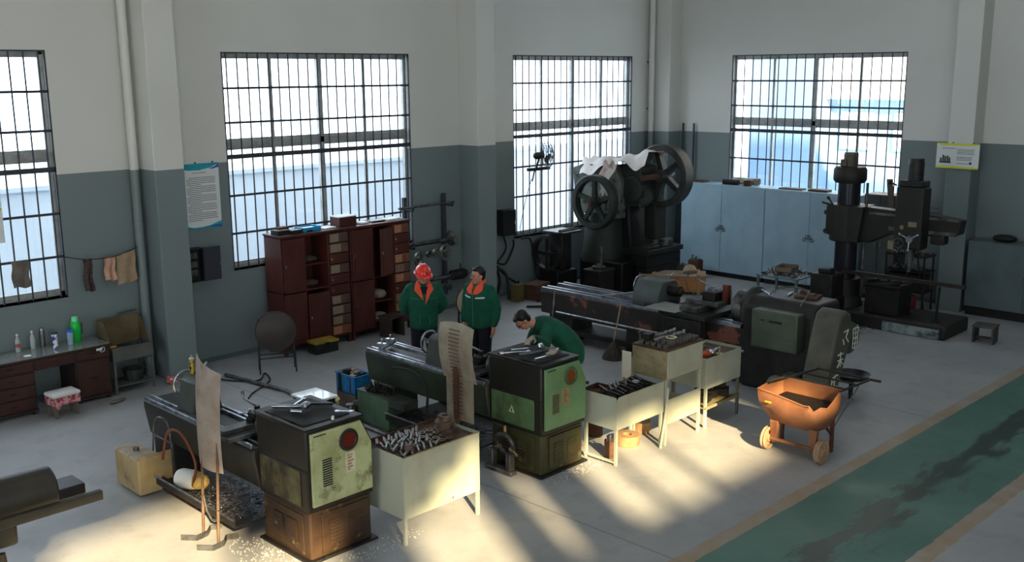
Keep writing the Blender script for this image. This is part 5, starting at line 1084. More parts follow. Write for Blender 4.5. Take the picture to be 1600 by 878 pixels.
bottle('flask', (4.93, 13.66, ZD), [(0.033, 0), (0.034, 0.21), (0.030, 0.225)], DULL, 'slim dark steel vacuum flask on the desk', STEEL, 0.225, 0.029, 0.025, 'flask')
c_ = bottle('drink_can', (5.00, 13.42, ZD), [(0.026, 0), (0.033, 0.015), (0.030, 0.10), (0.038, 0.13), (0.040, 0.20)], mat('blue_white_can', (230, 232, 236), (40, 70, 140), 14, 0.48, 0.52, rough=0.35), 'blue and white patterned cup standing nearest the desk front', mat('navy_lid', (24, 34, 66), rough=0.4), 0.20, 0.042, 0.02, 'cup')
bottle('cup', (5.23, 13.50, ZD), [(0.032, 0), (0.044, 0.17)], mat('frosted_plastic', (150, 178, 196), rough=0.3), 'frosted tumbler with a bright blue lid on the desk', mat('bright_blue_lid', (30, 96, 210), rough=0.3), 0.17, 0.052, 0.022, 'cup')
t = bottle('thermos', (5.36, 13.62, ZD), [(0.060, 0), (0.066, 0.01), (0.068, 0.20), (0.062, 0.25), (0.048, 0.28)], GREENPL, 'bright green vacuum jug on the desk', mat('pale_green_cap', (120, 220, 160), rough=0.3), 0.28, 0.045, 0.06, 'thermos')
MB().tube([(0.06, 0.02, 0.24), (0.10, 0.03, 0.22), (0.10, 0.03, 0.10), (0.065, 0.02, 0.07)], 0.009, 8).build('handle', mat('dark_green_handle', (20, 90, 50), rough=0.4), t)
o = MB().spin((0, 0, 0), (0, 0, 1), [(0.045, 0), (0.05, 0.003), (0.0, 0.003)], 22).build('saucer', PAPER, loc=(4.60, 13.32, ZD)); tag(o, 'small white disc lying near the left end of the desk top', 'saucer')
o = MB().ring((5.50, 13.145, 0.70), (0, 1, 0.2), 0.035, 0.004, 18, 5).box(5.42, 13.14, 0.695, 5.50, 13.15, 0.725).build('key_tag', WHITEP); tag(o, 'white tag with a loop hanging on the right desk drawer', 'tag')
# stool with a cloth
t = thing('stool', 'small stool with a white cushion and red flowered cloth before the desk', 'stool', (4.68, 12.80, 0), 0.05)
for x, y in ((0.03, 0.03), (0.30, 0.03), (0.03, 0.20), (0.30, 0.20)): MB().box(x-0.02, y-0.02, 0, x+0.02, y+0.02, 0.24).build('leg', mat('grey_wood_leg', (96, 88, 78), rough=0.8), t, bevel=0.003)
MB().box(-0.01, -0.01, 0.17, 0.34, 0.24, 0.275).prism([(0.0, 0.17), (0.04, 0.10), (0.09, 0.17)], 'y', -0.012, -0.006).build('flowered_cloth', mat('red_flower_cloth', (196, 150, 150), (150, 50, 56), 22, 0.47, 0.55, rough=0.9), t, bevel=0.01)
MB().box(-0.02, -0.02, 0.275, 0.35, 0.25, 0.325).build('cushion', mat('white_foam', (206, 204, 200), rough=0.8), t, bevel=0.022, seg=4)
o = MB().ball((0, 0, 0.02), 0.06, (1.6, 0.7, 0.3)).ball((0.10, 0.02, 0.02), 0.05, (1.4, 0.6, 0.35)).build('rag', mat('grey_brown_rag', (112, 104, 92), rough=0.95), loc=(5.52, 12.90, 0.0), rz=0.2); tag(o, 'flattened grey rag on the floor in front of the desk', 'rag')
# wash stand
t = thing('wash_stand', 'grey metal wash stand with a rusty splash hood beside the desk', 'washstand', (5.66, 13.20, 0))
GW = mat('grey_stand_paint', (92, 92, 88), (78, 78, 74), 4, rough=0.55)
for x, y in ((0.02, 0.02), (0.56, 0.02), (0.02, 0.40), (0.56, 0.40)): MB().box(x-0.015, y-0.015, 0, x+0.015, y+0.015, 0.62).build('leg', GW, t)
MB().box(0, 0, 0.46, 0.58, 0.006, 0.66).box(0, 0, 0.46, 0.006, 0.42, 0.66).box(0.574, 0, 0.46, 0.58, 0.42, 0.66).box(0, 0, 0.46, 0.58, 0.42, 0.47).build('trough', GW, t, bevel=0.003)
HOOD = mat('rusty_olive_hood', (104, 92, 66), (84, 68, 48), 4, rough=0.6, c3=(120, 108, 84))
MB().box(0, 0.414, 0.60, 0.58, 0.42, 1.0).prism([(0.0, 0.64), (0.42, 0.64), (0.42, 1.0), (0.20, 0.98), (0.12, 0.84)], 'x', -0.006, 0.0).prism([(0.1, 0.64), (0.42, 0.64), (0.42, 1.0), (0.28, 0.92)], 'x', 0.58, 0.586).build('splash_hood', HOOD, t)
MB().cyl((0.30, 0.40, 1.04), (0.56, 0.40, 1.06), 0.012).cyl((0.30, 0.40, 1.04), (0.30, 0.40, 0.98), 0.012).build('tap_pipe', DULL, t)
MB().box(0.02, 0.02, 0.10, 0.56, 0.40, 0.12).build('lower_shelf', GW, t)
o = MB().spin((0, 0, 0), (0, 0, 1), [(0.12, 0), (0.15, 0.16), (0.16, 0.16), (0.145, 0.15), (0.11, 0.01), (0, 0.01)], 26).build('basin', GREYPAINT, loc=(6.02, 13.40, 0.12)); tag(o, 'grey basin on the lower shelf of the wash stand', 'basin')
o = MB().box(-0.05, -0.03, 0, 0.05, 0.03, 0.03).build('soap_bar', mat('orange_soap', (168, 116, 60), rough=0.5), loc=(5.69, 13.26, 0.66), rz=0.2, bevel=0.008); tag(o, 'orange bar of soap on the left edge of the wash stand', 'soap')
o = MB().ball((0, 0, 0.05), 0.06, (1.2, 0.9, 0.9)).ball((0.05, -0.03, 0.035), 0.045, (1.2, 0.8, 0.8)).ball((-0.03, 0.02, 0.09), 0.035).build('crumpled_bag', mat('red_white_wrapper', (190, 70, 70), (214, 196, 194), 24, 0.5, 0.56, rough=0.4), loc=(6.46, 13.17, 0)); tag(o, 'crumpled red and white wrapper on the floor at the first pillar', 'bag')

# folding tables with round tops
def folded_table(loc, rz, label, m_, R_=0.29, zc=0.60, lean=0.10):
    t = thing('folding_round_table', label, 'table', loc, rz)
    n_ = Vector((0, -1, lean)).normalized()
    MB().spin((0, 0.0, zc), n_, [(R_-0.01, -0.012), (R_, -0.006), (R_, 0.006), (R_-0.01, 0.012)], 40).build('table_top', m_, t)
    MB().ring((0, 0.0, zc), n_, R_, 0.012, 44, 8).build('edge_band', mat('dark_edge', (46, 42, 40), rough=0.5), t)
    for s_ in (-1, 1):
        MB().tube([(s_*0.26, 0.10, 0.0), (s_*0.255, 0.03, 0.45), (s_*0.24, 0.02, 0.80)], 0.012).build('leg', DARK, t)
        MB().tube([(s_*0.26, -0.16, 0.0), (s_*0.255, -0.03, 0.40), (s_*0.24, 0.02, 0.60)], 0.012).build('leg', DARK, t)
    MB().tube([(-0.26, -0.09, 0.22), (0.26, -0.09, 0.22)], 0.010).tube([(-0.26, 0.06, 0.24), (0.26, 0.06, 0.24)], 0.010).build('rung', DARK, t)
folded_table((7.86, 12.62, 0), -0.5, 'folded dark round-top table standing left of the red cabinets', mat('dark_brown_laminate', (62, 54, 48), (50, 44, 40), 4, rough=0.45))
folded_table((11.20, 11.90, 0), -0.6, 'folded pale beige round-top table behind the bareheaded standing man', mat('beige_laminate', (166, 150, 126), (150, 134, 110), 4, rough=0.5))
t = thing('tool_box', 'black tool box with a yellow lid in front of the red cabinets', 'toolbox', (8.72, 12.88, 0), -0.05)
MB().box(0, 0, 0, 0.42, 0.24, 0.16).build('box_body', BLACK, t, bevel=0.012)
MB().box(-0.01, -0.01, 0.16, 0.43, 0.25, 0.20).box(0.03, 0.03, 0.20, 0.39, 0.21, 0.215).build('lid', mat('grimy_yellow', (170, 138, 50), (120, 100, 50), 6, rough=0.5), t, bevel=0.012)
MB().box(0.17, -0.016, 0.13, 0.25, -0.008, 0.18).build('latch', DARK, t)

# ------------------------------------------------------------------ red-brown wooden cabinets
CF = 13.16
def hollow(m, x0, z0, x1, z1, y1=0.46, t_=0.02):
    m.box(x0, 0.0, z0, x0+t_, y1, z1).box(x1-t_, 0, z0, x1, y1, z1).box(x0, 0, z0, x1, y1, z0+t_).box(x0, 0, z1-t_, x1, y1, z1)
    m.box(x0, y1-0.01, z0, x1, y1, z1)
def red_cabinet(x, w_, label, plan, doors, drawers, legs_=True, H_=1.86):
    t = thing('wooden_cabinet', label, 'cabinet', (x, CF, 0))
    m = MB(); hollow(m, 0, 0.13, w_, H_)
    for xv in plan: m.box(xv-0.01, 0.0, 0.15, xv+0.01, 0.45, H_-0.02)
    m.box(0.0, 0.0, 0.98, w_-(w_-plan[-1]), 0.45, 1.0)
    m.box(-0.015, -0.02, H_, w_+0.015, 0.47, H_+0.03).build('carcass', REDWOOD, t, bevel=0.004)
    for xx in (0.0, w_-0.05):
        for yy in (0.01, 0.41): MB().box(xx, yy, 0, xx+0.05, yy+0.05, 0.13).build('leg', REDWOOD, t)
    for (x0, z0, x1, z1, ang) in doors:
        d = MB().box(0, -0.02, 0, x1-x0, 0, z1-z0).box(0.05, -0.026, 0.06, x1-x0-0.05, -0.02, z1-z0-0.06).build('door', REDWOOD, t, bevel=0.005, loc=(x0, -0.001, z0), rz=0)
        if ang: d.location.x = x1; d.rotation_euler.z = ang; d.data.transform(Matrix.Translation((-(x1-x0), 0, 0)))
        s0 = -(x1-x0) if ang else 0
        MB().box(s0+0.03, -0.034, (z1-z0)/2-0.02, s0+0.05, -0.026, (z1-z0)/2+0.02).build('knob', STEEL, d)
    for k, (x0, z0, x1, z1, col) in enumerate(drawers):
        d = MB().box(x0+0.006, -0.018, z0+0.006, x1-0.006, 0.30, z1-0.006).build('drawer', REDWOOD if col == 0 else DRW[col], t, bevel=0.004)
        if col: MB().box(x0+0.02, -0.022, z0+0.02, (x0+x1)/2+0.02*(k % 3), -0.018, z1-0.02).build('drawer_label', mat('faded_label_%d' % col, ((130, 112, 92), (116, 92, 76), (160, 110, 84))[col-1], rough=0.7), d)
        else: MB().cyl((x0+0.04, -0.018, (z0+z1)/2), (x0+0.04, -0.034, (z0+z1)/2), 0.010, n=10).build('knob', mat('pale_knob', (176, 166, 150), rough=0.4), d)
    return t
DRW = {1: mat('worn_drawer', (84, 62, 54), (62, 46, 40), 4, rough=0.6), 2: mat('worn_drawer_b', (98, 58, 46), (76, 46, 38), 4, rough=0.6), 3: mat('worn_drawer_c', (118, 72, 52), (90, 56, 42), 5, rough=0.6)}
dz = [0.16+k*0.168 for k in range(11)]
red_cabinet(8.36, 1.27, 'left red-brown wooden cabinet with an open shelf niche and grey-toned drawers', [0.43, 0.87],
    [(0.02, 1.0, 0.42, 1.83, 0), (0.02, 0.16, 0.42, 0.97, 0), (0.45, 0.16, 0.86, 0.92, 0)],
    [(0.88, dz[k], 1.25, dz[k]+0.165, (3, 1, 1, 1, 0, 0, 1, 0, 1, 1)[k]) for k in range(10)])
red_cabinet(9.66, 1.24, 'right red-brown wooden cabinet with one door ajar and shelves of sacks', [0.46, 0.88],
    [(0.02, 1.0, 0.45, 1.83, 0), (0.02, 0.16, 0.45, 0.97, 0), (0.50, 1.02, 0.87, 1.80, 0.30)],
    [(0.89, dz[k], 1.22, dz[k]+0.165, (2, 3, 2, 0, 3, 2, 3, 0, 0, 3)[k]) for k in range(10)])
# shelves inside the niches
for (x, z, w_) in ((8.81, 1.37, 0.42), (10.14, 0.56, 0.40)):
    tag(MB().box(0, 0.02, 0, w_-0.02, 0.43, 0.02).build('shelf_board', REDWOOD, loc=(x, CF, z)), 'loose shelf board in the %s' % ('left cabinet upper niche' if x < 9 else 'right cabinet lower niche'), 'shelf')
SACK = mat('beige_sack', (150, 138, 118), (124, 112, 94), 8, rough=0.9)
def lump(name, loc, r, sc, m_, lab, cat):
    m = MB().ball((0, 0, r*sc[2]*0.9), r, sc, 16); R = random.Random(len(lab))
    for k in range(5): m.ball((R.uniform(-r, r)*sc[0]*0.6, R.uniform(-r, r)*sc[1]*0.5, r*sc[2]*R.uniform(0.5, 1.1)), r*0.5, (sc[0], sc[1], sc[2]*0.8), 12)
    return tag(m.build(name, m_, loc=loc), lab, cat)
lump('sack', (10.34, 13.36, 0.581), 0.12, (1.3, 1.2, 0.7), SACK, 'beige sack on the upper shelf of the right red cabinet niche', 'sack')
lump('sack', (10.34, 13.36, 0.151), 0.13, (1.3, 1.2, 0.8), SACK, 'beige sack at the bottom of the right red cabinet niche', 'sack')
lump('cloth_bundle', (9.0, 13.38, 1.391), 0.10, (1.5, 1.2, 0.5), mat('brown_bundle', (84, 66, 54), (60, 48, 42), 8, rough=0.9), 'brown bundle on the upper shelf of the left red cabinet niche', 'bundle')
lump('cloth_bundle', (9.0, 13.38, 1.001), 0.11, (1.4, 1.2, 0.5), _m['brown_bundle'], 'brown bundle at the bottom of the left red cabinet niche', 'bundle')
ZT = 1.891
def onbox(x, y, w_, d, h, m_, lab, cat='box', name='box', rz=0.0, z=ZT, bev=0.004):
    return tag(MB().box(-w_/2, -d/2, 0, w_/2, d/2, h).build(name, m_, loc=(x, y, z), rz=rz, bevel=bev), lab, cat)
onbox(8.50, 13.36, 0.22, 0.20, 0.07, DARK, 'dark lumpy box at the left end of the red cabinet tops')
onbox(8.58, 13.44, 0.18, 0.12, 0.10, RUST, 'rusty block behind the dark box on the left cabinet')
onbox(8.70, 13.28, 0.20, 0.16, 0.06, DKPAINT, 'flat dark box left of the blue tray')
t = thing('blue_tray', 'bright blue plastic basket on the left red cabinet', 'basket', (9.00, 13.36, ZT), 0.05)
MB().box(-0.17, -0.12, 0, 0.17, 0.12, 0.006).box(-0.17, -0.12, 0, -0.164, 0.12, 0.07).box(0.164, -0.12, 0, 0.17, 0.12, 0.07).box(-0.17, -0.12, 0, 0.17, -0.114, 0.07).box(-0.17, 0.114, 0, 0.17, 0.12, 0.07).box(-0.18, -0.13, 0.062, -0.16, 0.13, 0.072).box(0.16, -0.13, 0.062, 0.18, 0.13, 0.072).build('basket_walls', mat('cyan_plastic', (20, 150, 200), rough=0.3), t)
MB().box(-0.12, -0.08, 0.006, 0.12, 0.06, 0.055).build('basket_contents', WHITEP, t, bevel=0.01)
onbox(9.35, 13.36, 0.26, 0.20, 0.02, PAPER, 'sheaf of white papers between basket and red box', 'papers', 'paper_stack', 0.2)
t = thing('wooden_box', 'red-brown box with a white top in the middle of the cabinet tops', 'box', (9.72, 13.40, ZT))
MB().box(-0.17, -0.13, 0, 0.17, 0.13, 0.15).build('box_body', REDWOOD, t, bevel=0.004); MB().box(-0.17, -0.13, 0.15, 0.17, 0.13, 0.165).build('lid', PAPER, t)
onbox(10.05, 13.34, 0.18, 0.16, 0.03, PAPER, 'small white packet right of the white-topped box', 'packet', 'packet', 0.3)
onbox(10.35, 13.36, 0.26, 0.18, 0.025, DULL, 'flat grey case in the middle of the right cabinet top', 'case', 'flat_case', -0.1)
onbox(10.66, 13.34, 0.30, 0.20, 0.03, PAPER, 'white folder at the right end of the cabinet tops', 'folder', 'folder', 0.1)
onbox(8.95, 13.25, 0.10, 0.06, 0.03, BLACK, 'little black box in front of the blue basket')
t = thing('step_stool', 'dark box-shaped stool in front of the right red cabinet', 'stool', (10.16, 12.80, 0), 0.1)
MB().box(-0.02, -0.02, 0.33, 0.34, 0.30, 0.36).build('seat', mat('dark_stool_wood', (58, 46, 40), (46, 38, 34), 4, rough=0.7), t, bevel=0.004)
for x in (0.0, 0.29): MB().box(x, 0, 0, x+0.03, 0.28, 0.33).build('side_panel', _m['dark_stool_wood'], t, bevel=0.003)
MB().box(0.03, 0.26, 0.0, 0.29, 0.28, 0.33).build('back_panel', _m['dark_stool_wood'], t)

# ------------------------------------------------------------------ wall rack of pipes, pulleys and gears
t = thing('wall_rack', 'grey steel wall rack of two uprights and bracket arms right of the second window', 'rack', (11.2, YA, 0))
for x in (0.02, 0.94):
    MB().box(x, -0.10, 0.3, x+0.07, -0.04, 2.18).box(x, -0.06, 0.5, x+0.07, 0.0, 0.56).box(x, -0.06, 1.95, x+0.07, 0.0, 2.0).build('upright', BARS, t, bevel=0.004)
    for z in (0.60, 1.28, 1.96): MB().box(x+0.02, -0.32, z, x+0.05, -0.06, z+0.03).box(x+0.02, -0.32, z, x+0.05, -0.30, z+0.07).build('bracket', BARS, t)
GW2 = mat('machined_wheel', (132, 132, 124), (92, 90, 84), 6, rough=0.4, metal=0.6)
for z, x1, r, lab, m_ in ((2.015, 12.30, 0.022, 'thin bar on the top arms of the wall rack', DULL), (1.345, 12.20, 0.035, 'ribbed shaft on the middle arms of the wall rack', DULL), (0.665, 12.22, 0.032, 'shaft on the lowest arms of the wall rack', DULL)):
    tag(MB().cyl((11.02, 13.56, z), (x1, 13.56, z), r, n=16).build('shaft', m_), lab, 'shaft')
def wheel(x, y, z, R_, label, ax=(0, 1, 0), m_=GW2, th=0.04):
    m = MB().spin((0, 0, 0), ax, [(R_*0.78, -th/2), (R_, -th/2), (R_, th/2), (R_*0.78, th/2)], 30, True).spin((0, 0, 0), ax, [(R_*0.12, -th*0.6), (R_*0.32, -th*0.6), (R_*0.32, th*0.6), (R_*0.12, th*0.6)], 18, True)
    a_ = Vector(ax).normalized(); e1 = a_.orthogonal().normalized(); e2 = a_.cross(e1)
    for k in range(4):
        e = e1*math.cos(k*PI/2+0.4)+e2*math.sin(k*PI/2+0.4); m.cyl(e*R_*0.28, e*R_*0.82, R_*0.09, n=8)
    return tag(m.build('pulley', m_, loc=(x, y, z)), label, 'pulley')
wheel(12.24, 13.56, 1.36, 0.14, 'upright pulley on the right end of the ribbed shaft on the wall rack', (1, 0.0, 0))
wheel(11.30, 13.40, 1.12, 0.13, 'round hub hanging at the left of the middle rack row', (0.3, -1, 0))
wheel(11.93, 13.40, 1.16, 0.15, 'largest ring wheel hanging under the ribbed shaft', (0.2, -1, 0))
wheel(11.70, 13.40, 1.18, 0.08, 'small wheel hanging left of the largest ring wheel', (0.2, -1, 0))
wheel(11.55, 13.42, 1.17, 0.06, 'smallest dark gear hanging near the middle of the rack row', (0.2, -1, 0), DULL)
wheel(11.90, 13.42, 0.52, 0.07, 'small dark ring hanging under the lowest shaft', (0.2, -1, 0), DULL)
wheel(12.02, 13.42, 0.50, 0.06, 'second small dark ring under the lowest shaft, nearer the pillar', (0.2, -1, 0), DULL)
o = MB().spin((0, 0, 0), (1, 0, 0), [(0.05, -0.2), (0.09, -0.17), (0.10, 0.10), (0.07, 0.18), (0.04, 0.2)], 24).cyl((0.05, 0, 0.08), (0.05, 0, 0.2), 0.012).build('spindle_unit', DARK, loc=(12.38, 13.56, 0.67)); tag(o, 'dark bulky spindle on the right end of the lowest rack shaft', 'spindle')

# ------------------------------------------------------------------ pale blue cabinets along the end wall
def steel_cabinet(y1, y0, z1, x, label, m_, lock=True, group=None, toe=0.10):
    """front faces -x; spans y0..y1"""
    t = thing('steel_cabinet', label, 'cabinet', (x, y0, 0)); w_ = y1-y0; dp = XB-x-0.03
    MB().box(0.0, 0.0, toe, dp, w_, z1).build('cabinet_body', m_, t, bevel=0.004)
    MB().box(0.04, 0.02, 0, dp-0.02, w_-0.02, toe).build('plinth', BLACK, t)
    for k in (0, 1):
        d = MB().box(-0.014, 0.006+k*(w_/2), toe+0.01, -0.001, w_/2-0.006+k*(w_/2), z1-0.015).build('door', m_, t, bevel=0.004)
        yh = w_/2+(-0.05 if k == 0 else 0.05)
        h_ = MB()
        if lock:
            h_.ring((-0.03, yh+(0.025 if k == 0 else -0.025), (z1+toe)/2+0.04), (1, 0, 0), 0.035, 0.006, 18, 6).ring((-0.03, yh+(-0.03 if k == 0 else 0.03), (z1+toe)/2-0.02), (1, 0, 0.2), 0.035, 0.006, 18, 6)
            h_.cyl((-0.03, yh, (z1+toe)/2), (-0.012, yh, (z1+toe)/2), 0.008)
        else: h_.box(-0.03, yh-0.02, (z1+toe)/2-0.05, -0.014, yh+0.02, (z1+toe)/2+0.05)
        h_.build('handle', BLACK if lock else DULL, d)
    return t
steel_cabinet(12.74, 10.70, 1.97, 18.26, 'pale blue steel cabinet at the far left of the end wall', BLUECAB)
steel_cabinet(10.69, 8.68, 1.97, 18.26, 'pale blue steel cabinet behind the drilling machine column', BLUECAB)
steel_cabinet(8.60, 7.95, 2.02, 18.30, 'narrower darker steel cabinet right of the pale blue pair', mat('dull_steel_cab', (74, 82, 82), (62, 68, 68), 3, rough=0.5), lock=False)
steel_cabinet(6.62, 4.65, 1.34, 18.30, 'low grey-green steel cabinet right of the end pillar', GREYCAB, lock=False, toe=0.16)
o = MB().cyl((18.52, 11.62, 2.05), (18.55, 11.02, 2.05), 0.075, n=22, caps=False).cyl((18.52, 11.62, 2.05), (18.55, 11.02, 2.05), 0.060, n=22, caps=False).build('short_pipe', mat('pale_pipe', (190, 190, 178), (120, 108, 92), 4, rough=0.6)); tag(o, 'wide pale pipe lying on the left blue cabinet', 'pipe')
o = MB().cyl((18.34, 11.75, 2.03), (18.36, 11.40, 2.03), 0.055, n=20).build('short_pipe', DARK); tag(o, 'darker pipe lying in front of the pale pipe on the blue cabinet', 'pipe')
o = MB().spin((18.36, 11.18, 1.972), (0, 0, 1), [(0.08, 0), (0.085, 0.11), (0.078, 0.11), (0.07, 0.01), (0, 0.01)], 22).build('tin', RUST); tag(o, 'rusty open tin beside the pipes on the left blue cabinet', 'tin')
for (y, d, h, lab) in ((12.4, 0.3, 0.03, 'flat strip at the far left of the blue cabinets'), (10.2, 0.5, 0.025, 'thin board lying left on the second blue cabinet'), (9.6, 0.4, 0.04, 'flat dark piece lying in the middle of the second blue cabinet')):
    onbox(18.45, y, 0.22, d, h, TRAYRUST, lab, 'board', 'board', 0.05, 1.972)
o = MB().cyl((0, 0, 0), (0, 0, 0.12), 0.015).build('bolt', DARK, loc=(18.40, 12.55, 1.972)); tag(o, 'little upright bolt at the left end of the blue cabinets', 'bolt')
o = MB().box(-0.02, -0.05, 0, 0.02, 0.05, 1.3, rot=Matrix.Rotation(-0.12, 4, 'X')).build('plank', mat('grey_plank', (92, 82, 72), rough=0.8), loc=(18.22, 8.02, 1.04)); tag(o, 'grey plank standing against the last window beside the drill column', 'plank')
lump('cloth_bundle', (18.55, 6.1, 1.342), 0.13, (1.0, 1.6, 0.5), DARK, 'dark bundle on top of the low grey-green cabinet', 'bundle')

# table of parts before the blue cabinets
t = thing('parts_table', 'thin metal table heaped with small parts before the blue cabinets', 'table', (15.42, 8.35, 0))
for x, y in ((0.03, 0.03), (0.03, 0.77), (0.67, 0.03), (0.67, 0.77)): MB().box(x-0.02, y-0.02, 0, x+0.02, y+0.02, 0.80).build('leg', GREYCAB, t)
MB().box(0, 0, 0.80, 0.70, 0.80, 0.82).build('table_top', GREYCAB, t, bevel=0.003)
MB().box(0.05, 0.05, 0.3, 0.65, 0.75, 0.315).build('lower_shelf', DARK, t)
m = MB(); R = random.Random(8)
for i in range(120):
    x, y = R.uniform(0.05, 0.62), R.uniform(0.05, 0.75); l_ = R.uniform(0.015, 0.05)
    if R.random() < 0.5: m.cyl((x, y, 0.822+R.uniform(0, .05)), (x+R.uniform(-.06, .06), y+R.uniform(-.06, .06), 0.83+R.uniform(0, .06)), 0.012, n=7)
    else: m.box(x-l_/2, y-l_/2, 0.822, x+l_/2, y+l_/2, 0.822+l_, rz=R.uniform(0, 3))
o = m.build('small_parts', DULL, loc=(15.42, 8.35, 0)); tag(o, 'heap of small steel parts covering the thin metal table', 'parts', kind='stuff')
t = thing('wooden_tray', 'open wooden tray among the parts on the thin metal table', 'tray', (15.85, 8.80, 0.86), 0.2)
MB().box(-0.20, -0.15, 0, 0.20, 0.15, 0.01).box(-0.20, -0.15, 0, -0.19, 0.15, 0.09).box(0.19, -0.15, 0, 0.20, 0.15, 0.09).box(-0.20, -0.15, 0, 0.20, -0.14, 0.09).box(-0.20, 0.14, 0, 0.20, 0.15, 0.09).build('tray_walls', mat('dusty_wood', (112, 98, 84), rough=0.8), t)
o = MB().box(-0.22, -0.20, 0, 0.22, 0.20, 0.42).box(-0.12, -0.1, 0.42, 0.1, 0.12, 0.50).build('gear_housing', DARK, loc=(15.90, 8.05, 0.5), bevel=0.02); tag(o, 'dark cast housing on a block between parts table and drill column', 'casting')
o = MB().box(-0.25, -0.22, 0, 0.25, 0.22, 0.5).build('wooden_block', DARK, loc=(15.90, 8.05, 0), bevel=0.01); tag(o, 'dark block under the cast housing', 'block')

# ------------------------------------------------------------------ radial drilling machine
t = thing('radial_drill', 'tall dark radial drilling machine with a horizontal arm before the end wall', 'drilling machine', (16.62, 6.10, 0))
DR = mat('dark_olive_drill_paint', (38, 37, 32), (28, 27, 24), 3, rough=0.5, c3=(52, 49, 41), lo3=0.64, hi3=0.76)
MB().box(-0.45, 0.0, 0.0, 0.55, 2.45, 0.24).build('base_plate', mat('dark_drill_base', (40, 37, 34), (29, 27, 25), 4, rough=0.5), t, bevel=0.04, seg=3)
m = MB()
for x in (-0.30, -0.10, 0.10, 0.30): m.box(x, 0.08, 0.236, x+0.03, 1.4, 0.243)
m.build('tee_slot', BLACK, t)
MB().box(-0.462, 0.10, 0.01, -0.452, 1.05, 0.17).build('worn_edge', mat('bare_bright_patch', (168, 180, 180), (90, 96, 96), 4, 0.45, 0.6, rough=0.3, metal=0.5), t)
MB().cyl((0.05, 2.02, 0.24), (0.05, 2.02, 0.42), 0.34, 0.28, n=32).cyl((0.05, 2.02, 0.42), (0.05, 2.02, 0.72), 0.27, n=32).build('column_foot', DR, t)
MB().cyl((0.05, 2.02, 0.72), (0.05, 2.02, 2.48), 0.19, n=36).build('column', mat('oiled_column', (44, 46, 52), rough=0.25, metal=0.5), t)
MB().spin((0.05, 2.02, 2.40), (0, 0, 1), [(0.25, 0), (0.28, 0.05), (0.28, 0.22), (0.25, 0.27), (0.12, 0.28)], 34).build('column_cap', DR, t)
MB().cyl((0.05, 2.02, 2.68), (0.05, 2.02, 2.86), 0.12, n=24).cyl((0.05, 2.02, 2.86), (0.05, 2.02, 2.92), 0.125, 0.11, n=24).box(-0.10, 2.03, 2.68, 0.02, 2.14, 2.80).build('elevating_motor', mat('grey_brown_motor', (98, 88, 74), (76, 70, 60), 6, rough=0.5), t, bevel=0.006)
MB().cyl((-0.02, 1.66, 0.45), (-0.02, 1.66, 2.42), 0.022, n=12).build('lift_screw', DULL, t)
MB().cyl((0.05, 2.02, 1.38), (0.05, 2.02, 2.02), 0.30, n=32).prism([(1.70, 1.38), (2.30, 1.50), (2.30, 2.0), (1.62, 2.02)], 'x', -0.22, 0.30).build('arm_sleeve', DR, t, bevel=0.02)
MB().prism([(1.85, 1.40), (1.55, 1.40), (1.20, 1.58), (0.55, 1.62), (0.05, 1.68), (0.02, 1.92), (0.50, 1.97), (1.85, 2.02)], 'x', -0.10, 0.16).build('arm', DR, t, bevel=0.02)
MB().box(-0.12, 0.05, 1.90, -0.09, 1.55, 1.94).box(-0.12, 0.08, 1.66, -0.09, 1.2, 1.72).build('arm_slideway', DULL, t)
for z in (1.55, 1.88): MB().cyl((-0.14, 2.28, z), (-0.24, 2.28, z), 0.045, n=14).build('clamp_nut', BLACK, t)
MB().cyl((-0.15, 2.2, 2.0), (-0.25, 2.25, 2.14), 0.014).ball((-0.25, 2.25, 2.14), 0.03).cyl((-0.15, 2.2, 2.0), (-0.22, 2.38, 2.05), 0.02).build('clamp_lever', BLACK, t)
h_ = MB().box(-0.42, 0.52, 1.42, -0.11, 0.98, 2.44).build('drill_head', DR, t, bevel=0.03, seg=3)
MB().box(-0.40, 0.56, 2.44, -0.08, 0.95, 2.54).build('head_cap', BLACK, h_, bevel=0.02)
MB().cyl((-0.24, 0.75, 2.54), (-0.24, 0.75, 2.80), 0.125, n=24).cyl((-0.24, 0.75, 2.80), (-0.24, 0.75, 2.90), 0.13, 0.115, n=24).build('spindle_motor', BLACK, h_)
MB().cyl((-0.24, 0.75, 1.42), (-0.24, 0.75, 1.20), 0.085, 0.06, n=22).cyl((-0.24, 0.75, 1.20), (-0.24, 0.75, 1.02), 0.035, n=16).build('spindle', DULL, h_)
m = MB().cyl((-0.42, 0.68, 1.60), (-0.50, 0.68, 1.60), 0.06, n=18)
for k in range(3):
    a = k*2.094+0.5; m.cyl((-0.48, 0.68, 1.60), (-0.52, 0.68+0.17*math.cos(a), 1.60+0.17*math.sin(a)), 0.010).ball((-0.52, 0.68+0.17*math.cos(a), 1.60+0.17*math.sin(a)), 0.022)
m.build('feed_handle', STEEL, h_)
m = MB().ring((-0.47, 0.86, 1.52), (1, 0, 0), 0.08, 0.010, 24, 6).cyl((-0.42, 0.86, 1.52), (-0.48, 0.86, 1.52), 0.02)
for k in range(3): m.cyl((-0.47, 0.86, 1.52), (-0.47, 0.86+0.08*math.cos(k*2.09), 1.52+0.08*math.sin(k*2.09)), 0.007)
m.build('handwheel', DULL, h_)
MB().box(-0.43, 0.60, 1.80, -0.42, 0.74, 1.88).cyl((-0.42, 0.84, 1.78), (-0.44, 0.84, 1.78), 0.035).build('dial_plate', mat('brass_dial', (120, 108, 80), rough=0.5), h_)
MB().cyl((-0.42, 0.98, 2.46), (-0.42, 1.08, 2.50), 0.014).ball((-0.42, 1.09, 2.50), 0.035).build('lever_knob', BLACK, h_)
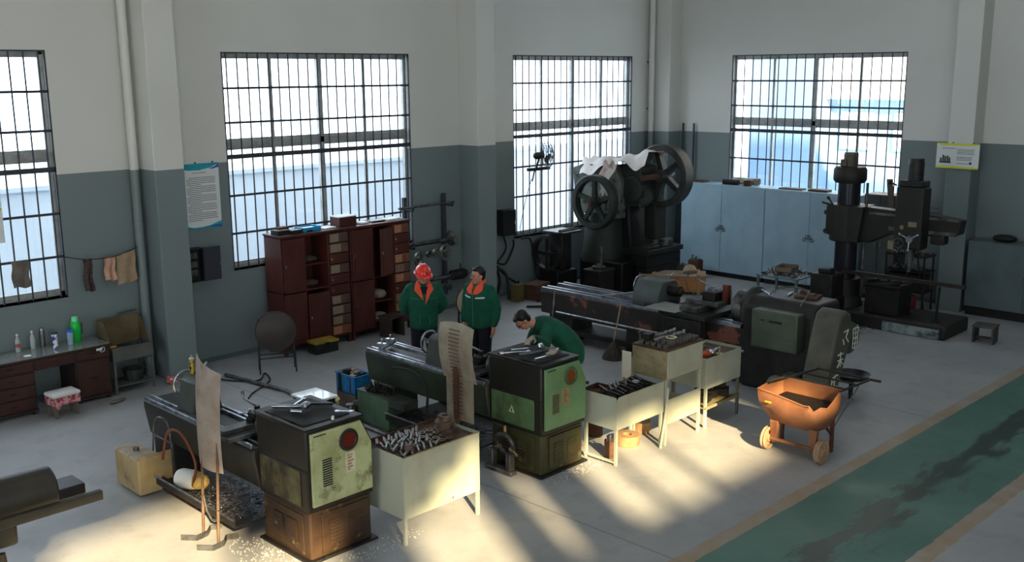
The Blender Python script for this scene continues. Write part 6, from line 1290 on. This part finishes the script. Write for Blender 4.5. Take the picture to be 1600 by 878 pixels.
MB().box(-0.34, 1.00, 1.38, -0.30, 1.10, 1.52).build('switch_box', mat('pale_switch', (128, 116, 92), rough=0.5), t, bevel=0.004)
MB().box(-0.14, 0.26, 1.50, 0.08, 0.48, 1.66).build('gear_box', DR, t, bevel=0.02)
# box table standing on the base plate
t = thing('box_table', 'dark slotted cast box table with clutter on the drilling machine base', 'table', (16.30, 6.95, 0.245))
MB().box(0, 0, 0, 0.52, 0.60, 0.46).box(-0.03, -0.03, 0.46, 0.55, 0.63, 0.52).build('cast_box', DARK, t, bevel=0.012)
m = MB()
for y in (0.1, 0.28, 0.46): m.box(-0.032, y, 0.518, 0.552, y+0.03, 0.525)
m.build('tee_slot', BLACK, t)
for k, (x, y, w_, d, h, rz, lab) in enumerate([(16.45, 7.10, 0.30, 0.16, 0.05, 0.3, 'flat clamp block at the near end of the box table'), (16.60, 7.35, 0.20, 0.2, 0.07, 0.1, 'square packing block in the middle of the box table'), (16.42, 7.48, 0.25, 0.07, 0.04, -0.5, 'long clamp strap at the far end of the box table'), (16.70, 7.08, 0.12, 0.2, 0.06, 0.5, 'small block at the rear corner of the box table')]):
    onbox(x, y, w_, d, h, DULL if k % 2 else DARK, lab, 'block', 'clamp_block', rz, 0.772)
o = MB().box(-0.03, -1.35, -0.03, 0.03, 0.75, 0.03).build('steel_bar', mat('brown_black_bar', (58, 48, 44), (44, 40, 38), 6, rough=0.45, metal=0.4), loc=(16.42, 7.28, 0.875)); tag(o, 'long square bar lying across the box table and sticking out over the base', 'bar')
o = MB().cyl((0, 0, 0), (0.0, -0.02, 0.58), 0.022).cyl((0, 0, 0), (0.0, 0.0, 0.02), 0.07).build('bar_prop', DARK, loc=(16.42, 6.36, 0.245)); tag(o, 'short upright prop under the sticking-out square bar', 'prop')
# rack of bars against the wall, red container
t = thing('shelf_rack', 'dark welded rack of bars between the last window and the end pillar', 'rack', (17.85, 7.18, 0))
for x, y in ((0.0, 0.0), (0.0, 0.70), (0.40, 0.0), (0.40, 0.70)): MB().cyl((x, y, 0), (x, y+0.02, 1.05), 0.018, n=10).build('post', DARK, t)
for z in (0.35, 0.72, 1.0): MB().box(-0.02, -0.02, z, 0.42, 0.74, z+0.02).build('shelf', DARK, t)
MB().cyl((-0.02, -0.05, 0.0), (0.02, 0.15, 1.0), 0.014).cyl((-0.03, 0.45, 0.05), (-0.02, 0.25, 0.95), 0.014).build('diagonal_brace', DARK, t)
m = MB(); R = random.Random(4)
for i in range(50):
    z = R.choice((0.742, 1.022)); x, y = R.uniform(0.03, 0.36), R.uniform(0.05, 0.65)
    m.cyl((x, y, z+0.02), (x+R.uniform(-.05, .05), y+R.uniform(-.12, .12), z+R.uniform(0.02, 0.09)), R.uniform(.01, .022), n=8)
o = m.build('drill_bits', DULL, loc=(17.85, 7.18, 0)); tag(o, 'pile of drill bits and sleeves on the dark welded rack', 'drill bits', kind='stuff')
o = MB().box(0, 0, 0, 0.35, 0.68, 0.30).build('dark_chest', DKPAINT, loc=(17.88, 7.22, 0.371), bevel=0.01); tag(o, 'dark chest on the lowest shelf of the welded rack', 'chest')
t = thing('jerry_can', 'dark red jerry can on the floor before the welded rack', 'can', (17.45, 7.20, 0))
MB().box(0, 0, 0, 0.20, 0.34, 0.36).build('can_body', mat('dark_red_plastic', (120, 26, 44), (96, 20, 36), 4, rough=0.4), t, bevel=0.03, seg=3)
MB().tube([(0.1, 0.06, 0.36), (0.1, 0.09, 0.42), (0.1, 0.24, 0.42), (0.1, 0.28, 0.36)], 0.012).cyl((0.1, 0.03, 0.36), (0.1, 0.03, 0.39), 0.02).build('can_handle', DARK, t)
t = thing('stool', 'small grey square stool on the floor right of the drilling machine', 'stool', (16.45, 5.45, 0), 0.10)
MB().box(-0.01, -0.01, 0.26, 0.33, 0.33, 0.285).build('seat', mat('grey_board', (74, 72, 70), (60, 58, 56), 5, rough=0.7), t, bevel=0.003)
for (a, b) in ((0.0, 0.0), (0.0, 0.29)): MB().box(0.0, b, 0, 0.32, b+0.03, 0.26).build('side_panel', _m['grey_board'], t, bevel=0.002)
MB().box(0.14, 0.03, 0.05, 0.17, 0.29, 0.09).build('stretcher', _m['grey_board'], t)
m = MB(); R = random.Random(14)
for i in range(160):
    a = R.uniform(0, 2*PI); rr = 0.28*R.random()**0.5; x, y = 0.45*rr/0.28*math.cos(a)*0.7, rr*math.sin(a)*1.3
    p = Vector((x, y, 0.01+0.08*(1-rr/0.28)*R.random())); m.tube([p, p+Vector((R.uniform(-.03, .03), R.uniform(-.03, .03), .02)), p+Vector((R.uniform(-.05, .05), R.uniform(-.05, .05), 0.0))], 0.004, 4)
o = m.build('swarf_heap', STEEL, loc=(15.85, 7.55, 0)); tag(o, 'heap of curly bright swarf on the floor at the drilling machine base', 'swarf', kind='stuff')

# ------------------------------------------------------------------ machine at the lower left edge
t = thing('shaping_machine', 'dark machine arm with an eye bolt and angled rails cut by the left picture edge', 'machine', (2.42, 8.03, 0), 0.0)
DM = mat('dark_olive_arm', (58, 54, 44), (46, 42, 36), 3, rough=0.5)
MB().cyl((-0.80, 0.02, 1.06), (0.44, 0.02, 1.06), 0.19, 0.165, n=32).build('ram', DM, t, bevel=0.02)
MB().box(-0.9, -0.24, 0.92, 0.74, -0.18, 1.00).box(-0.9, 0.18, 0.92, 0.70, 0.24, 1.00).build('guide_rail', DM, t, bevel=0.008)
MB().box(0.40, -0.10, 0.96, 0.66, 0.16, 1.05).build('tool_slide', BLACK, t, bevel=0.01)
MB().ring((-0.18, 0.0, 1.27), (0, 1, 0), 0.035, 0.010, 20, 6).cyl((-0.18, 0, 1.20), (-0.18, 0, 1.24), 0.018).box(-0.30, -0.05, 1.19, -0.08, 0.05, 1.22).build('eye_bolt', BLACK, t)
MB().box(-0.9, -0.16, 0.0, -0.08, 0.16, 0.92).box(-0.1, -0.14, 0.72, 0.10, 0.14, 0.92).build('machine_column', DM, t, bevel=0.03)
MB().tube([(-0.06, -0.2, 0.72), (-0.04, -0.22, 0.45), (0.05, -0.22, 0.3), (0.08, -0.22, 0.15)], 0.03).cyl((0.10, -0.25, 0.45), (0.16, -0.25, 0.58), 0.016).build('lever', DM, t)

# ------------------------------------------------------------------ people
class Body:
    def __init__(s): s.m = MB()
    def limb(s, pts, radii, n=16):
        P_ = [Vector(p) for p in pts]
        for i in range(len(P_)-1): s.m.cyl(P_[i], P_[i+1], radii[i], radii[i+1], n=n)
        for p, r in zip(P_, radii): s.m.ball(p, r, n=n)
        return s
    def loft(s, pts, rx, ry, side=(1, 0, 0), n=24, sub=4):
        """elliptical tube along pts; rx = half width along side, ry = half depth"""
        P_ = [Vector(p) for p in pts]; out = []
        def cat(a, i, t):
            p0, p1, p2, p3 = a[max(i-1, 0)], a[i], a[i+1], a[min(i+2, len(a)-1)]
            return 0.5*((2*p1)+(p2-p0)*t+(2*p0-5*p1+4*p2-p3)*t*t+(3*p1-p0-3*p2+p3)*t**3)
        for i in range(len(P_)-1):
            for k in range(sub): out.append((cat(P_, i, k/sub), cat(rx, i, k/sub), cat(ry, i, k/sub)))
        out.append((P_[-1], rx[-1], ry[-1])); sd = Vector(side).normalized(); R = []
        for i, (p, a, b) in enumerate(out):
            t = (out[min(i+1, len(out)-1)][0]-out[max(i-1, 0)][0]).normalized()
            x = (sd-t*sd.dot(t)).normalized(); y = t.cross(x)
            R.append([s.m.bm.verts.new(p+x*a*math.cos(2*PI*j/n)+y*b*math.sin(2*PI*j/n)) for j in range(n)])
        for i in range(len(R)-1):
            for j in range(n): s.m.bm.faces.new((R[i][j], R[i][(j+1) % n], R[i+1][(j+1) % n], R[i+1][j]))
        s.m.bm.faces.new(R[0][::-1]); s.m.bm.faces.new(R[-1]); return s
    def hand(s, wrist, d, nrm, side, sc=1.0, curl=0.5):
        """d = direction of the palm, nrm = back-of-hand normal, side = thumb side sign"""
        d = Vector(d).normalized(); nrm = Vector(nrm).normalized(); nrm = (nrm-d*nrm.dot(d)).normalized(); x = d.cross(nrm)*side; w_ = Vector(wrist)
        s.limb([w_, w_+d*0.03*sc], [0.026*sc, 0.028*sc], 12)
        for k in (-1.2, -0.4, 0.4, 1.2): s.limb([w_+d*0.02*sc+x*k*0.010*sc, w_+d*0.088*sc+x*k*0.020*sc], [0.018*sc, 0.015*sc], 10)
        for k, L in ((-1.5, 0.060), (-0.5, 0.078), (0.5, 0.084), (1.5, 0.074)):
            p = w_+d*0.088*sc+x*k*0.0185*sc; dd = d.copy(); pts = [p]; 
            for q in range(3):
                a = curl*(q+1)*0.55; dv = (d*math.cos(a)-nrm*math.sin(a)); p = p+dv*L*sc*(0.45, 0.32, 0.23)[q]; pts.append(p)
            s.limb(pts, [0.0095*sc, 0.009*sc, 0.008*sc, 0.007*sc], 10)
        p = w_+d*0.025*sc+x*0.028*sc
        s.limb([p, p+(d*0.6+x*0.8).normalized()*0.038*sc-nrm*0.006, p+(d*0.9+x*0.55).normalized()*0.068*sc-nrm*0.018], [0.014*sc, 0.012*sc, 0.009*sc], 10)
        return s
    def done(s, name, m_, parent, voxel=0.010, smooth=4, f=0.5):
        o = s.m.build(name, m_, parent, smooth=0)
        r = o.modifiers.new('remesh', 'REMESH'); r.mode = 'VOXEL'; r.voxel_size = voxel; r.use_smooth_shade = True
        c_ = o.modifiers.new('smooth', 'SMOOTH'); c_.iterations = smooth; c_.factor = f
        return o
def head(b, c, R):
    """skull, jaw, nose, ears around c; R rotates the face (front = -y)"""
    def e(p, r, sc): 
        M_ = Matrix.Translation(Vector(c)+R @ Vector(p)) @ R.to_4x4() @ Matrix.Diagonal((*sc, 1))
        bmesh.ops.create_uvsphere(b.m.bm, u_segments=20, v_segments=14, radius=r, matrix=M_)
    e((0, 0.012, 0.03), 0.088, (0.90, 1.08, 1.0)); e((0, -0.015, -0.03), 0.070, (0.90, 1.0, 1.15)); e((0, -0.045, -0.085), 0.034, (1.1, 0.9, 0.8))
    e((0, -0.094, -0.018), 0.014, (0.9, 1.2, 1.0)); e((0, -0.088, 0.004), 0.010, (0.8, 1.0, 2.0))
    e((0, -0.076, -0.056), 0.016, (1.5, 0.8, 0.6)); e((0, -0.074, 0.030), 0.022, (2.2, 0.6, 0.45))
    for s_ in (-1, 1):
        e((s_*0.080, 0.012, -0.012), 0.022, (0.45, 0.8, 1.3)); e((s_*0.040, -0.058, -0.02), 0.026, (1, 0.8, 0.9))
def facebits(par, c, R, glasses=True):
    c = Vector(c)
    def w(p): return c+R @ Vector(p)
    for s_ in (-1, 1):
        MB().ball(w((s_*0.032, -0.084, 0.006)), 0.008, n=10).build('eye', mat('eye_dark', (30, 24, 22), rough=0.2), par)
    for s_ in (-1, 1): MB().tube([w((s_*0.016, -0.093, 0.026)), w((s_*0.034, -0.090, 0.031)), w((s_*0.054, -0.076, 0.025))], 0.0035, 5).build('eyebrow', HAIR, par)
    MB().tube([w((-0.022, -0.086, -0.055)), w((0, -0.0925, -0.054)), w((0.022, -0.086, -0.055))], 0.0035, 5).build('mouth', mat('lips', (140, 78, 70), rough=0.5), par)
    if glasses:
        m = MB()
        for s_ in (-1, 1):
            m.ring(w((s_*0.034, -0.100, 0.004)), R @ Vector((s_*0.15, -1, 0)), 0.022, 0.0022, 22, 5)
            m.cyl(w((s_*0.056, -0.096, 0.008)), w((s_*0.082, 0.01, 0.006)), 0.0022, n=5)
        m.cyl(w((-0.012, -0.103, 0.008)), w((0.012, -0.103, 0.008)), 0.0022, n=5)
        m.build('glasses', mat('spectacle_metal', (150, 152, 158), rough=0.25, metal=0.8), par)
def hair(par, c, R, vol=1.0):
    b = Body(); c = Vector(c)
    for p, r, sc in (((0, 0.030, 0.050), 0.090*vol, (0.94, 1.04, 0.95)), ((0, 0.055, 0.0), 0.072*vol, (1.05, 0.75, 1.05)), ((0, -0.028, 0.092), 0.052, (1.2, 0.9, 0.55)), ((0.062, 0.02, 0.035), 0.035, (0.6, 1.2, 1.2)), ((-0.062, 0.02, 0.035), 0.035, (0.6, 1.2, 1.2))):
        bmesh.ops.create_uvsphere(b.m.bm, u_segments=18, v_segments=12, radius=r, matrix=Matrix.Translation(c+R @ Vector(p)) @ R.to_4x4() @ Matrix.Diagonal((*sc, 1)))
    return b.done('hair', HAIR, par, 0.007, 2)
def rot(yaw=0, pitch=0, roll=0): return (Matrix.Rotation(yaw, 3, 'Z') @ Matrix.Rotation(pitch, 3, 'X') @ Matrix.Rotation(roll, 3, 'Y'))
def legs_of(b, sc=1.0, hipz=0.92, sp=0.09, knee=(0, -0.02), pad=0.0):
    for s_ in (-1, 1):
        b.limb([(s_*sp, 0, hipz), (s_*(sp+0.015), knee[1], 0.49), (s_*(sp+0.025), 0.01, 0.09)], [0.085+pad, 0.058+pad, 0.042+pad])
        b.limb([(s_*(sp+0.025), 0.02, 0.045), (s_*(sp+0.035), -0.15, 0.035)], [0.040+pad*.5, 0.032+pad*.5])
def clothes(t, hip_z, sp=0.09, knee=(0, -0.02), hips=None):
    b = Body(); hips = hips or (0, 0, hip_z)
    for s_ in (-1, 1): b.limb([(hips[0]+s_*sp, hips[1], hip_z+0.03), (s_*(sp+0.015), knee[1], 0.49), (s_*(sp+0.025), 0.01, 0.10)], [0.108, 0.080, 0.072])
    b.loft([(hips[0], hips[1], hip_z-0.06), (hips[0], hips[1], hip_z+0.10)], [0.17, 0.165], [0.115, 0.11])
    b.done('trousers', TROUSERS, t, 0.012, 6)
    for s_ in (-1, 1):
        MB().ball((s_*(sp+0.027), -0.055, 0.045), 0.055, (0.85, 2.3, 0.80), 18).box(s_*(sp+0.027)-0.045, -0.165, 0.0, s_*(sp+0.027)+0.045, 0.065, 0.022).build('shoe', SHOE, t, bevel=0.004)

def lapel(t, pts, name='collar'):
    """flat folded collar piece: a thin sheet through the outline points"""
    m = MB(); V = [m.bm.verts.new(p) for p in pts]; c_ = m.bm.verts.new(sum((Vector(p) for p in pts), Vector())/len(pts)+Vector((0, -0.012, 0)))
    F = [m.bm.faces.new((V[i], V[(i+1) % len(V)], c_)) for i in range(len(V))]
    bmesh.ops.recalc_face_normals(m.bm, faces=F); bmesh.ops.solidify(m.bm, geom=F, thickness=0.012)
    return m.build(name, COLLAR, t, bevel=0.003, smooth=60)
# 1: helmeted man, hands behind his back, looking down at the lathe
t = thing('person', 'person in a red hard hat and green jacket with orange collar, hands behind the back', 'person', (8.97, 10.56, 0), -0.62)
HR = rot(0.30, 0.28, 0.0); HC = (0.0, -0.03, 1.545)
b = Body(); legs_of(b)
b.loft([(0, 0, 0.88), (0, 0, 1.05), (0, -0.01, 1.25), (0, 0, 1.38), (0, 0, 1.44)], [0.15, 0.145, 0.165, 0.16, 0.07], [0.10, 0.10, 0.11, 0.10, 0.06])
b.limb([(0, 0.0, 1.38), (0, -0.01, 1.50)], [0.060, 0.056]); head(b, HC, HR)
for s_ in (-1, 1): b.limb([(s_*0.18, 0.0, 1.375), (s_*0.27, 0.07, 1.11), (s_*0.10, 0.18, 0.96)], [0.056, 0.046, 0.032])
b.hand((0.09, 0.19, 0.955), (-1, 0.1, -0.15), (0, 1, 0), 1, 1, 0.5); b.hand((-0.10, 0.20, 0.94), (1, 0.2, -0.25), (0, 1, 0), -1, 1, 0.6)
b.done('body', SKIN, t, 0.009, 3)
clothes(t, 0.90)
b = Body()
b.loft([(0, 0, 0.80), (0, 0.0, 0.86), (0, 0, 1.05), (0, -0.015, 1.25), (0, 0, 1.37), (0, 0.0, 1.43), (0, 0.0, 1.455)], [0.185, 0.20, 0.205, 0.215, 0.205, 0.12, 0.075], [0.135, 0.15, 0.15, 0.15, 0.13, 0.10, 0.07])
for s_ in (-1, 1): b.limb([(s_*0.175, 0.0, 1.365), (s_*0.245, 0.035, 1.24), (s_*0.285, 0.07, 1.11), (s_*0.22, 0.13, 1.02), (s_*0.13, 0.175, 0.97)], [0.085, 0.078, 0.070, 0.062, 0.052])
b.done('jacket', JACKET, t, 0.012, 5)
b = Body()
b.limb([(-0.045, -0.115, 1.415), (-0.085, -0.04, 1.455), (-0.05, 0.05, 1.465), (0.05, 0.05, 1.465), (0.085, -0.04, 1.455), (0.045, -0.115, 1.415)], [0.014, 0.022, 0.024, 0.024, 0.022, 0.014])
b.done('collar', COLLAR, t, 0.007, 2)
for s_ in (-1, 1): lapel(t, [(s_*0.055, -0.095, 1.455), (s_*0.115, -0.065, 1.445), (s_*0.135, -0.125, 1.375), (s_*0.085, -0.158, 1.32), (s_*0.012, -0.180, 1.17 if s_ > 0 else 1.23), (s_*0.030, -0.165, 1.32), (s_*0.045, -0.135, 1.40)])
MB().prism([(-0.055, 1.42), (0.055, 1.42), (0.0, 1.24)], 'y', -0.152, -0.10).build('undershirt', TROUSERS, t)
m = MB()
for s_ in (-1, 1): m.tube([(s_*0.05, -0.163, 1.25), (s_*0.13, -0.142, 1.255), (s_*0.185, -0.090, 1.26)], 0.004, 5).tube([(s_*0.06, -0.157, 1.02), (s_*0.075, -0.155, 0.90)], 0.004, 5)
m.build('seam_piping', mat('seam', (70, 120, 84), rough=0.8), t)
facebits(t, HC, HR)
hc = Vector(HC)+HR @ Vector((0, 0.012, 0.055)); q = HR
hel = MB()
def hp(p): return hc+q @ Vector(p)
rings = []
for k in range(9):
    a = k/8*PI/2; r = math.cos(a); z = math.sin(a)
    rings.append([hel.bm.verts.new(hp((0.112*max(r, .02)*math.cos(2*PI*j/28), 0.132*max(r, .02)*math.sin(2*PI*j/28), 0.115*z+(0.006 if 6 <= k else 0)))) for j in range(28)])
for i in range(8):
    for j in range(28): hel.bm.faces.new((rings[i][j], rings[i][(j+1) % 28], rings[i+1][(j+1) % 28], rings[i+1][j]))
hel.bm.faces.new(rings[-1]); hel.bm.faces.new(rings[0][::-1])
br0 = [hel.bm.verts.new(hp((0.110*math.cos(2*PI*j/28), 0.130*math.sin(2*PI*j/28), 0.004))) for j in range(28)]
br1 = [hel.bm.verts.new(hp(((0.128)*math.cos(2*PI*j/28), (0.148+(0.03 if math.sin(2*PI*j/28) < -0.4 else 0))*math.sin(2*PI*j/28), -0.010))) for j in range(28)]
br2 = [hel.bm.verts.new(v.co+Vector((0, 0, -0.006))) for v in br1]; br3 = [hel.bm.verts.new(v.co+Vector((0, 0, -0.006))) for v in br0]
for A_, B_ in ((br0, br1), (br1, br2), (br2, br3)):
    for j in range(28): hel.bm.faces.new((A_[j], A_[(j+1) % 28], B_[(j+1) % 28], B_[j]))
for x in (-0.035, 0, 0.035):
    hel.tube([hp((x, -0.125*math.cos(a), 0.116*math.sin(a)+0.004)) for a in [0.35+0.27*i for i in range(10)]], 0.007, 6)
hl = hel.build('hard_hat', mat('red_helmet', (226, 48, 38), rough=0.25, coat=0.5), t, smooth=60)
MB().spin(hp((0, -0.124, 0.045)), q @ Vector((0, -1, 0.35)), [(0.016, 0), (0.015, 0.004)], 16).build('helmet_badge', mat('dark_red_badge', (120, 20, 24), rough=0.5), hl)

# 2: bareheaded man in glasses, turned to the left
t = thing('person', 'bareheaded person with glasses and white chest stripes, standing turned sideways', 'person', (9.43, 9.90, 0), -1.42)
HR = rot(-0.48, 0.08, 0.0); HC = (0.0, -0.035, 1.575)
b = Body(); legs_of(b)
b.loft([(0, 0, 0.88), (0, 0, 1.05), (0, -0.01, 1.25), (0, 0, 1.40), (0, 0, 1.46)], [0.15, 0.145, 0.165, 0.16, 0.07], [0.10, 0.10, 0.11, 0.10, 0.06])
b.limb([(0, 0.0, 1.40), (0, -0.015, 1.53)], [0.060, 0.056]); head(b, HC, HR)
b.limb([(0.18, 0.0, 1.39), (0.24, 0.05, 1.12), (0.25, -0.02, 0.89)], [0.056, 0.046, 0.032]); b.hand((0.25, -0.025, 0.885), (0.02, -0.15, -1), (1, 0, 0), -1, 1, 0.5)
b.limb([(-0.18, 0.0, 1.39), (-0.24, 0.02, 1.12), (-0.19, -0.12, 0.92)], [0.056, 0.046, 0.032]); b.hand((-0.19, -0.125, 0.915), (0.05, -0.3, -1), (-1, 0, 0), 1, 1, 0.5)
b.done('body', SKIN, t, 0.009, 3)
clothes(t, 0.91); hair(t, HC, HR)
b = Body()
b.loft([(0, 0, 0.84), (0, 0.0, 0.90), (0, 0, 1.06), (0, -0.015, 1.26), (0, 0, 1.39), (0, 0.0, 1.45), (0, 0.0, 1.475)], [0.180, 0.205, 0.21, 0.21, 0.20, 0.12, 0.075], [0.13, 0.15, 0.155, 0.145, 0.13, 0.10, 0.07])
b.limb([(0.175, 0.0, 1.38), (0.225, 0.035, 1.25), (0.25, 0.05, 1.12), (0.255, 0.02, 1.0), (0.25, -0.015, 0.92)], [0.083, 0.076, 0.070, 0.062, 0.052])
b.limb([(-0.175, 0.0, 1.38), (-0.225, 0.01, 1.25), (-0.25, 0.02, 1.12), (-0.225, -0.05, 1.02), (-0.195, -0.11, 0.945)], [0.083, 0.076, 0.070, 0.062, 0.052])
b.done('jacket', JACKET, t, 0.012, 5)
b = Body()
b.limb([(-0.03, -0.125, 1.42), (-0.085, -0.04, 1.475), (-0.05, 0.05, 1.49), (0.05, 0.05, 1.49), (0.085, -0.04, 1.475), (0.03, -0.125, 1.42)], [0.016, 0.026, 0.028, 0.028, 0.026, 0.016])
b.done('collar', COLLAR, t, 0.007, 2)
for s_ in (-1, 1): lapel(t, [(s_*0.050, -0.10, 1.475), (s_*0.115, -0.065, 1.465), (s_*0.135, -0.120, 1.395), (s_*0.085, -0.155, 1.345), (s_*0.012, -0.172, 1.335), (s_*0.020, -0.150, 1.40)])
m = MB()
for s_ in (-1, 1): m.tube([(s_*0.045, -0.158, 1.285), (s_*0.10, -0.146, 1.29), (s_*0.165, -0.105, 1.295)], 0.010, 6)
m.build('reflective_stripe', mat('white_stripe', (220, 224, 220), rough=0.4), t)
MB().tube([(0.0, -0.158, 1.34), (0.0, -0.168, 1.2), (0.0, -0.162, 1.0), (0, -0.155, 0.88)], 0.005, 5).build('zip', mat('seam', (70, 120, 84), rough=0.8), t)
facebits(t, HC, HR)

# 3: man bending over the green lathe in work gloves
t = thing('person', 'person bending over the green lathe headstock in cotton gloves and glasses', 'person', (9.02, 7.93, 0), -2.21)
HR = rot(0.10, 0.95, 0.0); HC = (0.02, -0.55, 1.365)
b = Body(); legs_of(b)
sp_ = [(0, 0.06, 0.88), (0, 0.05, 1.00), (0, -0.10, 1.16), (0, -0.28, 1.27), (0, -0.38, 1.31)]
b.loft(sp_, [0.15, 0.15, 0.16, 0.165, 0.07], [0.10, 0.11, 0.11, 0.11, 0.06])
b.limb([(0, -0.34, 1.30), (0.01, -0.47, 1.335)], [0.060, 0.056]); head(b, HC, HR)
LA = [(0.18, -0.30, 1.26), (0.44, -0.36, 1.17), (0.66, -0.545, 1.315)]; RA = [(-0.18, -0.32, 1.25), (-0.24, -0.40, 1.02), (-0.06, -0.56, 0.96)]
b.limb(LA, [0.056, 0.046, 0.032]); b.limb(RA, [0.056, 0.046, 0.032])
b.done('body', SKIN, t, 0.009, 3)
clothes(t, 0.90, hips=(0, 0.06, 0.9)); hair(t, HC, HR)
b = Body(); b.hand(LA[2], (0.75, -0.6, -0.12), (0.1, -0.1, 1), -1, 1.12, 0.9); b.done('work_glove', GLOVE, t, 0.006, 2)
b = Body(); b.hand(RA[2], (0.5, -0.8, -0.1), (0, 0, 1), 1, 1.1, 0.9); b.done('work_glove', GLOVE, t, 0.006, 2)
b = Body()
b.loft([(0, 0.07, 0.82), (0, 0.07, 0.90), (0, 0.04, 1.02), (0, -0.10, 1.17), (0, -0.27, 1.275), (0, -0.37, 1.315), (0, -0.41, 1.33)], [0.18, 0.195, 0.20, 0.215, 0.20, 0.12, 0.08], [0.13, 0.15, 0.155, 0.15, 0.135, 0.10, 0.075])
b.limb([(0.17, -0.29, 1.26), (0.30, -0.32, 1.20), (0.44, -0.36, 1.16), (0.54, -0.44, 1.24), (0.63, -0.52, 1.30)], [0.083, 0.076, 0.068, 0.060, 0.050])
b.limb([(-0.17, -0.31, 1.25), (-0.24, -0.37, 1.12), (-0.24, -0.41, 1.02), (-0.12, -0.50, 0.97)], [0.083, 0.074, 0.066, 0.052])
b.done('jacket', JACKET, t, 0.012, 5)
facebits(t, HC, HR)
